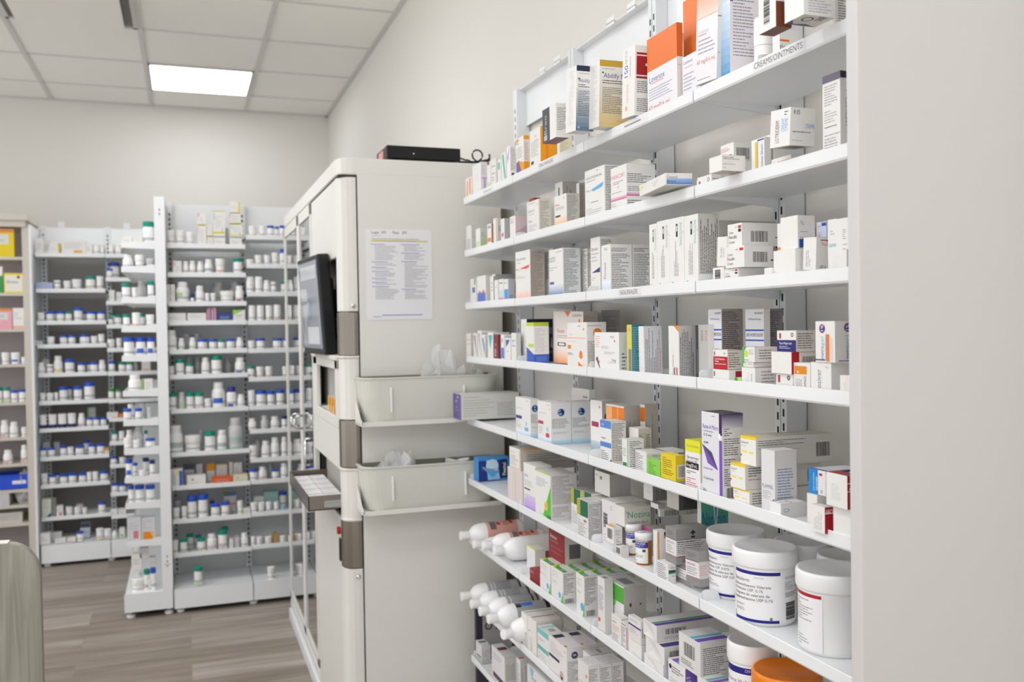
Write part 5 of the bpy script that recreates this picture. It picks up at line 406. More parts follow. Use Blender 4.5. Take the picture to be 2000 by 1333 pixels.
('G', 1, 'B', 0.2137, 4.87, 1.7942, 0.0199, 0.0988, 'ccc', '-', 'rear greyish bottle, tenth from left, first shelf, left bay, centre rack'),
('G', 1, 'X', 0.2491, 4.785, 1.9057, 0.0552, 0.0511, 'w', 'yt', 'stacked yellow marked white carton, eleventh from left, first shelf, left bay, centre rack'),
('G', 1, 'X', 0.2503, 4.785, 1.9607, 0.0479, 0.0536, 'w', 'yr', 'stacked yellow marked white carton, twelfth from left, first shelf, left bay, centre rack'),
('G', 1, 'X', 0.251, 4.785, 1.7942, 0.0565, 0.04, 'w', '-', 'white carton, thirteenth from left, first shelf, left bay, centre rack'),
('G', 1, 'X', 0.2546, 4.785, 1.8394, 0.0589, 0.0626, 'w', 'yb', 'stacked yellow marked white carton, fourteenth from left, first shelf, left bay, centre rack'),
('G', 2, 'X', -0.0273, 4.785, 1.6524, 0.04, 0.0644, 'w', 'pt', 'pink marked white carton, first from left, second shelf, left bay, centre rack'),
('G', 2, 'B', 0.0122, 4.7736, 1.6524, 0.0273, 0.0628, 'w', 'yp', 'yellow marked white bottle, second from left, second shelf, left bay, centre rack'),
('G', 2, 'B', 0.0431, 4.7749, 1.6524, 0.0298, 0.0656, 'w', 'yp', 'yellow marked white bottle, third from left, second shelf, left bay, centre rack'),
('G', 2, 'B', 0.0795, 4.7756, 1.6524, 0.0311, 0.0635, 'w', '-', 'white bottle, fourth from left, second shelf, left bay, centre rack'),
('G', 2, 'B', 0.1185, 4.7799, 1.6524, 0.0397, 0.0741, 'w', 'gb', 'green marked white bottle, fifth from left, second shelf, left bay, centre rack'),
('G', 2, 'J', 0.1736, 4.7831, 1.6524, 0.0461, 0.0773, 'w', 'oc', 'orange marked white jar, sixth from left, second shelf, left bay, centre rack'),
('G', 2, 'V', 0.2591, 4.7834, 1.6524, 0.0467, 0.0807, 'g', '-', 'green capped bottle, seventh from left, second shelf, left bay, centre rack'),
('G', 3, 'X', -0.0714, 4.785, 1.5097, 0.0187, 0.0918, 'w', '-', 'white carton, first from left, third shelf, left bay, centre rack'),
('G', 3, 'X', -0.0503, 4.785, 1.5097, 0.0188, 0.0918, 'w', '-', 'white carton, second from left, third shelf, left bay, centre rack'),
('G', 3, 'B', -0.0049, 4.7925, 1.5097, 0.065, 0.1053, 'w', 'Gt', 'bright green marked white bottle, third from left, third shelf, left bay, centre rack'),
('G', 3, 'J', 0.0395, 4.7695, 1.5097, 0.019, 0.0467, 'n', '-', 'navy capped jar, fourth from left, third shelf, left bay, centre rack'),
('G', 3, 'B', 0.0748, 4.7809, 1.5097, 0.0419, 0.0848, 'w', '-', 'white bottle, fifth from left, third shelf, left bay, centre rack'),
('G', 3, 'J', 0.1095, 4.7714, 1.5097, 0.0229, 0.049, 'w', '-', 'white jar, sixth from left, third shelf, left bay, centre rack'),
('G', 3, 'J', 0.1373, 4.7727, 1.5097, 0.0254, 0.049, 'w', '-', 'white jar, seventh from left, third shelf, left bay, centre rack'),
('G', 3, 'B', 0.1668, 4.891, 1.5097, 0.0619, 0.1104, 'ccc', 'Gt', 'rear bright green marked greyish bottle, eighth from left, third shelf, left bay, centre rack'),
('G', 3, 'J', 0.2035, 4.7942, 1.5097, 0.0683, 0.0595, 'w', '-', 'white jar, ninth from left, third shelf, left bay, centre rack'),
('G', 3, 'B', 0.2502, 4.8901, 1.5097, 0.0602, 0.1104, 'ccc', 'Gt', 'rear bright green marked greyish bottle, tenth from left, third shelf, left bay, centre rack'),
('G', 3, 'B', 0.2635, 4.7809, 1.5097, 0.0418, 0.0847, 'w', 'mp', 'magenta marked white bottle, eleventh from left, third shelf, left bay, centre rack'),
('G', 4, 'X', -0.0374, 4.785, 1.4156, 0.0906, 0.0455, 'w', '-', 'big white carton, first from left, fourth shelf, left bay, centre rack'),
('G', 4, 'X', 0.0574, 4.785, 1.4156, 0.0872, 0.0445, 'w', 'pb', 'big pink marked white carton, second from left, fourth shelf, left bay, centre rack'),
('G', 4, 'X', 0.1142, 4.785, 1.4156, 0.0193, 0.0667, 'b84a50', 'bl', 'blue marked red striped carton, third from left, fourth shelf, left bay, centre rack'),
('G', 4, 'X', 0.1389, 4.785, 1.4156, 0.0254, 0.069, 'b84a50', 'bl', 'blue marked red striped carton, fourth from left, fourth shelf, left bay, centre rack'),
('G', 4, 'X', 0.1906, 4.785, 1.4156, 0.0706, 0.0405, '2a4a98', '-', 'big blue carton, fifth from left, fourth shelf, left bay, centre rack'),
('G', 4, 'X', 0.2585, 4.785, 1.4156, 0.0578, 0.0577, 'w', 'Gt', 'bright green marked white carton, sixth from left, fourth shelf, left bay, centre rack'),
('G', 5, 'B', -0.0611, 4.7846, 1.2745, 0.0493, 0.1017, 'w', '-', 'tall white bottle, first from left, fifth shelf, left bay, centre rack'),
('G', 5, 'B', -0.0158, 4.7748, 1.2745, 0.0295, 0.0631, 'w', 'Gl', 'bright green marked white bottle, second from left, fifth shelf, left bay, centre rack'),
('G', 5, 'B', 0.0087, 4.8794, 1.2745, 0.0387, 0.0849, 'ccc', '-', 'rear greyish bottle, third from left, fifth shelf, left bay, centre rack'),
('G', 5, 'B', 0.0352, 4.7761, 1.2745, 0.0322, 0.0646, 'w', 'Gl', 'bright green marked white bottle, fourth from left, fifth shelf, left bay, centre rack'),
('G', 5, 'B', 0.0585, 4.8783, 1.2745, 0.0366, 0.084, 'ccc', '-', 'rear greyish bottle, fifth from left, fifth shelf, left bay, centre rack'),
('G', 5, 'V', 0.0813, 4.7828, 1.2745, 0.0456, 0.0561, 'b', '-', 'blue capped bottle, sixth from left, fifth shelf, left bay, centre rack'),
('G', 5, 'V', 0.1312, 4.7787, 1.2745, 0.0374, 0.0551, 'b', '-', 'blue capped bottle, seventh from left, fifth shelf, left bay, centre rack'),
('G', 5, 'V', 0.1712, 4.7776, 1.2745, 0.0352, 0.0517, 'g', '-', 'green capped bottle, eighth from left, fifth shelf, left bay, centre rack'),
('G', 5, 'V', 0.2151, 4.7802, 1.2745, 0.0404, 0.0559, 'b', '-', 'blue capped bottle, ninth from left, fifth shelf, left bay, centre rack'),
('G', 5, 'B', 0.2593, 4.7779, 1.2745, 0.0357, 0.0602, 'w', '-', 'white bottle, tenth from left, fifth shelf, left bay, centre rack'),
('G', 6, 'J', -0.066, 4.7753, 1.1518, 0.0305, 0.0487, 'w', '-', 'white jar, first from left, sixth shelf, left bay, centre rack'),
('G', 6, 'V', -0.0254, 4.7807, 1.1518, 0.0413, 0.0827, 'g', '-', 'green capped bottle, second from left, sixth shelf, left bay, centre rack'),
('G', 6, 'B', 0.0158, 4.877, 1.1518, 0.034, 0.0914, 'ccc', '-', 'rear greyish bottle, third from left, sixth shelf, left bay, centre rack'),
('G', 6, 'V', 0.0184, 4.7784, 1.1518, 0.0368, 0.0613, 'g', '-', 'green capped bottle, fourth from left, sixth shelf, left bay, centre rack'),
('G', 6, 'B', 0.0571, 4.8746, 1.1518, 0.0293, 0.0878, 'ccc', '-', 'rear greyish bottle, fifth from left, sixth shelf, left bay, centre rack'),
('G', 6, 'B', 0.0937, 4.7798, 1.1518, 0.0397, 0.087, 'w', '-', 'white bottle, sixth from left, sixth shelf, left bay, centre rack'),
('G', 6, 'V', 0.1462, 4.7854, 1.1518, 0.0509, 0.0957, 'g', '-', 'green capped bottle, seventh from left, sixth shelf, left bay, centre rack'),
('G', 6, 'B', 0.2045, 4.8781, 1.1518, 0.0362, 0.0811, 'bbb', '-', 'rear greyish bottle, eighth from left, sixth shelf, left bay, centre rack'),
('G', 6, 'B', 0.2592, 4.7853, 1.1518, 0.0505, 0.0824, 'w', 'ip', 'indigo marked white bottle, ninth from left, sixth shelf, left bay, centre rack'),
('G', 7, 'V', -0.0625, 4.78, 0.9834, 0.0399, 0.0861, 'g', '-', 'green capped bottle, first from left, seventh shelf, left bay, centre rack'),
('G', 7, 'B', -0.0201, 4.7754, 0.9834, 0.0307, 0.087, 'ccc', 'Gl', 'bright green marked greyish bottle, second from left, seventh shelf, left bay, centre rack'),
('G', 7, 'V', 0.0173, 4.7784, 0.9834, 0.0369, 0.0854, 'g', '-', 'green capped bottle, third from left, seventh shelf, left bay, centre rack'),
('G', 7, 'V', 0.0602, 4.7809, 0.9834, 0.0419, 0.0836, 'g', 'pp', 'pink marked green capped bottle, fourth from left, seventh shelf, left bay, centre rack'),
('G', 7, 'J', 0.101, 4.7763, 0.9834, 0.0325, 0.0516, 'w', 'rp', 'red marked white jar, fifth from left, seventh shelf, left bay, centre rack'),
('G', 7, 'B', 0.1531, 4.7922, 0.9834, 0.0643, 0.1306, 'w', 'bl', 'tall blue marked white bottle, sixth from left, seventh shelf, left bay, centre rack'),
('G', 7, 'B', 0.2146, 4.7845, 0.9834, 0.049, 0.1055, 'i', 'ip', 'tall indigo capped bottle, seventh from left, seventh shelf, left bay, centre rack'),
('G', 7, 'B', 0.26, 4.7785, 0.9834, 0.037, 0.0654, 'w', '-', 'white bottle, eighth from left, seventh shelf, left bay, centre rack'),
('G', 8, 'B', -0.0516, 4.793, 0.7704, 0.0659, 0.1363, 'w', 'gb', 'tall green marked white bottle, first from left, eighth shelf, left bay, centre rack'),
('G', 8, 'J', 0.0266, 4.7981, 0.7704, 0.0763, 0.0836, 'w', '-', 'big white jar, second from left, eighth shelf, left bay, centre rack'),
('G', 8, 'B', 0.0674, 4.8735, 0.7704, 0.0269, 0.0979, 'ccc', '-', 'rear greyish bottle, third from left, eighth shelf, left bay, centre rack'),
('G', 8, 'V', 0.1075, 4.7859, 0.7704, 0.0519, 0.1003, 'g', '-', 'tall green capped bottle, fourth from left, eighth shelf, left bay, centre rack'),
('G', 8, 'B', 0.1644, 4.7837, 0.7704, 0.0474, 0.1025, 'w', 'gb', 'tall green marked white bottle, fifth from left, eighth shelf, left bay, centre rack'),
('G', 8, 'B', 0.2323, 4.7969, 0.7704, 0.0737, 0.1624, 'ccc', 'gb', 'tall green marked greyish bottle, sixth from left, eighth shelf, left bay, centre rack'),
('G', 9, 'X', -0.0527, 4.785, 0.6068, 0.0566, 0.088, 'w', 'bv', 'blue marked white carton, first from left, ninth shelf, left bay, centre rack'),
('G', 9, 'X', 0.0066, 4.885, 0.6068, 0.0486, 0.0952, 'c4c4cc', 'nt', 'rear navy marked grey carton, second from left, ninth shelf, left bay, centre rack'),
('G', 9, 'X', 0.0394, 4.785, 0.6068, 0.0872, 0.0512, 'w', 'Gc', 'bright green marked white carton, third from left, ninth shelf, left bay, centre rack'),
('G', 9, 'X', 0.0553, 4.885, 0.6068, 0.0293, 0.092, 'ccc', '-', 'rear grey carton, fourth from left, ninth shelf, left bay, centre rack'),
('G', 9, 'X', 0.11, 4.885, 0.6068, 0.0382, 0.0909, 'w', 'ot', 'rear orange marked white carton, fifth from left, ninth shelf, left bay, centre rack'),
('G', 9, 'X', 0.1619, 4.885, 0.6068, 0.0534, 0.0823, 'w', 'yb', 'rear yellow marked white carton, sixth from left, ninth shelf, left bay, centre rack'),
('G', 9, 'X', 0.1618, 4.785, 0.6068, 0.0949, 0.0349, 'e0642a', '-', 'big orange carton, seventh from left, ninth shelf, left bay, centre rack'),
('G', 9, 'X', 0.2074, 4.885, 0.6068, 0.0175, 0.0923, 'w', '-', 'rear white carton, eighth from left, ninth shelf, left bay, centre rack'),
('G', 9, 'X', 0.2406, 4.885, 0.6068, 0.0415, 0.0875, 'w', '-', 'rear white carton, ninth from left, ninth shelf, left bay, centre rack'),
('G', 9, 'X', 0.2486, 4.785, 0.6068, 0.069, 0.0389, 'e4dcc0', 'Gc', 'bright green marked cream carton, tenth from left, ninth shelf, left bay, centre rack'),
('G', 10, 'J', -0.0573, 4.7765, 0.4417, 0.033, 0.0599, 'w', 'yp', 'yellow marked white jar, first from left, tenth shelf, left bay, centre rack'),
('G', 10, 'J', -0.0501, 4.8769, 0.4417, 0.0337, 0.0794, 'ccc', '-', 'rear greyish jar, second from left, tenth shelf, left bay, centre rack'),
('G', 10, 'J', -0.0201, 4.7736, 0.4417, 0.0273, 0.0647, 'w', '-', 'white jar, third from left, tenth shelf, left bay, centre rack'),
('G', 10, 'V', 0.0167, 4.782, 0.4417, 0.0441, 0.1115, 'b', 'bb', 'tall blue capped bottle, fourth from left, tenth shelf, left bay, centre rack'),
('G', 10, 'V', 0.0676, 4.784, 0.4417, 0.048, 0.1175, 'b', '-', 'tall blue capped bottle, fifth from left, tenth shelf, left bay, centre rack'),
('G', 10, 'V', 0.1132, 4.8723, 0.4417, 0.0247, 0.0641, 'b', '-', 'rear blue capped bottle, sixth from left, tenth shelf, left bay, centre rack'),
('G', 10, 'V', 0.1254, 4.7806, 0.4417, 0.0412, 0.0647, 'b', '-', 'blue capped bottle, seventh from left, tenth shelf, left bay, centre rack'),
('G', 10, 'V', 0.1734, 4.7801, 0.4417, 0.0403, 0.0711, 'b', '-', 'blue capped bottle, eighth from left, tenth shelf, left bay, centre rack'),
('G', 10, 'X', 0.2002, 4.885, 0.4417, 0.06, 0.0952, 'c8c4c4', 'bt', 'rear blue marked grey carton, ninth from left, tenth shelf, left bay, centre rack'),
('G', 10, 'J', 0.2439, 4.7736, 0.4417, 0.0271, 0.0712, 'w', '-', 'white jar, tenth from left, tenth shelf, left bay, centre rack'),
('G', 10, 'X', 0.2711, 4.785, 0.4417, 0.0421, 0.0318, 'w', 'Gl', 'bright green marked white carton, eleventh from left, tenth shelf, left bay, centre rack'),
('G', 11, 'J', -0.0673, 4.7759, 0.2753, 0.0318, 0.0679, 'w', 'yp', 'yellow marked white jar, first from left, eleventh shelf, left bay, centre rack'),
('G', 11, 'V', -0.026, 4.7784, 0.2753, 0.0367, 0.0713, 'g', 'Gp', 'bright green marked green capped bottle, second from left, eleventh shelf, left bay, centre rack'),
('G', 11, 'V', 0.0038, 4.8764, 0.2753, 0.0328, 0.0703, 'g', '-', 'rear green capped bottle, third from left, eleventh shelf, left bay, centre rack'),
('G', 11, 'V', 0.0434, 4.8747, 0.2753, 0.0293, 0.0616, 'g', '-', 'rear green capped bottle, fourth from left, eleventh shelf, left bay, centre rack'),
('G', 11, 'V', 0.0557, 4.7804, 0.2753, 0.0408, 0.0658, 'g', 'Gp', 'bright green marked green capped bottle, fifth from left, eleventh shelf, left bay, centre rack'),
('G', 11, 'B', 0.1051, 4.783, 0.2753, 0.0459, 0.0813, 'w', 'pp', 'pink marked white bottle, sixth from left, eleventh shelf, left bay, centre rack'),
('G', 11, 'V', 0.1578, 4.7825, 0.2753, 0.0451, 0.097, 'g', 'pp', 'pink marked green capped bottle, seventh from left, eleventh shelf, left bay, centre rack'),
('G', 11, 'V', 0.1717, 4.8774, 0.2753, 0.0349, 0.0913, 'g', '-', 'rear green capped bottle, eighth from left, eleventh shelf, left bay, centre rack'),
('G', 11, 'X', 0.1975, 4.785, 0.2753, 0.0196, 0.0499, 'w', '-', 'white carton, ninth from left, eleventh shelf, left bay, centre rack'),
('G', 11, 'X', 0.2245, 4.785, 0.2753, 0.0221, 0.0551, 'ccc', '-', 'grey carton, tenth from left, eleventh shelf, left bay, centre rack'),
('G', 11, 'B', 0.2621, 4.7792, 0.2753, 0.0383, 0.0723, 'w', 'ob', 'orange marked white bottle, eleventh from left, eleventh shelf, left bay, centre rack'),
('G', 12, 'V', 0.0376, 4.7201, 0.123, 0.0402, 0.0916, 'g', 'Gp', 'bright green marked green capped bottle, first from left, twelfth shelf, left bay, centre rack'),
('G', 1, 'J', 0.3327, 4.7805, 1.8415, 0.041, 0.0546, 'w', 'yc', 'yellow marked white jar, first from left, first shelf, right bay, centre rack'),
('G', 1, 'J', 0.3813, 4.7769, 1.8415, 0.0338, 0.0554, 'w', 'rp', 'red marked white jar, second from left, first shelf, right bay, centre rack'),
('G', 1, 'V', 0.4214, 4.777, 1.8415, 0.034, 0.0589, 'b', '-', 'blue capped bottle, third from left, first shelf, right bay, centre rack'),
('G', 1, 'V', 0.451, 4.7701, 1.8415, 0.0202, 0.0539, 'b', '-', 'blue capped bottle, fourth from left, first shelf, right bay, centre rack'),
('G', 1, 'V', 0.4782, 4.7733, 1.8415, 0.0266, 0.0599, 'b', '-', 'blue capped bottle, fifth from left, first shelf, right bay, centre rack'),
('G', 2, 'J', 0.3167, 4.7786, 1.6981, 0.0372, 0.0302, 'w', '-', 'white jar, first from left, second shelf, right bay, centre rack'),
('G', 2, 'J', 0.359, 4.7787, 1.6981, 0.0374, 0.0513, 'w', '-', 'white jar, second from left, second shelf, right bay, centre rack'),
('G', 2, 'J', 0.4009, 4.7769, 1.6981, 0.0339, 0.0517, 'w', '-', 'white jar, third from left, second shelf, right bay, centre rack'),
('G', 2, 'J', 0.4406, 4.7777, 1.6981, 0.0353, 0.0651, 'w', '-', 'white jar, fourth from left, second shelf, right bay, centre rack'),
('G', 2, 'B', 0.4766, 4.7746, 1.6981, 0.0292, 0.0836, 'b', '-', 'blue capped bottle, fifth from left, second shelf, right bay, centre rack'),
('G', 3, 'T', 0.3157, 4.7792, 1.5561, 0.0384, 0.0846, 'w', '-', 'white bottle, first from left, third shelf, right bay, centre rack'),
('G', 3, 'T', 0.3574, 4.7787, 1.5561, 0.0374, 0.0847, 'w', '-', 'white bottle, second from left, third shelf, right bay, centre rack'),
('G', 3, 'B', 0.3968, 4.7769, 1.5561, 0.0339, 0.0666, 'w', '-', 'white bottle, third from left, third shelf, right bay, centre rack'),
('G', 3, 'V', 0.4302, 4.7739, 1.5561, 0.0277, 0.0588, 'w', 'kb', 'dark marked white bottle, fourth from left, third shelf, right bay, centre rack'),
('G', 3, 'V', 0.4789, 4.7721, 1.5561, 0.0241, 0.0614, 'g', '-', 'green capped bottle, fifth from left, third shelf, right bay, centre rack'),
('G', 4, 'T', 0.3216, 4.778, 1.413, 0.036, 0.0832, 'w', '-', 'white bottle, first from left, fourth shelf, right bay, centre rack'),
('G', 4, 'T', 0.3627, 4.7781, 1.413, 0.0362, 0.0829, 'w', '-', 'white bottle, second from left, fourth shelf, right bay, centre rack'),
('G', 4, 'T', 0.4053, 4.777, 1.413, 0.0339, 0.0825, 'w', 'yp', 'yellow marked white bottle, third from left, fourth shelf, right bay, centre rack'),
('G', 4, 'T', 0.4463, 4.779, 1.413, 0.0379, 0.0848, 'w', 'rp', 'red marked white bottle, fourth from left, fourth shelf, right bay, centre rack'),
('G', 5, 'J', 0.3156, 4.7774, 1.2708, 0.0348, 0.0473, 'w', '-', 'white jar, first from left, fifth shelf, right bay, centre rack'),
('G', 5, 'V', 0.3611, 4.7819, 1.2708, 0.0437, 0.0592, 'b', '-', 'blue capped bottle, second from left, fifth shelf, right bay, centre rack'),
('G', 5, 'V', 0.4441, 4.7834, 1.2708, 0.0468, 0.0576, 'b', '-', 'blue capped bottle, third from left, fifth shelf, right bay, centre rack'),
('G', 5, 'V', 0.4827, 4.7702, 1.2708, 0.0204, 0.0569, 'b', '-', 'blue capped bottle, fourth from left, fifth shelf, right bay, centre rack'),
('G', 6, 'V', 0.3108, 4.778, 1.1273, 0.036, 0.0643, 'g', '-', 'green capped bottle, first from left, sixth shelf, right bay, centre rack'),
('G', 6, 'J', 0.3551, 4.7787, 1.1273, 0.0375, 0.0577, 'w', 'rp', 'red marked white jar, second from left, sixth shelf, right bay, centre rack'),
('G', 6, 'J', 0.3983, 4.7782, 1.1273, 0.0365, 0.059, 'w', 'rp', 'red marked white jar, third from left, sixth shelf, right bay, centre rack'),
('G', 6, 'J', 0.4786, 4.774, 1.1273, 0.028, 0.0567, 'w', 'rp', 'red marked white jar, fourth from left, sixth shelf, right bay, centre rack'),
('G', 7, 'J', 0.3111, 4.7774, 0.9836, 0.0348, 0.0838, 'w', 'bb', 'blue marked white jar, first from left, seventh shelf, right bay, centre rack'),
('G', 7, 'V', 0.3572, 4.7863, 0.9836, 0.0525, 0.0816, 'b', 'bb', 'blue capped bottle, second from left, seventh shelf, right bay, centre rack'),
('G', 7, 'V', 0.4061, 4.7789, 0.9836, 0.0378, 0.0774, 'b', 'bb', 'blue capped bottle, third from left, seventh shelf, right bay, centre rack'),
('G', 7, 'V', 0.4529, 4.7816, 0.9836, 0.0431, 0.0833, 'b', 'bb', 'blue capped bottle, fourth from left, seventh shelf, right bay, centre rack'),
('G', 8, 'B', 0.3124, 4.7799, 0.8645, 0.0398, 0.0603, 'w', 'pp', 'pink marked white bottle, first from left, eighth shelf, right bay, centre rack'),
('G', 8, 'B', 0.3723, 4.7788, 0.8645, 0.0376, 0.0704, 'ccc', '-', 'greyish bottle, second from left, eighth shelf, right bay, centre rack'),
('G', 8, 'B', 0.4233, 4.7821, 0.8645, 0.0442, 0.0651, 'w', '-', 'white bottle, third from left, eighth shelf, right bay, centre rack'),
('G', 8, 'V', 0.4702, 4.7746, 0.8645, 0.0293, 0.0658, 'n', '-', 'navy capped bottle, fourth from left, eighth shelf, right bay, centre rack'),
('G', 9, 'J', 0.3132, 4.7799, 0.7193, 0.0398, 0.068, 'w', '-', 'white jar, first from left, ninth shelf, right bay, centre rack'),
('G', 9, 'B', 0.3427, 4.8753, 0.7193, 0.0306, 0.0836, 'ccc', '-', 'rear greyish bottle, second from left, ninth shelf, right bay, centre rack'),
('G', 9, 'B', 0.3751, 4.7807, 0.7193, 0.0414, 0.0876, 'w', '-', 'white bottle, third from left, ninth shelf, right bay, centre rack'),
('G', 9, 'B', 0.4217, 4.7809, 0.7193, 0.0417, 0.1032, 'w', '-', 'tall white bottle, fourth from left, ninth shelf, right bay, centre rack'),
('G', 9, 'B', 0.4679, 4.7765, 0.7193, 0.0331, 0.1035, 'w', '-', 'tall white bottle, fifth from left, ninth shelf, right bay, centre rack'),
('G', 10, 'V', 0.3129, 4.7805, 0.6091, 0.0411, 0.0587, 'b', '-', 'blue capped bottle, first from left, tenth shelf, right bay, centre rack'),
('G', 10, 'B', 0.3578, 4.7807, 0.6091, 0.0413, 0.0687, 'w', 'rp', 'red marked white bottle, second from left, tenth shelf, right bay, centre rack'),
('G', 10, 'B', 0.407, 4.8754, 0.6091, 0.0309, 0.0702, 'ccc', '-', 'rear greyish bottle, third from left, tenth shelf, right bay, centre rack'),
('G', 10, 'V', 0.4207, 4.7783, 0.6091, 0.0367, 0.0515, 'b', '-', 'blue capped bottle, fourth from left, tenth shelf, right bay, centre rack'),
('G', 10, 'B', 0.4651, 4.7797, 0.6091, 0.0394, 0.0798, 'w', '-', 'white bottle, fifth from left, tenth shelf, right bay, centre rack'),
('G', 11, 'J', 0.3108, 4.7768, 0.4456, 0.0336, 0.0539, 'w', '-', 'white jar, first from left, eleventh shelf, right bay, centre rack'),
('G', 11, 'X', 0.3422, 4.885, 0.4456, 0.0459, 0.0644, 'w', '-', 'rear white carton, second from left, eleventh shelf, right bay, centre rack'),
('G', 11, 'J', 0.3489, 4.7763, 0.4456, 0.0325, 0.0509, 'w', 'rp', 'red marked white jar, third from left, eleventh shelf, right bay, centre rack'),
('G', 11, 'J', 0.3846, 4.7745, 0.4456, 0.0289, 0.0508, 'w', 'rp', 'red marked white jar, fourth from left, eleventh shelf, right bay, centre rack'),
('G', 11, 'X', 0.4018, 4.885, 0.4456, 0.0708, 0.0863, '9cc8be', '-', 'rear big teal carton, fifth from left, eleventh shelf, right bay, centre rack'),
('G', 11, 'J', 0.4219, 4.7739, 0.4456, 0.0278, 0.0478, 'w', 'rp', 'red marked white jar, sixth from left, eleventh shelf, right bay, centre rack'),
('G', 11, 'B', 0.4555, 4.7721, 0.4456, 0.0242, 0.0243, '8cc0dc', '-', 'pale blue capped bottle, seventh from left, eleventh shelf, right bay, centre rack'),
('G', 11, 'V', 0.4651, 4.8788, 0.4456, 0.0376, 0.0794, 'b', '-', 'rear blue capped bottle, eighth from left, eleventh shelf, right bay, centre rack'),
('G', 12, 'J', 0.3044, 4.7724, 0.2807, 0.0249, 0.0458, 'w', '-', 'white jar, first from left, twelfth shelf, right bay, centre rack'),
('G', 12, 'J', 0.3349, 4.7756, 0.2807, 0.0312, 0.0425, 'w', '-', 'white jar, second from left, twelfth shelf, right bay, centre rack'),
('G', 12, 'J', 0.3801, 4.7795, 0.2807, 0.039, 0.0403, 'w', '-', 'white jar, third from left, twelfth shelf, right bay, centre rack'),
('G', 12, 'X', 0.4141, 4.785, 0.2807, 0.0215, 0.0502, 'b8923a', '-', 'amber carton, fourth from left, twelfth shelf, right bay, centre rack'),
('G', 12, 'J', 0.4497, 4.7784, 0.2807, 0.0369, 0.0365, 'w', '-', 'white jar, fifth from left, twelfth shelf, right bay, centre rack'),
('G', 12, 'J', 0.4885, 4.7728, 0.2807, 0.0256, 0.0336, 'w', '-', 'white jar, sixth from left, twelfth shelf, right bay, centre rack'),
('G', 13, 'J', 0.385, 4.7187, 0.1133, 0.0374, 0.0649, 'w', '-', 'white jar, first from left, thirteenth shelf, right bay, centre rack'),
('C', 1, 'X', -0.9678, 5.935, 1.813, 0.1092, 0.1617, 'e6cc20', 'rf', 'tall red marked yellow carton, first from left, first shelf, beige corner cabinet'),
('C', 2, 'X', -0.9993, 5.935, 1.6059, 0.0454, 0.1516, 'w', 'Gf', 'bright green marked white carton, first from left, second shelf, beige corner cabinet'),
('C', 2, 'X', -0.9203, 5.935, 1.6059, 0.0995, 0.1139, 'e8d840', 'wf', 'tall white marked yellow carton, second from left, second shelf, beige corner cabinet'),
('C', 3, 'X', -0.9747, 5.935, 1.3985, 0.0833, 0.1184, 'e8a8b4', 'rf', 'tall red marked pink carton, first from left, third shelf, beige corner cabinet'),
('C', 3, 'X', -0.8996, 5.935, 1.3985, 0.0591, 0.1207, 'w', 'pb', 'tall pink marked white carton, second from left, third shelf, beige corner cabinet'),
('C', 4, 'J', -0.9749, 5.9302, 1.1955, 0.0404, 0.0685, 'w', '-', 'white jar, first from left, fourth shelf, beige corner cabinet'),
('C', 4, 'J', -0.924, 5.9342, 1.1955, 0.0485, 0.0671, 'w', 'bl', 'blue marked white jar, second from left, fourth shelf, beige corner cabinet'),
('C', 4, 'J', -0.8813, 5.9219, 1.1955, 0.0237, 0.0395, 'w', '-', 'white jar, third from left, fourth shelf, beige corner cabinet'),
('C', 5, 'V', -1.0118, 5.9269, 0.976, 0.0337, 0.0888, 'g', 'Gp', 'bright green marked green capped bottle, first from left, fifth shelf, beige corner cabinet'),
('C', 5, 'V', -0.9734, 5.9276, 0.976, 0.0352, 0.0873, 'g', 'Gp', 'bright green marked green capped bottle, second from left, fifth shelf, beige corner cabinet'),
('C', 5, 'V', -0.9342, 5.9277, 0.976, 0.0354, 0.068, 'b', '-', 'blue capped bottle, third from left, fifth shelf, beige corner cabinet'),
('C', 5, 'V', -0.8929, 5.9298, 0.976, 0.0395, 0.0723, 'b', '-', 'blue capped bottle, fourth from left, fifth shelf, beige corner cabinet'),
('C', 6, 'B', -0.9891, 5.9308, 0.7726, 0.0416, 0.0993, 'w', 'rp', 'red marked white bottle, first from left, sixth shelf, beige corner cabinet'),
('C', 6, 'B', -0.9415, 5.9329, 0.7726, 0.0458, 0.0879, 'w', '-', 'white bottle, second from left, sixth shelf, beige corner cabinet'),
('C', 6, 'J', -0.8883, 5.9245, 0.7726, 0.029, 0.0559, 'w', '-', 'white jar, third from left, sixth shelf, beige corner cabinet'),
('C', 7, 'B', -0.9763, 5.9341, 0.6206, 0.0483, 0.0788, 'w', 'rp', 'red marked white bottle, first from left, seventh shelf, beige corner cabinet'),
('C', 7, 'B', -0.8918, 5.9271, 0.6206, 0.0343, 0.1038, 'w', 'rp', 'tall red marked white bottle, second from left, seventh shelf, beige corner cabinet')]
import bpy, math, random
from mathutils import Vector, Matrix
SC=bpy.context.scene; COL=SC.collection
PI=math.pi
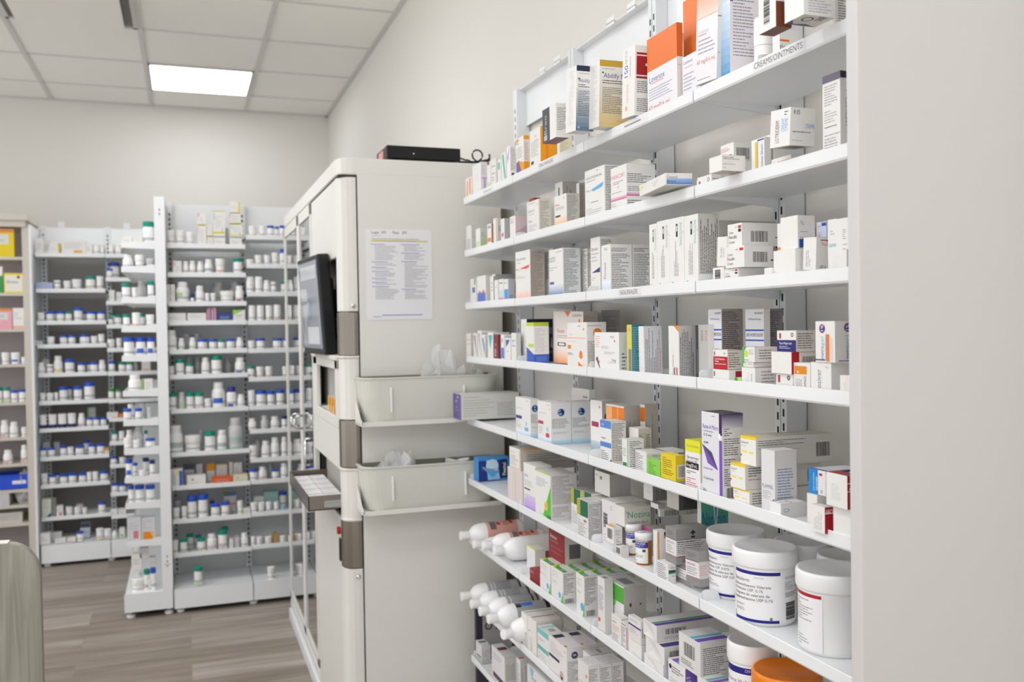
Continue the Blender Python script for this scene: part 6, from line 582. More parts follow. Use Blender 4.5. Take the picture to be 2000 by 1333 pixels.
# ------------------------------------------------------------ materials
def srgb(h):
    if isinstance(h,tuple): return h
    if len(h)==3: h=''.join(c*2 for c in h)
    v=[int(h[i:i+2],16)/255 for i in (0,2,4)]
    return tuple(c/12.92 if c<=.04045 else ((c+.055)/1.055)**2.4 for c in v)
def mat(name,col,rough=.5,metal=0,noise=0,scale=20,spec=.5,emit=None,estr=0,trans=0,alpha=1,bump=0):
    m=bpy.data.materials.new(name); m.use_nodes=True; nt=m.node_tree; b=nt.nodes['Principled BSDF']
    c=srgb(col); b.inputs['Base Color'].default_value=(*c,1); b.inputs['Roughness'].default_value=rough
    b.inputs['Metallic'].default_value=metal; b.inputs['Specular IOR Level'].default_value=spec
    if trans: b.inputs['Transmission Weight'].default_value=trans
    if alpha<1: b.inputs['Alpha'].default_value=alpha
    if emit: b.inputs['Emission Color'].default_value=(*srgb(emit),1); b.inputs['Emission Strength'].default_value=estr
    if noise or bump:
        tc=nt.nodes.new('ShaderNodeTexCoord'); n=nt.nodes.new('ShaderNodeTexNoise'); n.inputs['Scale'].default_value=scale; n.inputs['Detail'].default_value=4
        nt.links.new(tc.outputs['Object'],n.inputs['Vector'])
        if noise:
            r=nt.nodes.new('ShaderNodeMapRange'); r.inputs['To Min'].default_value=1-noise; r.inputs['To Max'].default_value=1+noise
            nt.links.new(n.outputs['Fac'],r.inputs['Value'])
            mx=nt.nodes.new('ShaderNodeMix'); mx.data_type='RGBA'; mx.blend_type='MULTIPLY'; mx.inputs[0].default_value=1
            mx.inputs[6].default_value=(*c,1); nt.links.new(r.outputs[0],mx.inputs[7]); nt.links.new(mx.outputs[2],b.inputs['Base Color'])
        if bump:
            bp=nt.nodes.new('ShaderNodeBump'); bp.inputs['Strength'].default_value=bump; bp.inputs['Distance'].default_value=.002
            nt.links.new(n.outputs['Fac'],bp.inputs['Height']); nt.links.new(bp.outputs[0],b.inputs['Normal'])
    return m
def print_mat(name,rough,spec=.5,coat=0):
    m=bpy.data.materials.new(name); m.use_nodes=True; nt=m.node_tree; b=nt.nodes['Principled BSDF']
    a=nt.nodes.new('ShaderNodeAttribute'); a.attribute_name='Col'
    n=nt.nodes.new('ShaderNodeTexNoise'); n.inputs['Scale'].default_value=60
    r=nt.nodes.new('ShaderNodeMapRange'); r.inputs['To Min'].default_value=rough-.06; r.inputs['To Max'].default_value=rough+.06
    nt.links.new(n.outputs['Fac'],r.inputs['Value']); nt.links.new(r.outputs[0],b.inputs['Roughness'])
    nt.links.new(a.outputs['Color'],b.inputs['Base Color']); b.inputs['Specular IOR Level'].default_value=spec
    b.inputs['Coat Weight'].default_value=coat
    return m
M={}
M['print']=print_mat('printed_carton_board',.42,.35)
M['plastic']=print_mat('moulded_bottle_plastic',.32,.4)
M['white']=mat('white_powder_coated_steel','eceeef',.30,noise=.015,scale=8)
M['slot']=mat('dark_slot','1c1c20',.8)
M['postgrey']=mat('white_steel_post','e2e4e6',.34,noise=.02,scale=6)
M['wall']=mat('warm_white_paint','dddad3',.75,noise=.012,scale=1.2,bump=.05,spec=.25)
M['tile']=mat('ceiling_tile','f2f0ea',.9,noise=.015,scale=60,bump=.12,spec=.1)
M['grid']=mat('ceiling_grid_metal','cfcdc9',.45)
M['cab']=mat('cream_cabinet_shell','e4e2db',.42,noise=.01,scale=4)
M['seam']=mat('dark_seam','3a3630',.7)
M['steel']=mat('brushed_steel','8d857c',.30,metal=.9,noise=.06,scale=3)
M['steelw']=mat('bright_zinc','b8b8b6',.25,metal=.9)
M['chrome']=mat('chrome','e8e8e8',.08,metal=1)
M['black']=mat('black_plastic','101012',.35,spec=.4)
M['rubber']=mat('white_levelling_foot','e8e8e6',.4)
M['endpanel']=mat('light_grey_laminate','cbc8c6',.55,noise=.01,scale=3)
M['beige']=mat('beige_laminate','cdc6bb',.5,noise=.03,scale=10)
M['beigeback']=mat('beige_backboard','b5aeb0',.6,noise=.02,scale=6)
M['darkend']=mat('dark_violet_board','2c2834',.5,noise=.05)
M['bin']=mat('milky_bin_plastic','e6e6dc',.35,alpha=.82,spec=.45)
M['bag']=mat('clear_bag_film','f2f2f2',.18,alpha=.38,spec=.7)
M['bluebin']=mat('blue_tray_plastic','1f4fd0',.35)
M['amber']=mat('amber_vial_plastic','c06c08',.12,trans=.25,spec=.5)
M['orangelid']=mat('orange_lid_plastic','e8800e',.28,noise=.01)
M['tubwhite']=mat('white_tub_plastic','f0f0ef',.33,noise=.008,scale=5)
M['paper']=mat('white_paper','e9e8ea',.6)
M['lampdiff']=mat('lamp_diffuser','ffffff',.6,emit='f8faff',estr=LAMP)
M['lampdim']=mat('lamp_diffuser_dimmed','ffffff',.6,emit='f8faff',estr=LAMP*.55)  # same panel type, emission lowered so the back wall does not burn out
M['red']=mat('red_plastic','b01018',.4)
def glass_mat():
    m=bpy.data.materials.new('dark_cabinet_glass'); m.use_nodes=True; nt=m.node_tree; b=nt.nodes['Principled BSDF']
    b.inputs['Base Color'].default_value=(.03,.03,.03,1); b.inputs['Roughness'].default_value=.015; b.inputs['IOR'].default_value=1.9
    b.inputs['Specular IOR Level'].default_value=.8; b.inputs['Coat Weight'].default_value=1; b.inputs['Coat Roughness'].default_value=.01
    n=nt.nodes.new('ShaderNodeTexNoise'); n.inputs['Scale'].default_value=2
    r=nt.nodes.new('ShaderNodeMapRange'); r.inputs['To Min'].default_value=.012; r.inputs['To Max'].default_value=.022
    nt.links.new(n.outputs['Fac'],r.inputs['Value']); nt.links.new(r.outputs[0],b.inputs['Roughness'])
    return m
M['glass']=glass_mat()
def floor_mat():
    m=bpy.data.materials.new('grey_wood_planks'); m.use_nodes=True; nt=m.node_tree; b=nt.nodes['Principled BSDF']; N=nt.nodes.new; K=nt.links.new
    tc=N('ShaderNodeTexCoord'); br=N('ShaderNodeTexBrick'); br.inputs['Scale'].default_value=1
    br.inputs['Brick Width'].default_value=1.22; br.inputs['Row Height'].default_value=.18; br.inputs['Mortar Size'].default_value=.0012
    br.inputs['Color1'].default_value=(0,0,0,1); br.inputs['Color2'].default_value=(1,1,1,1); br.inputs['Mortar'].default_value=(.2,.2,.2,1); br.offset=.37; br.inputs['Bias'].default_value=0
    K(tc.outputs['Object'],br.inputs['Vector'])
    mp=N('ShaderNodeMapping'); mp.inputs['Scale'].default_value=(1.1,13,1); K(tc.outputs['Object'],mp.inputs['Vector'])
    ad=N('ShaderNodeVectorMath'); ad.operation='ADD'; K(mp.outputs[0],ad.inputs[0])
    sc=N('ShaderNodeVectorMath'); sc.operation='SCALE'; sc.inputs['Scale'].default_value=7; K(br.outputs['Color'],sc.inputs[0]); K(sc.outputs[0],ad.inputs[1])
    n=N('ShaderNodeTexNoise'); n.inputs['Scale'].default_value=1.6; n.inputs['Detail'].default_value=6; n.inputs['Roughness'].default_value=.6; K(ad.outputs[0],n.inputs['Vector'])
    cr=N('ShaderNodeValToRGB'); cr.color_ramp.elements[0].position=.25; cr.color_ramp.elements[0].color=(*srgb('746a60'),1); cr.color_ramp.elements[1].position=.8; cr.color_ramp.elements[1].color=(*srgb('b3aaa0'),1)
    e=cr.color_ramp.elements.new(.5); e.color=(*srgb('92877c'),1)
    m1=N('ShaderNodeMath'); m1.operation='MULTIPLY_ADD'; m1.inputs[1].default_value=.28; K(br.outputs['Color'],m1.inputs[0])
    m2=N('ShaderNodeMath'); m2.operation='MULTIPLY'; m2.inputs[1].default_value=.85; K(n.outputs['Fac'],m2.inputs[0]); K(m2.outputs[0],m1.inputs[2])
    K(m1.outputs[0],cr.inputs['Fac']); K(cr.outputs[0],b.inputs['Base Color']); b.inputs['Roughness'].default_value=.5; b.inputs['Specular IOR Level'].default_value=.35
    return m
M['floor']=floor_mat()
def grain_mat():
    m=bpy.data.materials.new('grey_woodgrain_laminate'); m.use_nodes=True; nt=m.node_tree; b=nt.nodes['Principled BSDF']; N=nt.nodes.new; K=nt.links.new
    tc=N('ShaderNodeTexCoord'); mp=N('ShaderNodeMapping'); mp.inputs['Scale'].default_value=(26,26,1.6); K(tc.outputs['Object'],mp.inputs['Vector'])
    n=N('ShaderNodeTexNoise'); n.inputs['Scale'].default_value=2.2; n.inputs['Detail'].default_value=7; n.inputs['Distortion'].default_value=.6; K(mp.outputs[0],n.inputs['Vector'])
    cr=N('ShaderNodeValToRGB'); cr.color_ramp.elements[0].position=.3; cr.color_ramp.elements[0].color=(*srgb('858176'),1); cr.color_ramp.elements[1].position=.72; cr.color_ramp.elements[1].color=(*srgb('aaa79b'),1)
    K(n.outputs['Fac'],cr.inputs['Fac']); K(cr.outputs[0],b.inputs['Base Color']); b.inputs['Roughness'].default_value=.55
    return m
M['grain']=grain_mat()
def SCREEN_M():
    m=print_mat('monitor_screen',.12,.6); return m
# ------------------------------------------------------------ mesh builder
class MB:
    def __init__(s): s.v=[]; s.f=[]; s.c=[]; s.m=[]; s.sm=[]
    def face(s,pts,col=(.8,.8,.8),mi=0,smooth=False):
        i=len(s.v); s.v.extend([tuple(p) for p in pts]); s.f.append(tuple(range(i,i+len(pts)))); s.c.append(col); s.m.append(mi); s.sm.append(smooth)
    def idx(s,vs,fs,col,mi=0,smooth=False):
        i=len(s.v); s.v.extend([tuple(p) for p in vs])
        for f in fs: s.f.append(tuple(i+k for k in f)); s.c.append(col if not callable(col) else col(f)); s.m.append(mi); s.sm.append(smooth)
    def box(s,x0,x1,y0,y1,z0,z1,col=(.8,.8,.8),mi=0):
        v=[(x0,y0,z0),(x1,y0,z0),(x1,y1,z0),(x0,y1,z0),(x0,y0,z1),(x1,y0,z1),(x1,y1,z1),(x0,y1,z1)]
        s.idx(v,[(0,3,2,1),(4,5,6,7),(0,1,5,4),(1,2,6,5),(2,3,7,6),(3,0,4,7)],col,mi)
    def prism(s,poly,a0,a1,axis,col=(.8,.8,.8),mi=0):
        # poly: 2d points; axis 0: (y,z) 1: (x,z) 2: (x,y)
        def P(p,a): return {0:(a,p[0],p[1]),1:(p[0],a,p[1]),2:(p[0],p[1],a)}[axis]
        n=len(poly); v=[P(p,a0) for p in poly]+[P(p,a1) for p in poly]
        f=[tuple(range(n))[::-1],tuple(range(n,2*n))]+[(i,(i+1)%n,n+(i+1)%n,n+i) for i in range(n)]
        s.idx(v,f,col,mi)
    def lathe(s,prof,seg=20,cx=0,cy=0,cz=0,cols=None,col=(.8,.8,.8),mi=0,axis='z',smooth=True,caps=True):
        v=[];n=len(prof)
        for r,z in prof:
            for k in range(seg):
                a=2*PI*k/seg
                if axis=='z': v.append((cx+r*math.cos(a),cy+r*math.sin(a),cz+z))
                else: v.append((cx+z,cy+r*math.cos(a),cz+r*math.sin(a)))
        b=len(s.v); s.v.extend(v)
        for i in range(n-1):
            for k in range(seg):
                q=(b+i*seg+k,b+i*seg+(k+1)%seg,b+(i+1)*seg+(k+1)%seg,b+(i+1)*seg+k)
                if axis!='z': q=q[::-1]
                s.f.append(q); s.c.append(cols(i,k) if cols else col); s.m.append(mi); s.sm.append(smooth)
        if caps:
            t=tuple(b+(n-1)*seg+k for k in range(seg)); bt=tuple(b+k for k in range(seg))[::-1]
            if axis!='z': t,bt=t[::-1],bt[::-1]
            s.f.append(t); s.c.append(cols(n-2,0) if cols else col); s.m.append(mi); s.sm.append(False)
            s.f.append(bt); s.c.append(cols(0,0) if cols else col); s.m.append(mi); s.sm.append(False)
    def tube(s,pts,r,seg=8,col=(.8,.8,.8),mi=0):
        pts=[Vector(p) for p in pts]; rings=[]
        for i,p in enumerate(pts):
            t=(pts[min(i+1,len(pts)-1)]-pts[max(i-1,0)]).normalized()
            u=t.cross(Vector((0,0,1)) if abs(t.z)<.9 else Vector((1,0,0))).normalized(); w=t.cross(u)
            rings.append([p+u*r*math.cos(2*PI*k/seg)+w*r*math.sin(2*PI*k/seg) for k in range(seg)])
        v=[q for R_ in rings for q in R_]; n=len(rings)
        f=[(i*seg+k,i*seg+(k+1)%seg,(i+1)*seg+(k+1)%seg,(i+1)*seg+k) for i in range(n-1) for k in range(seg)]
        f+=[tuple(range(seg))[::-1],tuple((n-1)*seg+k for k in range(seg))]
        s.idx(v,f,col,mi,True)
    def build(s,name,mats,parent=None,loc=(0,0,0),rot=(0,0,0),bevel=0):
        me=bpy.data.meshes.new(name); me.from_pydata(s.v,[],s.f)
        if not isinstance(mats,(list,tuple)): mats=[mats]
        for m in mats: me.materials.append(m)
        me.polygons.foreach_set('material_index',s.m); me.polygons.foreach_set('use_smooth',s.sm)
        ca=me.color_attributes.new('Col','FLOAT_COLOR','CORNER'); arr=[]
        for f,c in zip(s.f,s.c): arr.extend((*c[:3],1.0)*len(f))
        ca.data.foreach_set('color',arr); me.update()
        o=bpy.data.objects.new(name,me); COL.objects.link(o); o.location=loc; o.rotation_euler=rot
        if parent: o.parent=parent
        if bevel:
            b=o.modifiers.new('soft_edges','BEVEL'); b.width=bevel; b.segments=3; b.limit_method='ANGLE'; b.angle_limit=.6
        return o
def tag(o,label=None,cat=None,group=None,kind=None):
    if label: o['label']=label
    if cat: o['category']=cat
    if group: o['group']=group
    if kind: o['kind']=kind
    return o
def empty(name,loc=(0,0,0),rot=(0,0,0)):
    o=bpy.data.objects.new(name,None); COL.objects.link(o); o.location=loc; o.rotation_euler=rot; o.empty_display_size=.05
    return o
# ------------------------------------------------------------ lettering
_G={}
def glyphs(txt):
    if txt in _G: return _G[txt]
    cu=bpy.data.curves.new('glyph_source','FONT'); cu.body=txt; cu.size=1; cu.resolution_u=2
    ob=bpy.data.objects.new('glyph_source',cu); me=ob.to_mesh()
    vs=[(v.co.x,v.co.y) for v in me.vertices]; fs=[tuple(p.vertices) for p in me.polygons]
    ob.to_mesh_clear(); bpy.data.objects.remove(ob); bpy.data.curves.remove(cu)
    w=max([v[0] for v in vs],default=.1); _G[txt]=(vs,fs,w); return _G[txt]
class Face:
    """a printed face: origin top-left, u to the right, v down, in metres"""
    def __init__(s,mb,o,u,v,n,W,H):
        s.mb=mb; s.o=Vector(o); s.u=Vector(u); s.v=Vector(v); s.n=Vector(n); s.W=W; s.H=H; s.k=0
    def pt(s,a,b): return s.o+s.u*(a*s.W)+s.v*(b*s.H)+s.n*(.00012+s.k*.00003)
    def poly(s,ab,col): s.mb.face([s.pt(a,b) for a,b in ab],col)
    def rect(s,a,b,c,d,col): s.poly([(a,b),(a,d),(c,d),(c,b)],col)
    def text(s,a,b,h,maxw,col,txt,vert=False):
        vs,fs,w=glyphs(txt)
        if not vert:
            sy=h*s.H/.72; sx=min(sy,maxw*s.W/w); sx=max(sx,sy*.35) if maxw*s.W/w<sy*.35 else sx
            P=[s.o+s.u*(a*s.W+x*sx)+s.v*(b*s.H+h*s.H-y*sy)+s.n*(.00012+s.k*.00003) for x,y in vs]
        else: # reads bottom to top, a: left edge, b: bottom start, h: letter height as share of W, maxw: share of H
            sy=h*s.W/.72; sx=min(sy,maxw*s.H/w) if maxw*s.H/w<sy else min(maxw*s.H/w,sy*1.25)
            P=[s.o+s.u*(a*s.W+h*s.W-y*sy)+s.v*(b*s.H-x*sx)+s.n*(.00012+s.k*.00003) for x,y in vs]
        s.mb.idx(P,fs,col)
    def lines(s,a,b,c,d,n,col,vert=False,fat=.36):
        rnd=random.Random(int((a+b*3+c*7+d*11+s.W*1000+s.H*777)*1000))
        n=max(1,n)
        for i in range(n):
            if not vert:
                y=b+(d-b)*(i+.3)/n; h=(d-b)/n*fat; x=a; end=a+(c-a)*(rnd.uniform(.72,1) if rnd.random()<.75 else rnd.uniform(.3,.7))
                wu=.0042/s.W
                while x<end-.01:
                    w=min(rnd.uniform(.4,1.9)*wu,end-x); s.rect(x,y,x+w,y+h,col); x+=w+.22*wu
            else:
                x=a+(c-a)*(i+.3)/n; w_=(c-a)/n*fat; y=d; end=d-(d-b)*(rnd.uniform(.7,1) if rnd.random()<.75 else rnd.uniform(.3,.7))
                wu=.0042/s.H
                while y>end+.01:
                    w=min(rnd.uniform(.4,1.9)*wu,y-end); s.rect(x,y-w,x+w_,y,col); y-=w+.22*wu
    def draw(s,spec,depth=0):
        for e in spec.split(';'):
            e=e.strip()
            if not e: continue
            if e[0]=='=': s.base=srgb(e[1:]); s.rect(0,0,1,1,s.base); s.k+=1; continue
            if e=='@s': s.draw('P .07 .06 .93 .94 8a8a8a'); continue
            t=e.split(' '); k=t[0]
            try:
                if k=='r': s.rect(*map(float,t[1:5]),srgb(t[5]))
                elif k in 'tTV': s.text(float(t[1]),float(t[2]),float(t[3]),float(t[4]),srgb(t[5]),' '.join(t[6:]),k=='V')
                elif k=='p': s.lines(*map(float,t[1:5]),int(t[5]),srgb(t[6]))
                elif k in 'PQ':
                    a,b,c,d=map(float,t[1:5]); L_=(d-b)*s.H if k=='P' else (c-a)*s.W
                    s.lines(a,b,c,d,int(max(2,min(40,L_/.0034))),srgb(t[5]),k=='Q')
                elif k in 'bZ':
                    a,b,c,d=map(float,t[1:5]); rnd=random.Random(7); x=0
                    while x<1:
                        w=rnd.choice([.012,.02,.03]); 
                        if k=='b': s.rect(a+(c-a)*x,b,a+(c-a)*min(1,x+w),d,srgb('3a3a3a'))
                        else: s.rect(a,b+(d-b)*x,c,b+(d-b)*min(1,x+w*1.6),srgb('4a4a4a'))
                        x+=w+rnd.choice([.012,.02,.03])
                elif k=='c':
                    a,b,r=map(float,t[1:4]); s.poly([(a+r*s.H/s.W*math.cos(q*PI/10),b-r*math.sin(q*PI/10)) for q in range(20)],srgb(t[4]))
                elif k=='g':
                    q=list(map(float,t[1:7])); ab=[(q[0],q[1]),(q[2],q[3]),(q[4],q[5])]
                    ar=(ab[1][0]-ab[0][0])*(ab[2][1]-ab[0][1])-(ab[2][0]-ab[0][0])*(ab[1][1]-ab[0][1])
                    if ar>0: ab=ab[::-1]
                    s.poly(ab,srgb(t[7]))
                elif k=='G':
                    a,b,c,d=map(float,t[1:5]); A=srgb(t[5]); B=srgb(t[6])
                    for i in range(10):
                        f=(i+.5)/10; s.rect(a,b+(d-b)*i/10,c,b+(d-b)*(i+1)/10,tuple(A[j]*(1-f)+B[j]*f for j in range(3)))
            except Exception as ex: print('PRINT?',e,ex)
            s.k+=1
# ------------------------------------------------------------ cartons
CART=srgb('e9e7e3')
def base_col(spec,dflt=CART):
    for e in spec.split(';'):
        if e.strip().startswith('='): return srgb(e.strip()[1:])
    return dflt
def strip_base(spec): return ';'.join(e for e in spec.split(';') if not e.strip().startswith('='))
def carton(name,sx,sy,sz,front='',side='',top='',bot='',parent=None):
    mb=MB(); cf=base_col(front); cs=base_col(side); ct=base_col(top,srgb('e2e0dc')); cb=base_col(bot,srgb('e2e0dc'))
    x0,x1,y0,y1=-sx/2,sx/2,-sy/2,sy/2
    v=[(x0,y0,0),(x1,y0,0),(x1,y1,0),(x0,y1,0),(x0,y0,sz),(x1,y0,sz),(x1,y1,sz),(x0,y1,sz)]
    for f,c in (((0,3,2,1),cb),((4,5,6,7),ct),((0,1,5,4),cs),((1,2,6,5),cf),((2,3,7,6),cs),((3,0,4,7),cf)):
        mb.idx([v[i] for i in f],[(0,1,2,3)],c)
    if front: Face(mb,(x0,y1,sz),(0,-1,0),(0,0,-1),(-1,0,0),sy,sz).draw(strip_base(front))
    if side: Face(mb,(x0,y0,sz),(1,0,0),(0,0,-1),(0,-1,0),sx,sz).draw(strip_base(side))
    if top: Face(mb,(x1,y1,sz),(0,-1,0),(-1,0,0),(0,0,1),sy,sx).draw(strip_base(top))
    if bot: Face(mb,(x0,y1,0),(0,-1,0),(1,0,0),(0,0,-1),sy,sx).draw(strip_base(bot))
    # tuck-flap seams along the top edges
    for yy in (y0+.0006,y1-.0010): mb.box(x0+.0015,x1-.0015,yy,yy+.0004,sz,sz+.0002,srgb('8a857c'))
    return mb
ROWG=['','top','second','third','fourth','fifth','sixth','seventh','eighth','lowest']
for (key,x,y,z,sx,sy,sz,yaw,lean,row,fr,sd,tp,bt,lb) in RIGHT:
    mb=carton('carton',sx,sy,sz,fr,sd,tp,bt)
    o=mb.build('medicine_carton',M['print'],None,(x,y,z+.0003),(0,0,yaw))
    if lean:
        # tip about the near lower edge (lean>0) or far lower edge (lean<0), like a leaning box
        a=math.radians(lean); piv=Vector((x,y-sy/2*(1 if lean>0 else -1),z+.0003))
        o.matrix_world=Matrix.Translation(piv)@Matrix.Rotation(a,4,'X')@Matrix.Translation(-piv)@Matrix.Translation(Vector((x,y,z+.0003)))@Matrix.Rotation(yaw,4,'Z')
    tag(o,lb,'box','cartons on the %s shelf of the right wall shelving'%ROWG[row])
# ------------------------------------------------------------ bottles on the far racks
CAPC={'w':'f6f5f3','b':'2a58c4','g':'0f8f78','G':'2a9a34','n':'1f3070','i':'3c3a94'}
XC={'w':'e9e8e5','b':'3a66c8','g':'1f9a80','G':'86c63c','n':'2a3268','i':'5a50a0','y':'e0cc38','o':'e08828','k':'54403c','r':'c86058','p':'d8a0a4','m':'b03878','c':'e6ddc0'}
BODY=srgb('f5f4f2')
def bottle(kind,w,h,cap,ex):
    r=w/2; b=MB(); c=MB(); seg=20
    capcol=srgb(CAPC.get(cap,cap if len(cap) in(3,6) else 'ecebe9'))
    body=BODY if cap in CAPC else (srgb(cap))
    if kind=='V': prof=[(r*.9,0),(r*.97,.02*h),(r*.97,.08*h),(r*.97,.2*h),(r*.97,.32*h),(r*.97,.44*h),(r*.97,.56*h),(r*.97,.68*h),(r*.94,.76*h),(r*.88,.80*h)]; cp=[(r*1.0,.775*h),(r*1.02,.79*h),(r*1.02,.97*h),(r*.95,h)]
    elif kind=='J': prof=[(r*.85,0),(r*.9,.03*h),(r*.9,.1*h),(r*.9,.2*h),(r*.9,.3*h),(r*.9,.4*h),(r*.9,.5*h),(r*.88,.58*h)]; cp=[(r*.98,.56*h),(r,.6*h),(r,.95*h),(r*.92,h)]
    elif kind=='T': prof=[(r*.92,0),(r*.97,.02*h),(r*.97,.1*h),(r*.97,.2*h),(r*.97,.3*h),(r*.97,.4*h),(r*.95,.5*h)]; cp=[(r*.99,.48*h),(r*1.0,.5*h),(r*.98,.97*h),(r*.9,h)]
    else: prof=[(r*.92,0),(r*.99,.02*h),(r*.99,.1*h),(r*.99,.2*h),(r*.99,.3*h),(r*.99,.4*h),(r*.99,.5*h),(r*.99,.6*h),(r*.94,.67*h),(r*.80,.735*h),(r*.68,.77*h)]; cp=[(r*.75,.745*h),(r*.77,.765*h),(r*.77,.97*h),(r*.7,h)]
    n=len(prof); exc=srgb(XC[ex[0]]) if ex!='-' and ex[0] in XC else None
    if exc and ex[0] in 'yGorpg': exc=tuple(.62*q+.38*w_ for q,w_ in zip(exc,BODY))
    pos=ex[1] if ex!='-' else ''
    grey=srgb('bdbcbf')
    def cols(i,k):
        a=(k+.5)/seg*360; front=200<a<340
        if i==0: return body
        if exc:
            if pos=='p' and i in(1,2) and 215<a<285: return exc
            if pos=='b' and i==1 and 200<a<320: return exc
            if pos=='b' and ex[0]=='k' and i==n-3: return exc
            if pos=='t' and i in(4,5) and 190<a<270: return exc
            if pos=='l' and i in(3,4) and 210<a<310: return exc
            if pos=='c' and i in(2,3) and 235<a<300: return exc
            if ex=='gb' and i in(1,4) and front: return exc
            if ex=='np' and 1<=i<=3: return exc
        if front and i in(3,) : return grey
        return body
    b.lathe(prof,seg,cols=cols); c.lathe(cp,seg,col=capcol)
    for q in range(0,seg,1):  # ribs of the cap
        a=2*PI*(q+.5)/seg; rr=cp[2][0]*1.0
        c.face([(rr*math.cos(a-.05),rr*math.sin(a-.05),cp[1][1]),(rr*math.cos(a+.05),rr*math.sin(a+.05),cp[1][1]),(rr*math.cos(a+.05),rr*math.sin(a+.05),cp[2][1]),(rr*math.cos(a-.05),rr*math.sin(a-.05),cp[2][1])],tuple(x*.86 for x in capcol))
    return b,c
CART_F={'-':'p .15 .3 .85 .7 3 b8b8bc','yr':'r .82 0 1 1 e0cc38;p .15 .4 .6 .6 2 ccc','oc':'p .1 .15 .9 .6 4 c4c4c8;r .5 .7 .85 .95 e8b050','pp':'p .1 .2 .9 .5 3 c8b8bc;r .1 .7 .9 .85 e8b8b0','rp':'p .15 .2 .85 .5 3 bbb;r .45 .55 .8 .85 d08070','yp':'r .5 .55 .85 .8 e0d850;p .1 .2 .9 .45 2 ccc','nc':'p .2 .15 .8 .5 3 b8c0b0;g .3 1 .98 .7 .98 1 2a4890','nt':'r 0 0 1 .3 484c60;p .1 .45 .9 .7 2 8088a8','ot':'r 0 0 1 .4 e89a20;p .1 .55 .9 .85 3 bbb','Gl':'r .0 0 .2 1 7ab840;p .3 .2 .9 .8 3 bbb','Gt':'g 0 0 .9 0 0 .45 98d048;p .2 .4 .85 .55 1 6a88d0;p .2 .6 .7 .7 1 bbb','Gc':'c .3 .4 .12 88b070;p .15 .65 .8 .8 2 aaa','Gp':'r .2 .6 .8 .9 90c860','yt':'r 0 0 1 .05 d8cc30;r 0 .93 1 1 d8cc30;r .05 .1 .1 .4 d07ab8;p .2 .2 .85 .8 6 c8c8cc','yb':'r 0 .0 1 .04 d8cc30;r 0 .82 1 .9 d8cc30;r .1 .1 .15 .35 50b8a0;r .75 .65 .8 .88 50b8a0;p .2 .2 .85 .7 6 c8c8cc','pt':'r .05 .1 .25 .4 e89aa0;p .3 .4 .85 .8 3 ccc','pb':'p .15 .2 .85 .55 3 b8b8bc;r 0 .85 1 1 eab8ac','bl':'r .5 0 .8 1 90b0e0;r .1 .1 .25 .9 e8d8dc','bv':'r .72 .1 .98 .95 2a62c8;r .5 .1 .7 .4 ece85a;Q .1 .1 .45 .9 889','bt':'r 0 0 .4 .12 2a8a48;r .4 0 1 .12 3a70c8;r .3 .5 .95 .6 d8805a;p .2 .2 .9 .4 2 aaa','wf':'r .06 .1 .94 .92 e8e4d8;t .15 .35 .16 .6 3a4898 Emmer;c .75 .2 .08 a85020','rf':'r 0 0 1 .14 d89050;r .05 .2 .75 .55 d9d8d4;p .1 .3 .6 .45 2 999','Gf':'r 0 .35 1 1 2a9a50','og':'p .1 .08 .9 .5 5 b4b4bc;r .1 .6 .9 .95 e08a28;g .6 .6 .9 .6 .9 .95 eebc60'}
SHELFN={'L':'back wall rack','S':'side shelving','G':'centre rack','C':'beige cabinet'}
for (u,i,kind,x,y,z,w,h,cap,ex,lb) in LEFTB:
    if kind=='X':
        mb=MB(); c=srgb(cap) if len(cap) in(3,6) and cap not in CAPC else srgb('e9e7e3'); d=.05
        mb.box(-w/2,w/2,-.025,.025,0,h,c)
        Face(mb,(-w/2,-.025,h),(1,0,0),(0,0,-1),(0,-1,0),w,h).draw(CART_F.get(ex,CART_F['-']))
        o=mb.build('medicine_carton',M['print'],None,(x,y,z+.0003)); cat='box'
    else:
        b,c=bottle(kind,w,h,cap,ex); o=b.build('pill_bottle' if kind!='J' else 'pill_jar',M['plastic'],None,(x,y,z+.0003)); c.build('cap',M['plastic'],o); cat='bottle' if kind!='J' else 'jar'
    tag(o,lb,cat,'medicine stock on shelf %d of the %s'%(i,SHELFN[u]))
# ------------------------------------------------------------ room
def struct(name,mb,m,**k): return tag(mb.build(name,m,**k),kind='structure')
HC=2.945
b=MB(); b.box(-4.6,1.4,-2.6,7.0,-.05,0); struct('floor',b,M['floor'])
b=MB(); b.box(-4.6,1.1,6.83,6.93,0,HC); struct('wall_back',b,M['wall'])
b=MB(); b.box(1.035,1.13,-2.6,6.83,0,HC); struct('wall_right',b,M['wall'])

TS=.6275; GX=[.4425-k*TS for k in range(-1,9)]; GY=[6.366-k*TS for k in range(-1,15)]
b=MB(); b.box(-4.6,1.1,-2.6,6.9,HC,HC+.03); ce=struct('ceiling',b,M['tile'])
g=MB()
for X in GX:
    if X<1.0: g.box(X-.012,X+.012,-2.6,6.83,HC-.007,HC)
for Y in GY:
    if Y<6.8: g.box(-4.6,1.035,Y-.007,Y+.007,HC-.006,HC)
g.box(1.005,1.035,-2.6,6.83,HC-.008,HC); g.box(-4.6,1.035,6.80,6.83,HC-.008,HC)
tag(g.build('ceiling_grid',M['grid'],ce))
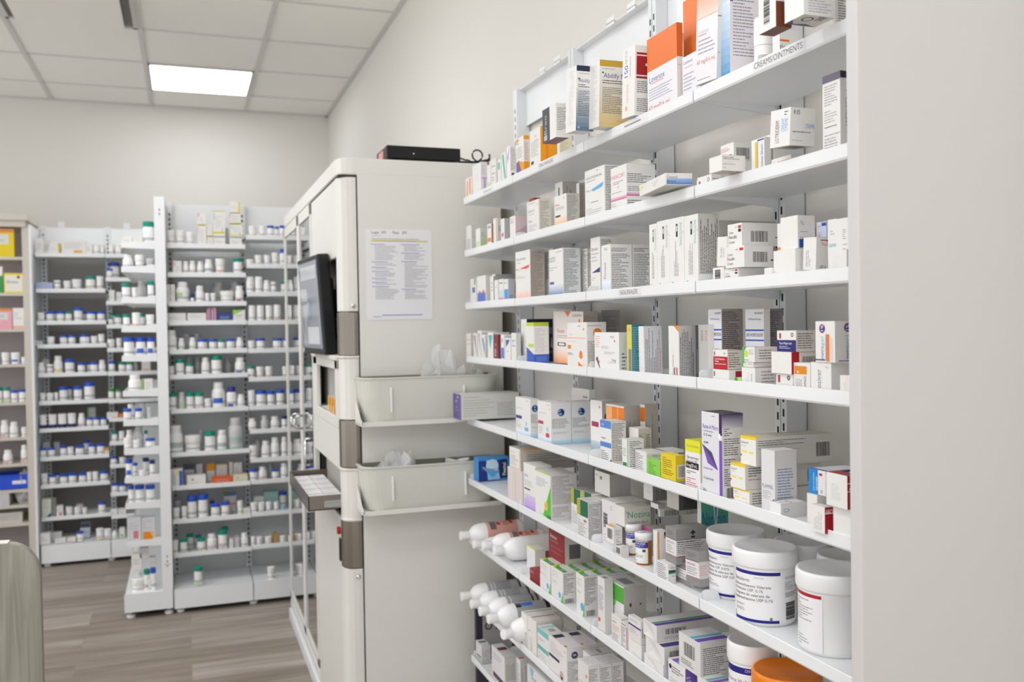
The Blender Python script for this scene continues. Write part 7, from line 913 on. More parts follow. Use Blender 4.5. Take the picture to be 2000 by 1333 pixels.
# ceiling lamps
def lamp(cx,cy,label,m='lampdiff'):
    r=empty('ceiling_light',(cx,cy,HC)); tag(r,label,'ceiling light','square ceiling light panels')
    s=TS/2-.014; f=MB()
    for a in ((-s,s,-s,-s+.012),(-s,s,s-.012,s),(-s,-s+.012,-s,s),(s-.012,s,-s,s)): f.box(*a,-.012,-.001)
    f.build('frame',M['grid'],r); d=MB(); d.box(-s+.012,s-.012,-s+.012,s-.012,-.009,-.002); d.build('diffuser',M[m],r)
    return r
cx0=(GX[1]+GX[2])/2 if False else .4425-TS/2; cy0=6.366-TS/2
lamp(cx0,cy0,'glowing square ceiling light panel before the back wall','lampdim')
for i,(dx,dy,l) in enumerate(UNSEEN_LAMPS): lamp(cx0+dx*TS,cy0+dy*TS,l)
# air diffuser in the ceiling
dx0=-.185-TS/2; dy0=6.366-2*TS-TS/2
r=empty('ceiling_diffuser',(dx0,dy0,HC)); tag(r,'square white air diffuser with dropped centre plate in ceiling','air vent')
s=TS/2-.01; f=MB()
for a in ((-s,s,-s,-s+.02),(-s,s,s-.02,s),(-s,-s+.02,-s,s),(s-.02,s,-s,s)): f.box(*a,-.012,-.001)
f.build('frame',M['grid'],r); f=MB(); f.box(-s+.02,s-.02,-s+.02,s-.02,-.004,-.0015); f.build('throat',mat('shadowed_duct','8a8884',.8),r)
f=MB(); f.box(-.245,.245,-.245,.245,-.040,-.030); f.box(-.01,.01,-.01,.01,-.03,-.004); f.build('plate',M['tile'],r)
# near end panel (a tall laminate panel closing the shelving)
# ------------------------------------------------------------ shelving
def post(parent,x,y0,z1,w=.034,dep=.042,cols=2,slots=True,z0=.03,sw=.0022):
    p=MB(); p.box(x-w/2,x+w/2,y0,y0+dep,z0,z1)
    if slots:
        n=int((z1-z0-.06)/.0254)
        xs=(x-w*.24,x+w*.24) if cols==2 else (x,)
        for cxx,off in zip(xs,(0,.007)):
            for k in range(n):
                z=z0+.03+off+k*.0254; p.box(cxx-sw,cxx+sw,y0-.0004,y0,z,z+.0135,mi=1)
        if cols==2: p.box(x-.0004,x+.0004,y0-.0003,y0,z0,z1,mi=1)
    return p.build('upright',[M['postgrey'],M['slot']],parent)
def shelf(parent,x0,x1,y0,dep,zb,liph=.021,tabs=True,texts=()):
    g=.0015; s=MB(); a,b2=x0+g,x1-g
    s.box(a,b2,y0+.0015,y0+dep,zb+.004,zb+.015)         # tray
    s.box(a,b2,y0+.0015,y0+dep,zb+.0005,zb+.004) if False else None
    lip=[(y0,zb+.003),(y0+.002,zb),(y0+.010,zb),(y0+.010,zb+.0042),(y0+.0022,zb+.0042),(y0+.0022,zb+liph),(y0+.0006,zb+liph),(y0,zb+liph-.0006)]
    s.prism(lip,a,b2,0)
    for t in (a,b2-.0014):
        s.prism([(y0+.0022,zb+.002),(y0+dep,zb-.012),(y0+dep,zb+.03),(y0+dep-.03,zb+.03),(y0+dep-.06,zb+.0155),(y0+.04,zb+.0155),(y0+.036,zb+.028),(y0+.031,zb+.033),(y0+.012,zb+.033),(y0+.007,zb+.029),(y0+.006,zb+.0155),(y0+.0022,zb+.0155)] if tabs else [(y0+.0022,zb+.002),(y0+dep,zb-.012),(y0+dep,zb+.0155),(y0+.0022,zb+.0155)],t,t+.0014,0)
    o=s.build('shelf',M['white'],parent)
    for (tx,tw,th,col,txt) in texts:
        l=MB(); l.box(tx-tw/2,tx+tw/2,y0-.0004,y0,zb+.004,zb+.004+th,srgb('e6e6e6'))
        F_=Face(l,(tx-tw/2,y0-.0004,zb+.004+th),(1,0,0),(0,0,-1),(0,-1,0),tw,th)
        F_.draw(txt); l.build('shelf_label',M['print'],o)
    return o
def foot(parent,x,y):
    f=MB(); f.lathe([(.018,0),(.02,.004),(.02,.014),(.012,.018),(.006,.019),(.006,.035)],14,x,y,0); return f.build('levelling_foot',M['rubber'],parent)
def base_deck(parent,x0,x1,y0,y1,z0,z1):
    s=MB(); s.box(x0+.002,x1-.002,y0,y1,z1-.015,z1); s.box(x0+.002,x1-.002,y0,y0+.002,z0,z1-.015); s.box(x0+.002,x1-.002,y0+.06,y1,z0+.02,z1-.015,mi=1)
    return s.build('base_deck',[M['white'],M['slot']],parent)
# right wall shelving: local x runs from the far end towards the camera, local y towards the wall
RB=[0,.45,.902,1.352,1.80]; Y0R=2.708
R_=empty('wall_shelving',(.82,Y0R,0),(0,0,-PI/2)); tag(R_,'long white slotted shelving run packed with cartons along right wall','shelving')
for i,x in enumerate(RB): post(R_,x+(.012 if i==0 else (-.012 if i==4 else 0)),.170,2.115,cols=1 if i==0 else 2)
for r_,zb in enumerate(RZ):
    for q in range(4):
        tx=()
        if (r_,q)==(0,3): tx=((RB[3]+.235,.125,.015,'','t .03 .12 .62 .92 555 CREAMS/OINTMENTS'),)
        if (r_,q)==(0,2): tx=((RB[2]+.24,.10,.015,'','p .05 .2 .9 .8 1 888'),)
        if (r_,q)==(0,1): tx=((RB[1]+.235,.10,.015,'','t .03 .14 .6 .9 666 ORAL INHALERS'),)
        if (r_,q)==(0,0): tx=((RB[0]+.24,.09,.012,'','p .1 .25 .9 .75 1 999'),)
        if (r_,q)==(2,2): tx=((RB[2]+.205,.10,.015,'','t .1 .12 .66 .75 555 NASAL/INHALERS'),)
        shelf(R_,RB[q],RB[q+1],0,.168,zb,texts=tx)
for q in range(4):
    h=MB(); x0,x1=RB[q]+.018,RB[q+1]-.018
    h.box(x0,x1,.200,.2015,2.0,2.112); h.box(x0,x1,.178,.2,2.110,2.112); h.box(x0+.002,x1-.002,.203,.2045,1.86,2.0) if False else None
    hp=h.build('header_panel',M['white'],R_)
    for cxx in (x0+.22,x0+.33):
        c=MB(); c.box(cxx-.02,cxx+.02,.172,.1735,2.105,2.125); c.box(cxx-.02,cxx+.02,.172,.19,2.112,2.1135); c.build('sign_clip',M['white'],hp)
base_deck(R_,0,1.80,-.06,.21,.03,.16)
for x in (.02,.45,.9,1.35,1.78): foot(R_,x,-.03)
e=MB(); e.box(-.022,-.004,.02,.17,0.0,.505); e.build('dark_end_board',M['darkend'],R_)
e=MB(); e.box(1.806,1.826,-.063,.5,0,HC-.012); ep=e.build('end_panel',M['endpanel'],R_,bevel=.0015)
# centre rack facing the camera
def rack(name,label,loc,rot,bays,post_y,ztop,zl,lipy,dep,deck,header=None,back=None,label2=None):
    r=empty(name,loc,rot); tag(r,label,'shelving')
    xs=[bays[0][0]]+[b_[1] for b_ in bays]
    for i,x in enumerate(xs): post(r,x+(.014 if i==0 else (-.014 if i==len(xs)-1 else 0)),post_y,ztop,w=.03,cols=1,sw=.0042)
    for (x0,x1,zs) in bays:
        for z in zs: shelf(r,x0,x1,lipy,dep,z,liph=.024,tabs=False)
        if header: h=MB(); h.box(x0+.016,x1-.016,post_y+.01,post_y+.012,header[0],header[1]); h.build('header_panel',M['white'],r)
        if back: h=MB(); h.box(x0+.004,x1-.004,post_y+.042,post_y+.046,back[0],back[1]); h.build('back_panel',M['white'],r)
    x0,x1,y0,y1,z0,z1=deck
    for (bx0,bx1,zs) in bays: base_deck(r,bx0,bx1,y0,y1,z0,z1)
    for x in xs: foot(r,min(max(x,x0+.03),x1-.03),y0+.035)
    return r
GZ1=[1.7782,1.6364,1.4937,1.3996,1.2585,1.1358,.9674,.7544,.5908,.4257,.2593]
GZ2=[1.8255,1.6821,1.5401,1.397,1.2548,1.1113,.9676,.8485,.7033,.5931,.4296,.2647]
rack('centre_shelving','white double bay rack of pill bottles facing the camera','',(0,0,0),[],0,0,0,0,0,(0,0,0,0,0,0)) if False else None
rack('rack_shelving','tall white centre rack of pill bottles beside the glass doored cabinet',(0,0,0),(0,0,0),[(-.076,.296,GZ1),(.296,.67,GZ2),(.67,1.03,GZ2)],5.0,2.035,0,4.75,.25,(-.076,1.03,4.69,5.0,.026,.119),back=(.10,2.03))
LZ1=[1.82,1.6093,1.4196,1.2815,1.1114,.9472,.786,.617,.4541,.2621]
LZ2=[1.819,1.6762,1.5347,1.393,1.2512,1.1089,.9428,.8309,.6881,.5506,.3805,.2444]
lr=rack('rack_shelving','white rack against the back wall, left of the tall upright panel',(0,0,0),(0,0,0),[(-.817,-.441,LZ1),(-.441,-.065,LZ2)],6.22,2.03,0,5.97,.25,(-.817,-.065,5.92,6.22,.023,.129),header=(1.915,2.02))
for x in (-.70,-.33): c=MB(); c.box(x-.018,x+.018,6.215,6.217,2.02,2.055); c.build('sign_holder',M['paper'],lr)
h=MB(); h.box(-.80,-.07,6.30,6.31,.03,1.9); h.build('rear_shade_panel',mat('rear_shade_grey','97948f',.6),lr)  # grey sheet carries the shade seen through the open back of the rack
# side shelving whose shelves face the left aisle, seen from its end
SZ=[1.772,1.6573,1.5095,1.3727,1.2333,1.0657,.926,.7876,.6527,.5287,.347]
s_=empty('side_shelving',(0,0,0)); tag(s_,'narrow side shelving with tall white upright panel seen from its end','shelving')
p=MB(); p.box(-.127,-.079,4.69,5.90,.1215,2.02)
for z in (1.95,1.93,.28,.255,.235): p.box(-.104,-.1,4.6896,4.69,z,z+.012,mi=1)
for x in (-.114,-.094): p.box(x,x+.004,4.6896,4.69,.245,.249,mi=1)
p.build('upright_panel',[M['white'],M['slot']],s_)
for i,z in enumerate(SZ):
    m=MB(); x0=-.275-(.008*min(i,4)/4); 
    m.box(x0,-.128,4.692,5.88,z+.006,z+.016); m.prism([(x0,z),(-.128,z-.004),(-.128,z+.036),(-.15,z+.036),(-.17,z+.030),(x0+.004,z+.028),(x0,z+.022)],4.69,4.692,1); m.prism([(x0,z),(x0+.002,z),(x0+.002,z+.022),(x0,z+.022)],4.692,5.88,1)
    m.build('shelf',M['white'],s_)
m=MB(); m.box(-.297,-.08,4.69,4.693,.033,.1212); m.box(-.297,-.295,4.693,5.88,.033,.105); m.prism([(-.297,.105),(-.1275,.105),(-.1275,.121),(-.285,.121)],4.6935,5.88,1); m.box(-.25,-.09,4.76,5.88,.05,.105,mi=1); m.build('base_deck',[M['white'],M['slot']],s_)
for x in (-.27,-.10): foot(s_,x,4.72)
# beige cabinet at the left edge
cb=empty('beige_bookcase',(0,0,0)); tag(cb,'beige open cabinet of cartons and trays at the left edge','cabinet')
m=MB(); m.box(-1.75,-.835,5.86,6.3,2.02,2.055); m.box(-1.75,-.85,5.88,6.3,1.985,2.02); m.build('cabinet_top',M['beige'],cb)
m=MB(); m.box(-.872,-.835,5.90,6.3,0,1.985); m.build('side_panel',M['beige'],cb)
m=MB(); m.box(-.835,-.824,5.895,6.3,0,2.0); m.build('edge_trim',M['white'],cb)
m=MB(); m.box(-1.75,-.872,6.2,6.21,0,1.985); m.build('back_board',M['beigeback'],cb)
CZ=[1.797,1.5899,1.3825,1.1795,.96,.7566,.6046,.455,.365,.26]
for z in CZ: m=MB(); m.box(-1.75,-.872,5.9,6.2,z,z+.016); m.build('shelf',M['beige'],cb)
# ------------------------------------------------------------ dispensing cabinet
cab=empty('dispensing_cabinet',(0,0,0)); tag(cab,'tall cream automated dispensing cabinet with glass doors and monitor bay','cabinet')
X0,X1,YN,YF,ZT=.452,.985,2.83,4.42,1.905
YS=3.445 # near solid zone ends, glass doors start
m=MB(); m.box(.512,X1,YN,YF,.02,ZT-.012); m.build('side_panel',M['cab'],cab,bevel=.004)
m=MB(); m.prism([(X0+.045,YN-.001),(X1,YN-.001),(X1,YF),(X0,YF),(X0,YN+.05),(X0+.004,YN+.03),(X0+.014,YN+.012),(X0+.028,YN+.003)],1.852,ZT,2); m.build('top_cap',M['cab'],cab,bevel=.006)
m=MB(); m.box(X0+.004,.512,YN+.006,YF,1.845,1.852); m.box(.5112,.5126,YN-.0006,YN,.02,1.85); m.build('seam',M['seam'],cab)
PRO=[(X0,YN+.052),(X0+.004,YN+.03),(X0+.014,YN+.012),(X0+.028,YN+.003),(X0+.045,YN),(.5095,YN),(.5095,YN+.052)]
def col_seg(name,z0,z1,m_,grow=0):
    m=MB(); m.prism([(a-(grow if a<X0+.03 else 0),b_-(grow if b_<YN+.04 else 0)) for a,b_ in PRO][::1],z0,z1,2); return m.build(name,m_,cab,bevel=.003)
col_seg('corner_post',1.428,1.845,M['cab']); col_seg('steel_grip',1.290,1.426,M['steel'],.0015); col_seg('corner_post',1.090,1.283,M['cab'])
col_seg('steel_grip',.940,1.088,M['steel'],.0015); col_seg('corner_post',.778,.932,M['cab']); col_seg('steel_grip',.626,.774,M['steel'],.0015); col_seg('corner_post',.03,.624,M['cab'])
for z in (1.283,.932,.774): m=MB(); m.prism([(a-(.004 if a<X0+.03 else 0),b_-(.004 if b_<YN+.04 else 0)) for a,b_ in PRO],z,z+.007,2); m.build('corner_ledge',M['cab'],cab,bevel=.002)
# front shell pieces (plane X0) with the monitor bay and recess as openings
y1,y2=YN+.053,YS
m=MB(); m.box(X0,X0+.012,y1,y2,1.60,1.843); m.build('front_panel',M['cab'],cab,bevel=.003)
m=MB(); m.box(X0,X0+.012,y2-.09,y2,1.28,1.60); m.build('front_panel',M['cab'],cab,bevel=.003)
m=MB(); m.box(X0-.012,X0+.06,y1,y2,1.275,1.290); m.build('front_panel',M['cab'],cab,bevel=.003)
# inside of the monitor bay
m=MB(); m.box(.49,.511,y1,y2,.03,1.843); m.build('inner_wall',mat('bay_interior','b4b0aa',.6),cab)
# recess under the monitor
m=MB()
for a in ((y1,y1+.05,1.09,1.275),(y2-.09,y2,1.09,1.275),(y1,y2,1.245,1.275),(y1,y2,1.06,1.095)): m.box(X0-.004,X0+.01,*a)
m.box(X0,.49,y1,y2,1.075,1.095); m.build('recess_frame',M['cab'],cab,bevel=.003)
m=MB(); m.box(X0-.002,X0+.01,y1,y2,.93,1.06); m.build('front_panel',M['cab'],cab,bevel=.003)
m=MB(); m.box(X0,X0+.012,y1,y2,.03,.78); m.build('lower_door',M['cab'],cab,bevel=.003)
m=MB(); m.box(X0-.004,X0+.006,YN+.056,YN+.08,.64,.71,mi=0); m.build('slot_cover',M['black'],cab)
m=MB(); m.lathe([(.012,0),(.012,.008),(.009,.012)],14,X0-.010,YN+.07,.735,axis='x'); m.build('stop_button',M['red'],cab)
for z in (1.445,.60):
    m=MB(); m.lathe([(.007,0),(.007,-.004),(.004,-.006)],14,0,0,0); o=m.build('lock',M['chrome'],cab,(.494,YN-.001,z),(-PI/2,0,0))
# glass doors
m=MB(); m.box(X0+.02,.512,YS,YF-.01,.12,1.845); m.build('door_cavity',mat('dark_interior','2a2a2a',.8),cab)
def gdoor(ya,yb):
    d=MB(); t=.03
    for a in ((ya,ya+t,.10,1.845),(yb-t,yb,.10,1.845),(ya,yb,1.80,1.845),(ya,yb,.10,.135)): d.box(X0-.004,X0+.014,*a)
    o=d.build('glass_door',M['cab'],cab,bevel=.002); g_=MB(); g_.box(X0+.001,X0+.006,ya+t,yb-t,.135,1.80); g_.build('pane',M['glass'],o); return o
d1=gdoor(3.86,YF-.005); d2=gdoor(YS+.003,3.855)
for o_,yy in ((d1,3.90),(d2,3.80)):
    h=MB(); h.tube([(X0-.004,yy,1.02),(X0-.03,yy,1.02),(X0-.04,yy,1.008),(X0-.04,yy,.98),(X0-.03,yy,.968),(X0-.004,yy,.968)],.005); h.build('handle',M['chrome'],o_)
h=MB(); h.tube([(X0-.003,3.50,.96),(X0-.03,3.50,.96),(X0-.034,3.50,.955),(X0-.034,3.50,.865),(X0-.03,3.50,.86),(X0-.003,3.50,.86)],.004); h.build('handle',M['chrome'],d2)
m=MB(); m.box(X0-.012,X0+.02,y2,YF,.0,.05); m.box(X0-.004,X0+.02,y2,YF,.055,.095); m.build('sill',M['white'],cab,bevel=.003)
m=MB(); m.box(X0+.01,.95,YN+.02,YF-.02,0,.03); m.build('plinth',M['seam'],cab)
# open drawer with packs
dr=empty('open_drawer',(0,0,0)); dr.parent=cab
DX0,DY0,DY1=.352,2.885,3.43
m=MB(); m.box(DX0,DX0+.003,DY0,DY1,.806,.852); m.box(DX0,.50,DY0,DY0+.003,.806,.852); m.box(DX0,.50,DY1-.003,DY1,.806,.852); m.box(DX0,.50,DY0,DY1,.806,.809); m.build('tray',M['steel'],cab).parent=cab
bpy.data.objects.remove(dr)
m=MB(); m.box(.40,.50,DY0-.006,DY0,.815,.836); m.box(.405,.50,DY0-.008,DY0-.006,.822,.829); m.build('slide_rail',M['steelw'],cab)
k=0
for iy in range(5):
    for ix in range(2):
        m=MB(); w_,d_=.052,.085; m.box(-w_/2,w_/2,-d_/2,d_/2,0,.03,srgb('e9e8e6')); Face(m,(-w_/2,d_/2,.03),(1,0,0),(0,-1,0),(0,0,1),w_,d_).draw('p .15 .1 .85 .3 2 8a9ac8;p .15 .5 .8 .6 1 bbb')
        o=m.build('blister_pack',M['print'],None,(DX0+.035+ix*.055,DY0+.06+iy*.098,.8095))
        tag(o,'white flat pack in the steel drawer, %s from the near side, %s column'%(['nearest','second','third','fourth','farthest'][iy],['outer','inner'][ix]),'pack','white packs laid in the open steel drawer'); k+=1
# yellow packs in the recess
for i in range(4):
    m=carton('c',.03,.035,.05,'=e8a828;r 0 .55 .4 1 f0e6d8;p .2 .2 .8 .4 2 a87010','=e09a20')
    o=m.build('medicine_carton',M['print'],None,(.47,y1+.072+i*.055,1.0955)); tag(o,'amber yellow carton in the cabinet recess, %s from the front corner'%ORDW[i+1],'box','amber cartons in the cabinet recess')
# monitor
mo=empty('monitor',(.425,3.16,1.455),(0,math.radians(-3.5),math.radians(4))); tag(mo,'black framed monitor tilting out of the cream cabinet bay','monitor')
m=MB(); m.box(-.02,.02,-.17,.17,-.165,.165); m.build('housing',M['black'],mo,bevel=.006)
m=MB(); m.box(-.022,-.0202,-.152,.152,-.145,.148,srgb('9aa0a8'))
F_=Face(m,(-.0222,.152,.148),(0,-1,0),(0,0,-1),(-1,0,0),.304,.293); F_.draw('r .1 .05 .95 .2 cfd2d8;r .05 .3 .4 .45 c8ccd2;c .5 .55 .12 8a94a8;r .3 .75 .9 .95 d8dade;g .1 .5 .5 .45 .2 .8 b8bcc4')
scr=m.build('screen',None,mo) if False else m.build('screen',SCREEN_M(),mo)
m=MB(); m.box(.02,.045,-.09,.09,-.12,.09); m.box(.045,.075,-.03,.03,-.05,.05); m.build('mount',M['black'],mo,bevel=.006)
# notice sheet
m=MB(); W_,H_=.213,.284; m.box(-W_/2,W_/2,-.0004,.0004,0,H_,srgb('ecebee'))
F_=Face(m,(-W_/2,-.0004,H_),(1,0,0),(0,0,-1),(0,-1,0),W_,H_)
F_.draw('t .09 .02 .03 .13 333 Login;t .24 .02 .028 .1 333 SPS;t .41 .02 .03 .11 333 Pass;t .55 .02 .028 .1 333 SPS;p .1 .068 .27 .08 1 99a;t .1 .098 .017 .82 555 Parata Prescription Dispensing System Quick Reference;r .09 .123 .94 .137 d2cc50;p .17 .127 .85 .135 1 8a8630')
y_=.16
for c0 in (.09,.53):
    y_=.165
    for n_ in ((10,2,1,3,1,1,8) if c0<.3 else (4,4,17,6)):
        F_.draw('r %.3f %.3f %.3f %.3f 9098c8'%(c0,y_,c0+.2+.02*(n_%5),y_+.007)); F_.draw('p %.3f %.3f %.3f %.3f %d a8acac'%(c0+.05,y_+.014,c0+.41,y_+.014+.0165*n_,n_)); y_+=.028+.0165*n_
F_.draw('r .23 .945 .84 .955 98a0c8;r .1 .963 .22 .97 aab')
o=m.build('notice_sheet',M['print'],None,(.641,YN-.0014,1.401)); tag(o,'printed instruction sheet with yellow highlighted title on cabinet side','paper')
# storage bins on the cabinet side
def bin_(z0,z1,label):
    r=empty('storage_bin',(.715,YN,z0)); tag(r,label,'bin','translucent bins fixed to the cabinet side')
    H=z1-z0; mb=MB(); rows=[]
    def ring(hw,f,rad,z,seg=6,bk=-.002):
        pts=[(-hw,bk)]
        for k in range(seg+1): a=PI+k*PI/2/seg; pts.append((-hw+rad+rad*math.cos(a),-f+rad+rad*math.sin(a)))
        for k in range(seg+1): a=1.5*PI+k*PI/2/seg; pts.append((hw-rad+rad*math.cos(a),-f+rad+rad*math.sin(a)))
        pts.append((hw,bk)); return [(x,y,z) for x,y in pts]
    prof=[(.200,.092,.045,0.004),(.212,.104,.045,H*.5),(.219,.111,.048,H-.006),(.224,.116,.05,H-.004),(.224,.116,.05,H),(.215,.107,.045,H),(.208,.100,.043,H*.5),(.197,.088,.042,.007)]
    R2=[ring(*q) for q in prof]; n=len(R2[0])
    vs=[p for q in R2 for p in q]; fs=[(i*n+j,i*n+(j+1)%n,(i+1)*n+(j+1)%n,(i+1)*n+j) for i in range(len(R2)-1) for j in range(n)]
    fs+=[tuple(range(n))[::-1],tuple((len(R2)-1)*n+j for j in range(n))]
    mb.idx(vs,fs,(.8,.8,.8),0,False); mb.build('tub',M['bin'],r)
    f=MB(); q=[(x,y) for x,y,z in ring(.222,.118,.02,0)]
    f.prism(q,-.004,.001,2); f.box(-.222,.222,-.118,-.116,.001,.010)
    for sx in (-.222,.220): f.prism([(-.002,.0),(-.118,.0),(-.118,.010),(-.09,.018),(-.002,.075)],sx,sx+.002,0)
    f.build('holder_tray',M['cab'],r)
    for x in (-.13,.10): c=MB(); c.box(x-.003,x+.003,-.1155,-.106,H*.25,H*.78); c.build('clip',M['white'],r,bevel=.002)
    return r
bin_(1.083,1.225,'upper translucent cream bin on cabinet side holding clear bags')
bin_(.815,.955,'lower translucent cream bin on cabinet side holding bags and cups')
def bag(x,y,z,sx,sy,sz,seed,label,spike=.3):
    rnd=random.Random(seed); mb=MB(); nu,nv=22,12; V=[]
    ph=[rnd.uniform(0,6) for _ in range(6)]
    for j in range(nv+1):
        t=PI*j/nv
        for i in range(nu):
            a=2*PI*i/nu; k=1+.16*math.sin(3*a+ph[0]+2*t)+.11*math.sin(7*a+ph[1]-3*t)+.07*math.sin(11*a+5*t+ph[2])+rnd.uniform(-.05,.05)
            V.append((sx*math.sin(t)*math.cos(a)*k,sy*math.sin(t)*math.sin(a)*k,sz*(math.cos(t)*(1+spike*.5*math.sin(2*a+ph[3]))+1)*.5*(1 if k<1.15 else 1+spike)))
    F=[(j*nu+i,(j+1)*nu+i,(j+1)*nu+(i+1)%nu,j*nu+(i+1)%nu) for j in range(nv) for i in range(nu)]
    mb.idx(V,F,(.9,.9,.9),0,False); o=mb.build('plastic_bag',M['bag'],None,(x,y,z)); tag(o,label,'bag'); return o
bag(.755,YN-.055,1.093,.075,.036,.165,3,'crumpled clear plastic bag bulging from the upper bin')
bag(.865,YN-.055,1.093,.045,.034,.12,9,'small clear plastic bag at right of the upper bin')
bag(.62,YN-.055,.823,.075,.036,.135,5,'crumpled clear plastic bag at left of the lower bin')
for i,(x,a) in enumerate(((.775,.3),(.83,-.2),(.885,.5))):
    m=MB(); m.lathe([(.018,0),(.02,.002),(.026,.06),(.028,.062),(.026,.062),(.024,.058),(.018,.004)],20,caps=False); m.lathe([(.018,.001),(.0,.001)],20,caps=False)
    o=m.build('plastic_cup',M['tubwhite'],None,(x,YN-.055,.895-.004*i),(0,a,0)); tag(o,'small white cup in the lower bin, %s from the left'%ORDW[i+1],'cup','white cups in the lower bin')
m=MB()
for i in range(3): m.lathe([(.022,0),(.024,.07)],16,(.775,.83,.885)[i]-.83,0,0,col=(.8,.8,.8))
o=m.build('cup_stack',M['tubwhite'],None,(.83,YN-.055,.8235)); tag(o,'row of white cup stacks at the bottom of the lower bin','cups',kind='stuff')
# router
ro=empty('network_box',(.735,YN+.08,ZT+.001)); tag(ro,'flat black network box on top of the cream cabinet','router')
m=MB(); m.box(-.125,.118,-.07,.09,.005,.046); m.build('casing',M['black'],ro,bevel=.004)
m=MB(); m.box(-.04,-.036,-.0705,-.07,.02,.024,srgb('bbb')); m.build('indicator',M['paper'],ro)
m=MB(); m.box(-.1265,-.125,-.02,.05,.012,.036); m.build('side_label',mat('pink_label','d89090',.5),ro)
m=MB()
for x in (-.1,.09):
    for y in (-.05,.07): m.lathe([(.008,0),(.008,.005)],10,x,y,0)
m.build('pads',M['black'],ro)
m=MB(); pts=[(.118,-.05,.02),(.14,-.055,.012)]+[(.165+.018*math.sin(t)*1.3+.004*t,-.06,.026-.020*math.cos(t)) for t in [k*PI/8 for k in range(-2,22)]]+[(.225,-.04,.006),(.24,.0,.005)]
m.tube(pts,.0028); m.tube([(.118,-.03,.01),(.15,-.04,.008),(.19,-.05,.010),(.215,-.055,.016),(.225,-.05,.01),(.205,-.045,.006)],.004); m.build('cable',M['black'],ro)
# foreground counter end
m=MB(); pts=[(-1.6,0),(-.334,0),(-.334,.80)]+[(-.334-.075+.075*math.cos(t),.80+.085*math.sin(t)) for t in [k*PI/2/10 for k in range(1,11)]]+[(-.44,.886),(-.50,.882),(-1.6,.86)]
m.prism(pts,2.40,2.432,1); o=m.build('counter_end',[M['grain']]); tag(o,'grey woodgrain counter end board with rounded corner in the foreground','counter')
t=MB(); t.prism([(-.40,.885),(-.40,.8875),(-.44,.8885),(-.50,.8845),(-1.6,.8625),(-1.6,.86),(-.50,.882),(-.44,.886)],2.40,2.432,1); t.build('edge_band',mat('pale_edge_band','e6e4da',.5),o)
# ------------------------------------------------------------ tubs and round things on the right shelving
def curved_print(mb,r,z0,z1,a0,a1,spec,base):
    """print wrapped round a cylinder: a in degrees, increasing to the viewer's right"""
    t=MB(); F=Face(t,(0,0,0),(1,0,0),(0,-1,0),(0,0,1),math.radians(abs(a1-a0))*r,z1-z0); F.rect(0,0,1,1,base); F.k=1; F.draw(spec)
    W=F.W; H=F.H
    # cut long faces into strips
    def put(poly,col,k):
        vs=[]
        for x,y,z in poly:
            a=math.radians(a0)+x/W*math.radians(a1-a0); rr=r+.0002+z*1.2
            vs.append((rr*math.cos(a),rr*math.sin(a),z1+y))
        mb.face(vs,col,0,False)
    for f,c in zip(t.f,t.c):
        P=[t.v[i] for i in f]; xs=[p[0] for p in P]; w=max(xs)-min(xs)
        if w>.004 and len(P)==4:
            n=int(w/.003)+1; xa,xb=min(xs),max(xs); ya,yb=min(p[1] for p in P),max(p[1] for p in P); z=P[0][2]
            for i in range(n):
                u0=xa+(xb-xa)*i/n; u1=xa+(xb-xa)*(i+1)/n; put([(u0,yb,z),(u0,ya,z),(u1,ya,z),(u1,yb,z)],c,0)
        else: put(P,c,0)
def tub(x,y,z,r,h,label,spec=None,a=(150,290),lidm='tubwhite',lw=1.0,z01=(.04,.74)):
    e=empty('ointment_tub',(x,y,z+.0003)); tag(e,label,'tub','round tubs on the right wall shelving')
    b_=MB(); b_.lathe([(r*.93,0),(r*.95,.003),(r*.955,.006),(r*.975,.74*h),(r*1.0,.755*h),(r*.965,.77*h),(r*.965,.79*h)],56); b_.build('tub_body',M['tubwhite'],e)
    l=MB(); R=r*1.045*lw; l.lathe([(R*.97,.775*h),(R*.985,.78*h),(R*1.0,.80*h),(R,.955*h),(R*.985,.985*h),(R*.955,h),(R*.90,h),(R*.885,.990*h),(0.0005,.990*h)],56); l.build('lid',M[lidm],e)
    if spec:
        m=MB(); curved_print(m,r*.972,h*z01[0],h*z01[1],a[0],a[1],spec,srgb('eeedee')); m.build('label',M['print'],e)
    return e
def bd(p,q): return 'r 0 .01 .62 .075 24207e;t .30 .115 .022 .25 555 DIN 00716%s;t .0 .155 .07 .4 222 Betaderm;t .0 .265 .058 .6 333 Betamethasone Valerate;t .0 .35 .056 .5 333 Ointment USP, %s;t .0 .435 .058 .6 333 Onguent de valerate de;t .0 .52 .058 .62 333 betamethasone USP %s;p .02 .66 .2 .7 2 666;p .02 .74 .28 .8 2 666;r 0 .93 .6 .985 24207e;g 0 .84 .0 .94 .6 .97 24207e;c .5 .90 .028 222;t .47 .885 .03 .07 ddd 454 g;p .68 .1 .95 .15 2 888;p .68 .2 .96 .36 5 999;p .68 .4 .96 .5 4 666;Z .69 .6 .86 .93'%(q,p,p.replace('.',','))
tub(.905,1.372,.900,.049,.113,'white ointment tub with navy bands, farthest of the front tubs',bd('0.05%','642'),(158,312))
tub(.872,1.240,.900,.0495,.117,'white ointment tub with navy bands, middle of the front tubs',bd('0.1%','650'),(168,322))
tub(.882,1.090,.900,.0495,.117,'blank sided white tub with small red band beside the end panel','r .1 .0 .98 .06 b0182c;P .1 .1 .8 .5 888;P .3 .75 .8 .95 999',(130,215))
tub(.960,1.262,.900,.043,.113,'rear white tub partly hidden, leftmost of the back tubs')
tub(.965,1.158,.900,.043,.113,'rear white tub partly hidden, middle of the back tubs','r 0 .9 1 1 333;P .1 .2 .9 .8 888',(150,290))
tub(.965,1.045,.900,.043,.113,'rear white tub partly hidden, nearest the end panel at back')
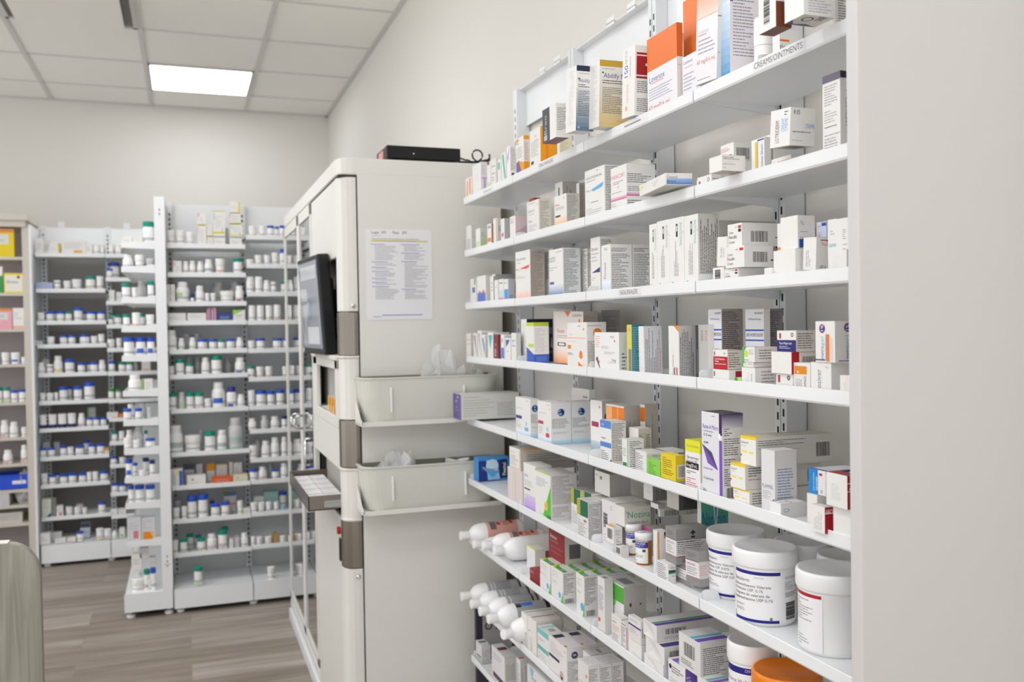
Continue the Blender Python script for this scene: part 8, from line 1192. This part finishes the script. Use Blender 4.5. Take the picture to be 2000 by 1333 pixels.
tub(.870,1.275,.716,.039,.138,'small white tub with navy band and blue strength square, beneath the big tubs','r 0 0 1 .11 24207e;t .45 .02 .05 .4 ccd DIN 02469421;t .05 .2 .07 .85 445 Prevex Hydrocortisone;r .25 .36 .55 .5 24207e;t .3 .38 .09 .22 fff 2.5%;p .1 .56 .8 .66 2 889;p .1 .72 .7 .85 3 889;r 0 .93 .7 1 24207e',(150,300))
e=tub(.866,1.178,.716,.051,.123,'tub with domed bright orange lid under the lowest visible tubs','r 0 0 1 .5 2a80c8;p .1 .6 .8 .9 3 778',(150,300),'orangelid',1.0)
# amber vials
def vial(x,y,z,r,h,label):
    e=empty('amber_vial',(x,y,z)); tag(e,label,'vial','amber pill vials with white caps')
    b_=MB(); b_.lathe([(r*.86,0),(r*.9,.002),(r*.9,.8*h),(r*.84,.8*h),(r*.84,.004),(.0005,.004)],36,caps=False); b_.lathe([(r*.86,0),(.0005,0)],36,caps=False); b_.build('vial_body',M['amber'],e)
    c=MB(); c.lathe([(r,.78*h),(r,.96*h),(r*.95,h),(.0005,h)],40); c.build('cap',M['tubwhite'],e)
    t=MB(); n=24
    for k in range(n): a=2*PI*k/n; b2=2*PI*(k+.35)/n; t.face([(r*.72*math.cos(a),r*.72*math.sin(a),h+.0004),(r*.72*math.cos(b2),r*.72*math.sin(b2),h+.0004),(r*.62*math.cos(b2),r*.62*math.sin(b2),h+.0004),(r*.62*math.cos(a),r*.62*math.sin(a),h+.0004)],srgb('3a55a8'))
    t.face([(-r*.35,-r*.12,h+.0004),(r*.35,-r*.12,h+.0004),(r*.35,r*.12,h+.0004),(-r*.35,r*.12,h+.0004)],srgb('3a55a8')); t.build('cap_print',M['print'],e)
    m=MB(); curved_print(m,r*.905,.06*h,.76*h,150,272,'r 0 .03 1 .3 3a3a98;t .05 .06 .08 .85 eef 604-845-8084;p .1 .17 .9 .28 2 ccd;g .1 .36 .6 .42 .1 .44 222;r .68 .36 .85 .48 444;p .1 .55 .8 .75 3 666;p .1 .85 .4 .9 1 888',srgb('ecebe8')); m.build('label',M['print'],e)
vial(.850,1.612,.9003,.0178,.062,'amber vial with white cap and blue topped label, nearer one')
vial(.868,1.690,.9003,.0178,.062,'amber vial with white cap partly hidden behind its twin')
# round white bottle on the top shelf
b_,c_=bottle('T',.03,.085,'w','-'); o=b_.build('lotion_bottle',M['plastic'],None,(.862,1.215,1.7673)); c_.build('cap',M['plastic'],o); tag(o,'slim round white bottle behind the brown and white carton','bottle')
# bottles lying on their sides with caps over the lip
def lying(x,y,z,r,L,label,lab,capr=.0135,grp='a',yaw=0):
    e=empty('lying_bottle',(x,y,z+r),(0,0,math.radians(yaw))); tag(e,label,'bottle',grp)
    b_=MB(); b_.lathe([(.011,.020),(.012,.028),(r*.55,.034),(r*.8,.042),(r*.95,.056),(r,.070),(r,L-.008),(r*.94,L)],36,axis='x'); b_.build('bottle_body',M['tubwhite'],e)
    c=MB(); c.lathe([(capr*.93,0),(capr,.002),(capr,.026),(capr*.96,.027)],28,axis='x')
    for k in range(28):
        a=2*PI*k/28; c.face([(.004,(capr+.0002)*math.cos(a),(capr+.0002)*math.sin(a)),(.024,(capr+.0002)*math.cos(a),(capr+.0002)*math.sin(a)),(.024,(capr+.0002)*math.cos(a+.08),(capr+.0002)*math.sin(a+.08)),(.004,(capr+.0002)*math.cos(a+.08),(capr+.0002)*math.sin(a+.08))],(.5,.5,.5))
    c.build('cap',M['tubwhite'],e)
    m=MB(); base,marks=lab; n=26; L0,L1=.078,L-.012
    def q(xa,xb,aa,ab,col,k=0):
        s=max(1,int(abs(ab-aa)/8))
        for i in range(s):
            a=math.radians(aa+(ab-aa)*i/s); b2=math.radians(aa+(ab-aa)*(i+1)/s); R=r+.0003+k*.0001
            m.face([(xa,R*math.cos(a),R*math.sin(a)),(xa,R*math.cos(b2),R*math.sin(b2)),(xb,R*math.cos(b2),R*math.sin(b2)),(xb,R*math.cos(a),R*math.sin(a))],col)
    q(L0,L1,20,230,srgb(base))
    for (u0,u1,a0,a1,col) in marks: q(L0+(L1-L0)*u0,L0+(L1-L0)*u1,a0,a1,srgb(col),1)
    m.build('label',M['print'],e)
PK=('d9a296',[(.1,.28,80,150,'6a6468'),(.3,.42,95,125,'b82a20'),(.7,.8,70,120,'b82a20'),(.5,.66,80,130,'c48a80'),(.93,1,20,230,'e8e2e0')])
GYL=('a5a5a7',[(.1,.13,20,200,'ddd'),(.2,.23,20,200,'ddd'),(.7,.95,70,150,'b8b8ba'),(.92,1,20,150,'26262c')])
GY2=('a8a8aa',[(.0,.16,95,125,'26262c'),(.17,.5,95,120,'3a7ad0'),(.1,.13,20,90,'ddd'),(.25,.28,20,90,'ddd'),(.88,1,20,150,'1e1e22')])
g1='white bottles lying on the seventh shelf'; g2='white bottles lying on the eighth shelf'
lying(.762,2.610,.7163,.033,.195,'white bottle with salmon label lying farthest on seventh shelf',PK,grp=g1)
lying(.785,2.552,.7163,.018,.15,'small lying white bottle with foil marked cap on seventh shelf',('d8cfcb',[(.1,.3,60,140,'e07a50')]),.0125,grp=g1)
lying(.789,2.476,.7163,.031,.185,'white bottle with salmon label lying third on seventh shelf',PK,grp=g1)
lying(.797,2.398,.7163,.033,.175,'white bottle turned label down, nearest lying one on seventh shelf',('ecebe9',[(.2,.9,200,230,'d9a296')]),grp=g1)
lying(.767,2.625,.5293,.033,.195,'white bottle with grey label lying farthest on eighth shelf',GYL,grp=g2)
lying(.772,2.545,.5293,.032,.19,'grey labelled white bottle lying second on eighth shelf',GYL,grp=g2)
lying(.774,2.468,.5293,.033,.19,'grey labelled white bottle lying third on eighth shelf',('a8a8aa',[(.75,.8,40,150,'222'),(.9,.95,40,150,'222'),(.1,.13,20,150,'ddd')]),grp=g2)
lying(.774,2.392,.5293,.034,.19,'white bottle with blue and black flash lying fourth on eighth shelf',GY2,grp=g2)
lying(.772,2.258,.5293,.033,.18,'plain white bottle lying nearest on the eighth shelf',('e4e4e4',[(.2,.8,40,120,'ccc')]),grp=g2,yaw=16)
# maroon pouch between the orange cartons
m=MB(); m.box(-.012,.012,-.022,.022,0,.050,srgb('5a2228')); m.lathe([(.009,.05),(.009,.062)],16,0,0,0,col=srgb('e8e8e8'))
# small things in the beige cabinet
bt=empty('blue_tray',(-.985,6.0,.4713)); tag(bt,'bright blue plastic tray in the beige cabinet','tray')
m=MB(); 
for a in ((-.13,.13,-.08,-.075),(-.13,.13,.075,.08),(-.13,-.125,-.08,.08),(.125,.13,-.08,.08)): m.box(*a,0,.085)
m.box(-.13,.13,-.08,.08,0,.004); m.box(-.135,.135,-.084,-.075,.078,.085); m.build('tray_shell',M['bluebin'],bt)
m=MB(); m.box(.03,.1,-.0812,-.0804,.03,.05); m.build('tray_label',M['paper'],bt)
bag(-.895,5.95,.382,.05,.04,.10,12,'glossy clear bag standing in the beige cabinet',.6)
bag(-.90,5.945,.4713,.028,.03,.08,15,'small clear bag leaning on the blue tray')
m=carton('c',.12,.2,.075,'=c8c6ca','=c8c6ca'); o=m.build('storage_box',M['print'],None,(-1.03,6.0,.382)); tag(o,'pale grey box beside the glossy bag in the beige cabinet','box')
m=MB(); m.box(-.07,.07,-.03,.03,0,.06,srgb('cfccc4')); Face(m,(-.07,-.03,.06),(1,0,0),(0,0,-1),(0,-1,0),.14,.06).draw('r .1 .15 .9 .85 c4c0b8;p .2 .3 .8 .7 3 aaa'); o=m.build('storage_box',M['print'],None,(-.98,5.96,.2763)); tag(o,'cream framed box on the lowest visible beige cabinet shelf','box')
# ------------------------------------------------------------ camera, world, view
cam=bpy.data.cameras.new('camera'); co=bpy.data.objects.new('camera',cam); COL.objects.link(co); SC.camera=co
cam.sensor_width=36; cam.lens=36*1780/2000; cam.clip_start=.05
co.matrix_world=Matrix(CAMM)
cam.dof.use_dof=True; cam.dof.focus_distance=1.62; cam.dof.aperture_fstop=5.0
w=bpy.data.worlds.new('world'); SC.world=w; w.use_nodes=True; bg=w.node_tree.nodes['Background']; bg.inputs[0].default_value=(*srgb('f3f4f6'),1); bg.inputs[1].default_value=WORLD
wn=w.node_tree; tc=wn.nodes.new('ShaderNodeTexCoord'); sx=wn.nodes.new('ShaderNodeSeparateXYZ'); mr=wn.nodes.new('ShaderNodeMapRange'); mr.inputs['From Min'].default_value=-.35; mr.inputs['From Max'].default_value=.15; mr.inputs['To Min'].default_value=WORLD*2.5; mr.inputs['To Max'].default_value=WORLD
wn.links.new(tc.outputs['Generated'],sx.inputs[0]); wn.links.new(sx.outputs['Z'],mr.inputs['Value']); wn.links.new(mr.outputs[0],bg.inputs[1])
SC.view_settings.view_transform='Standard'; SC.view_settings.look='None'; SC.view_settings.gamma=1; SC.view_settings.use_curve_mapping=False; SC.view_settings.exposure=EXPO
SC.cycles.use_denoising=True; SC.cycles.max_bounces=8; SC.cycles.diffuse_bounces=5; SC.cycles.transparent_max_bounces=12; SC.cycles.sample_clamp_indirect=6
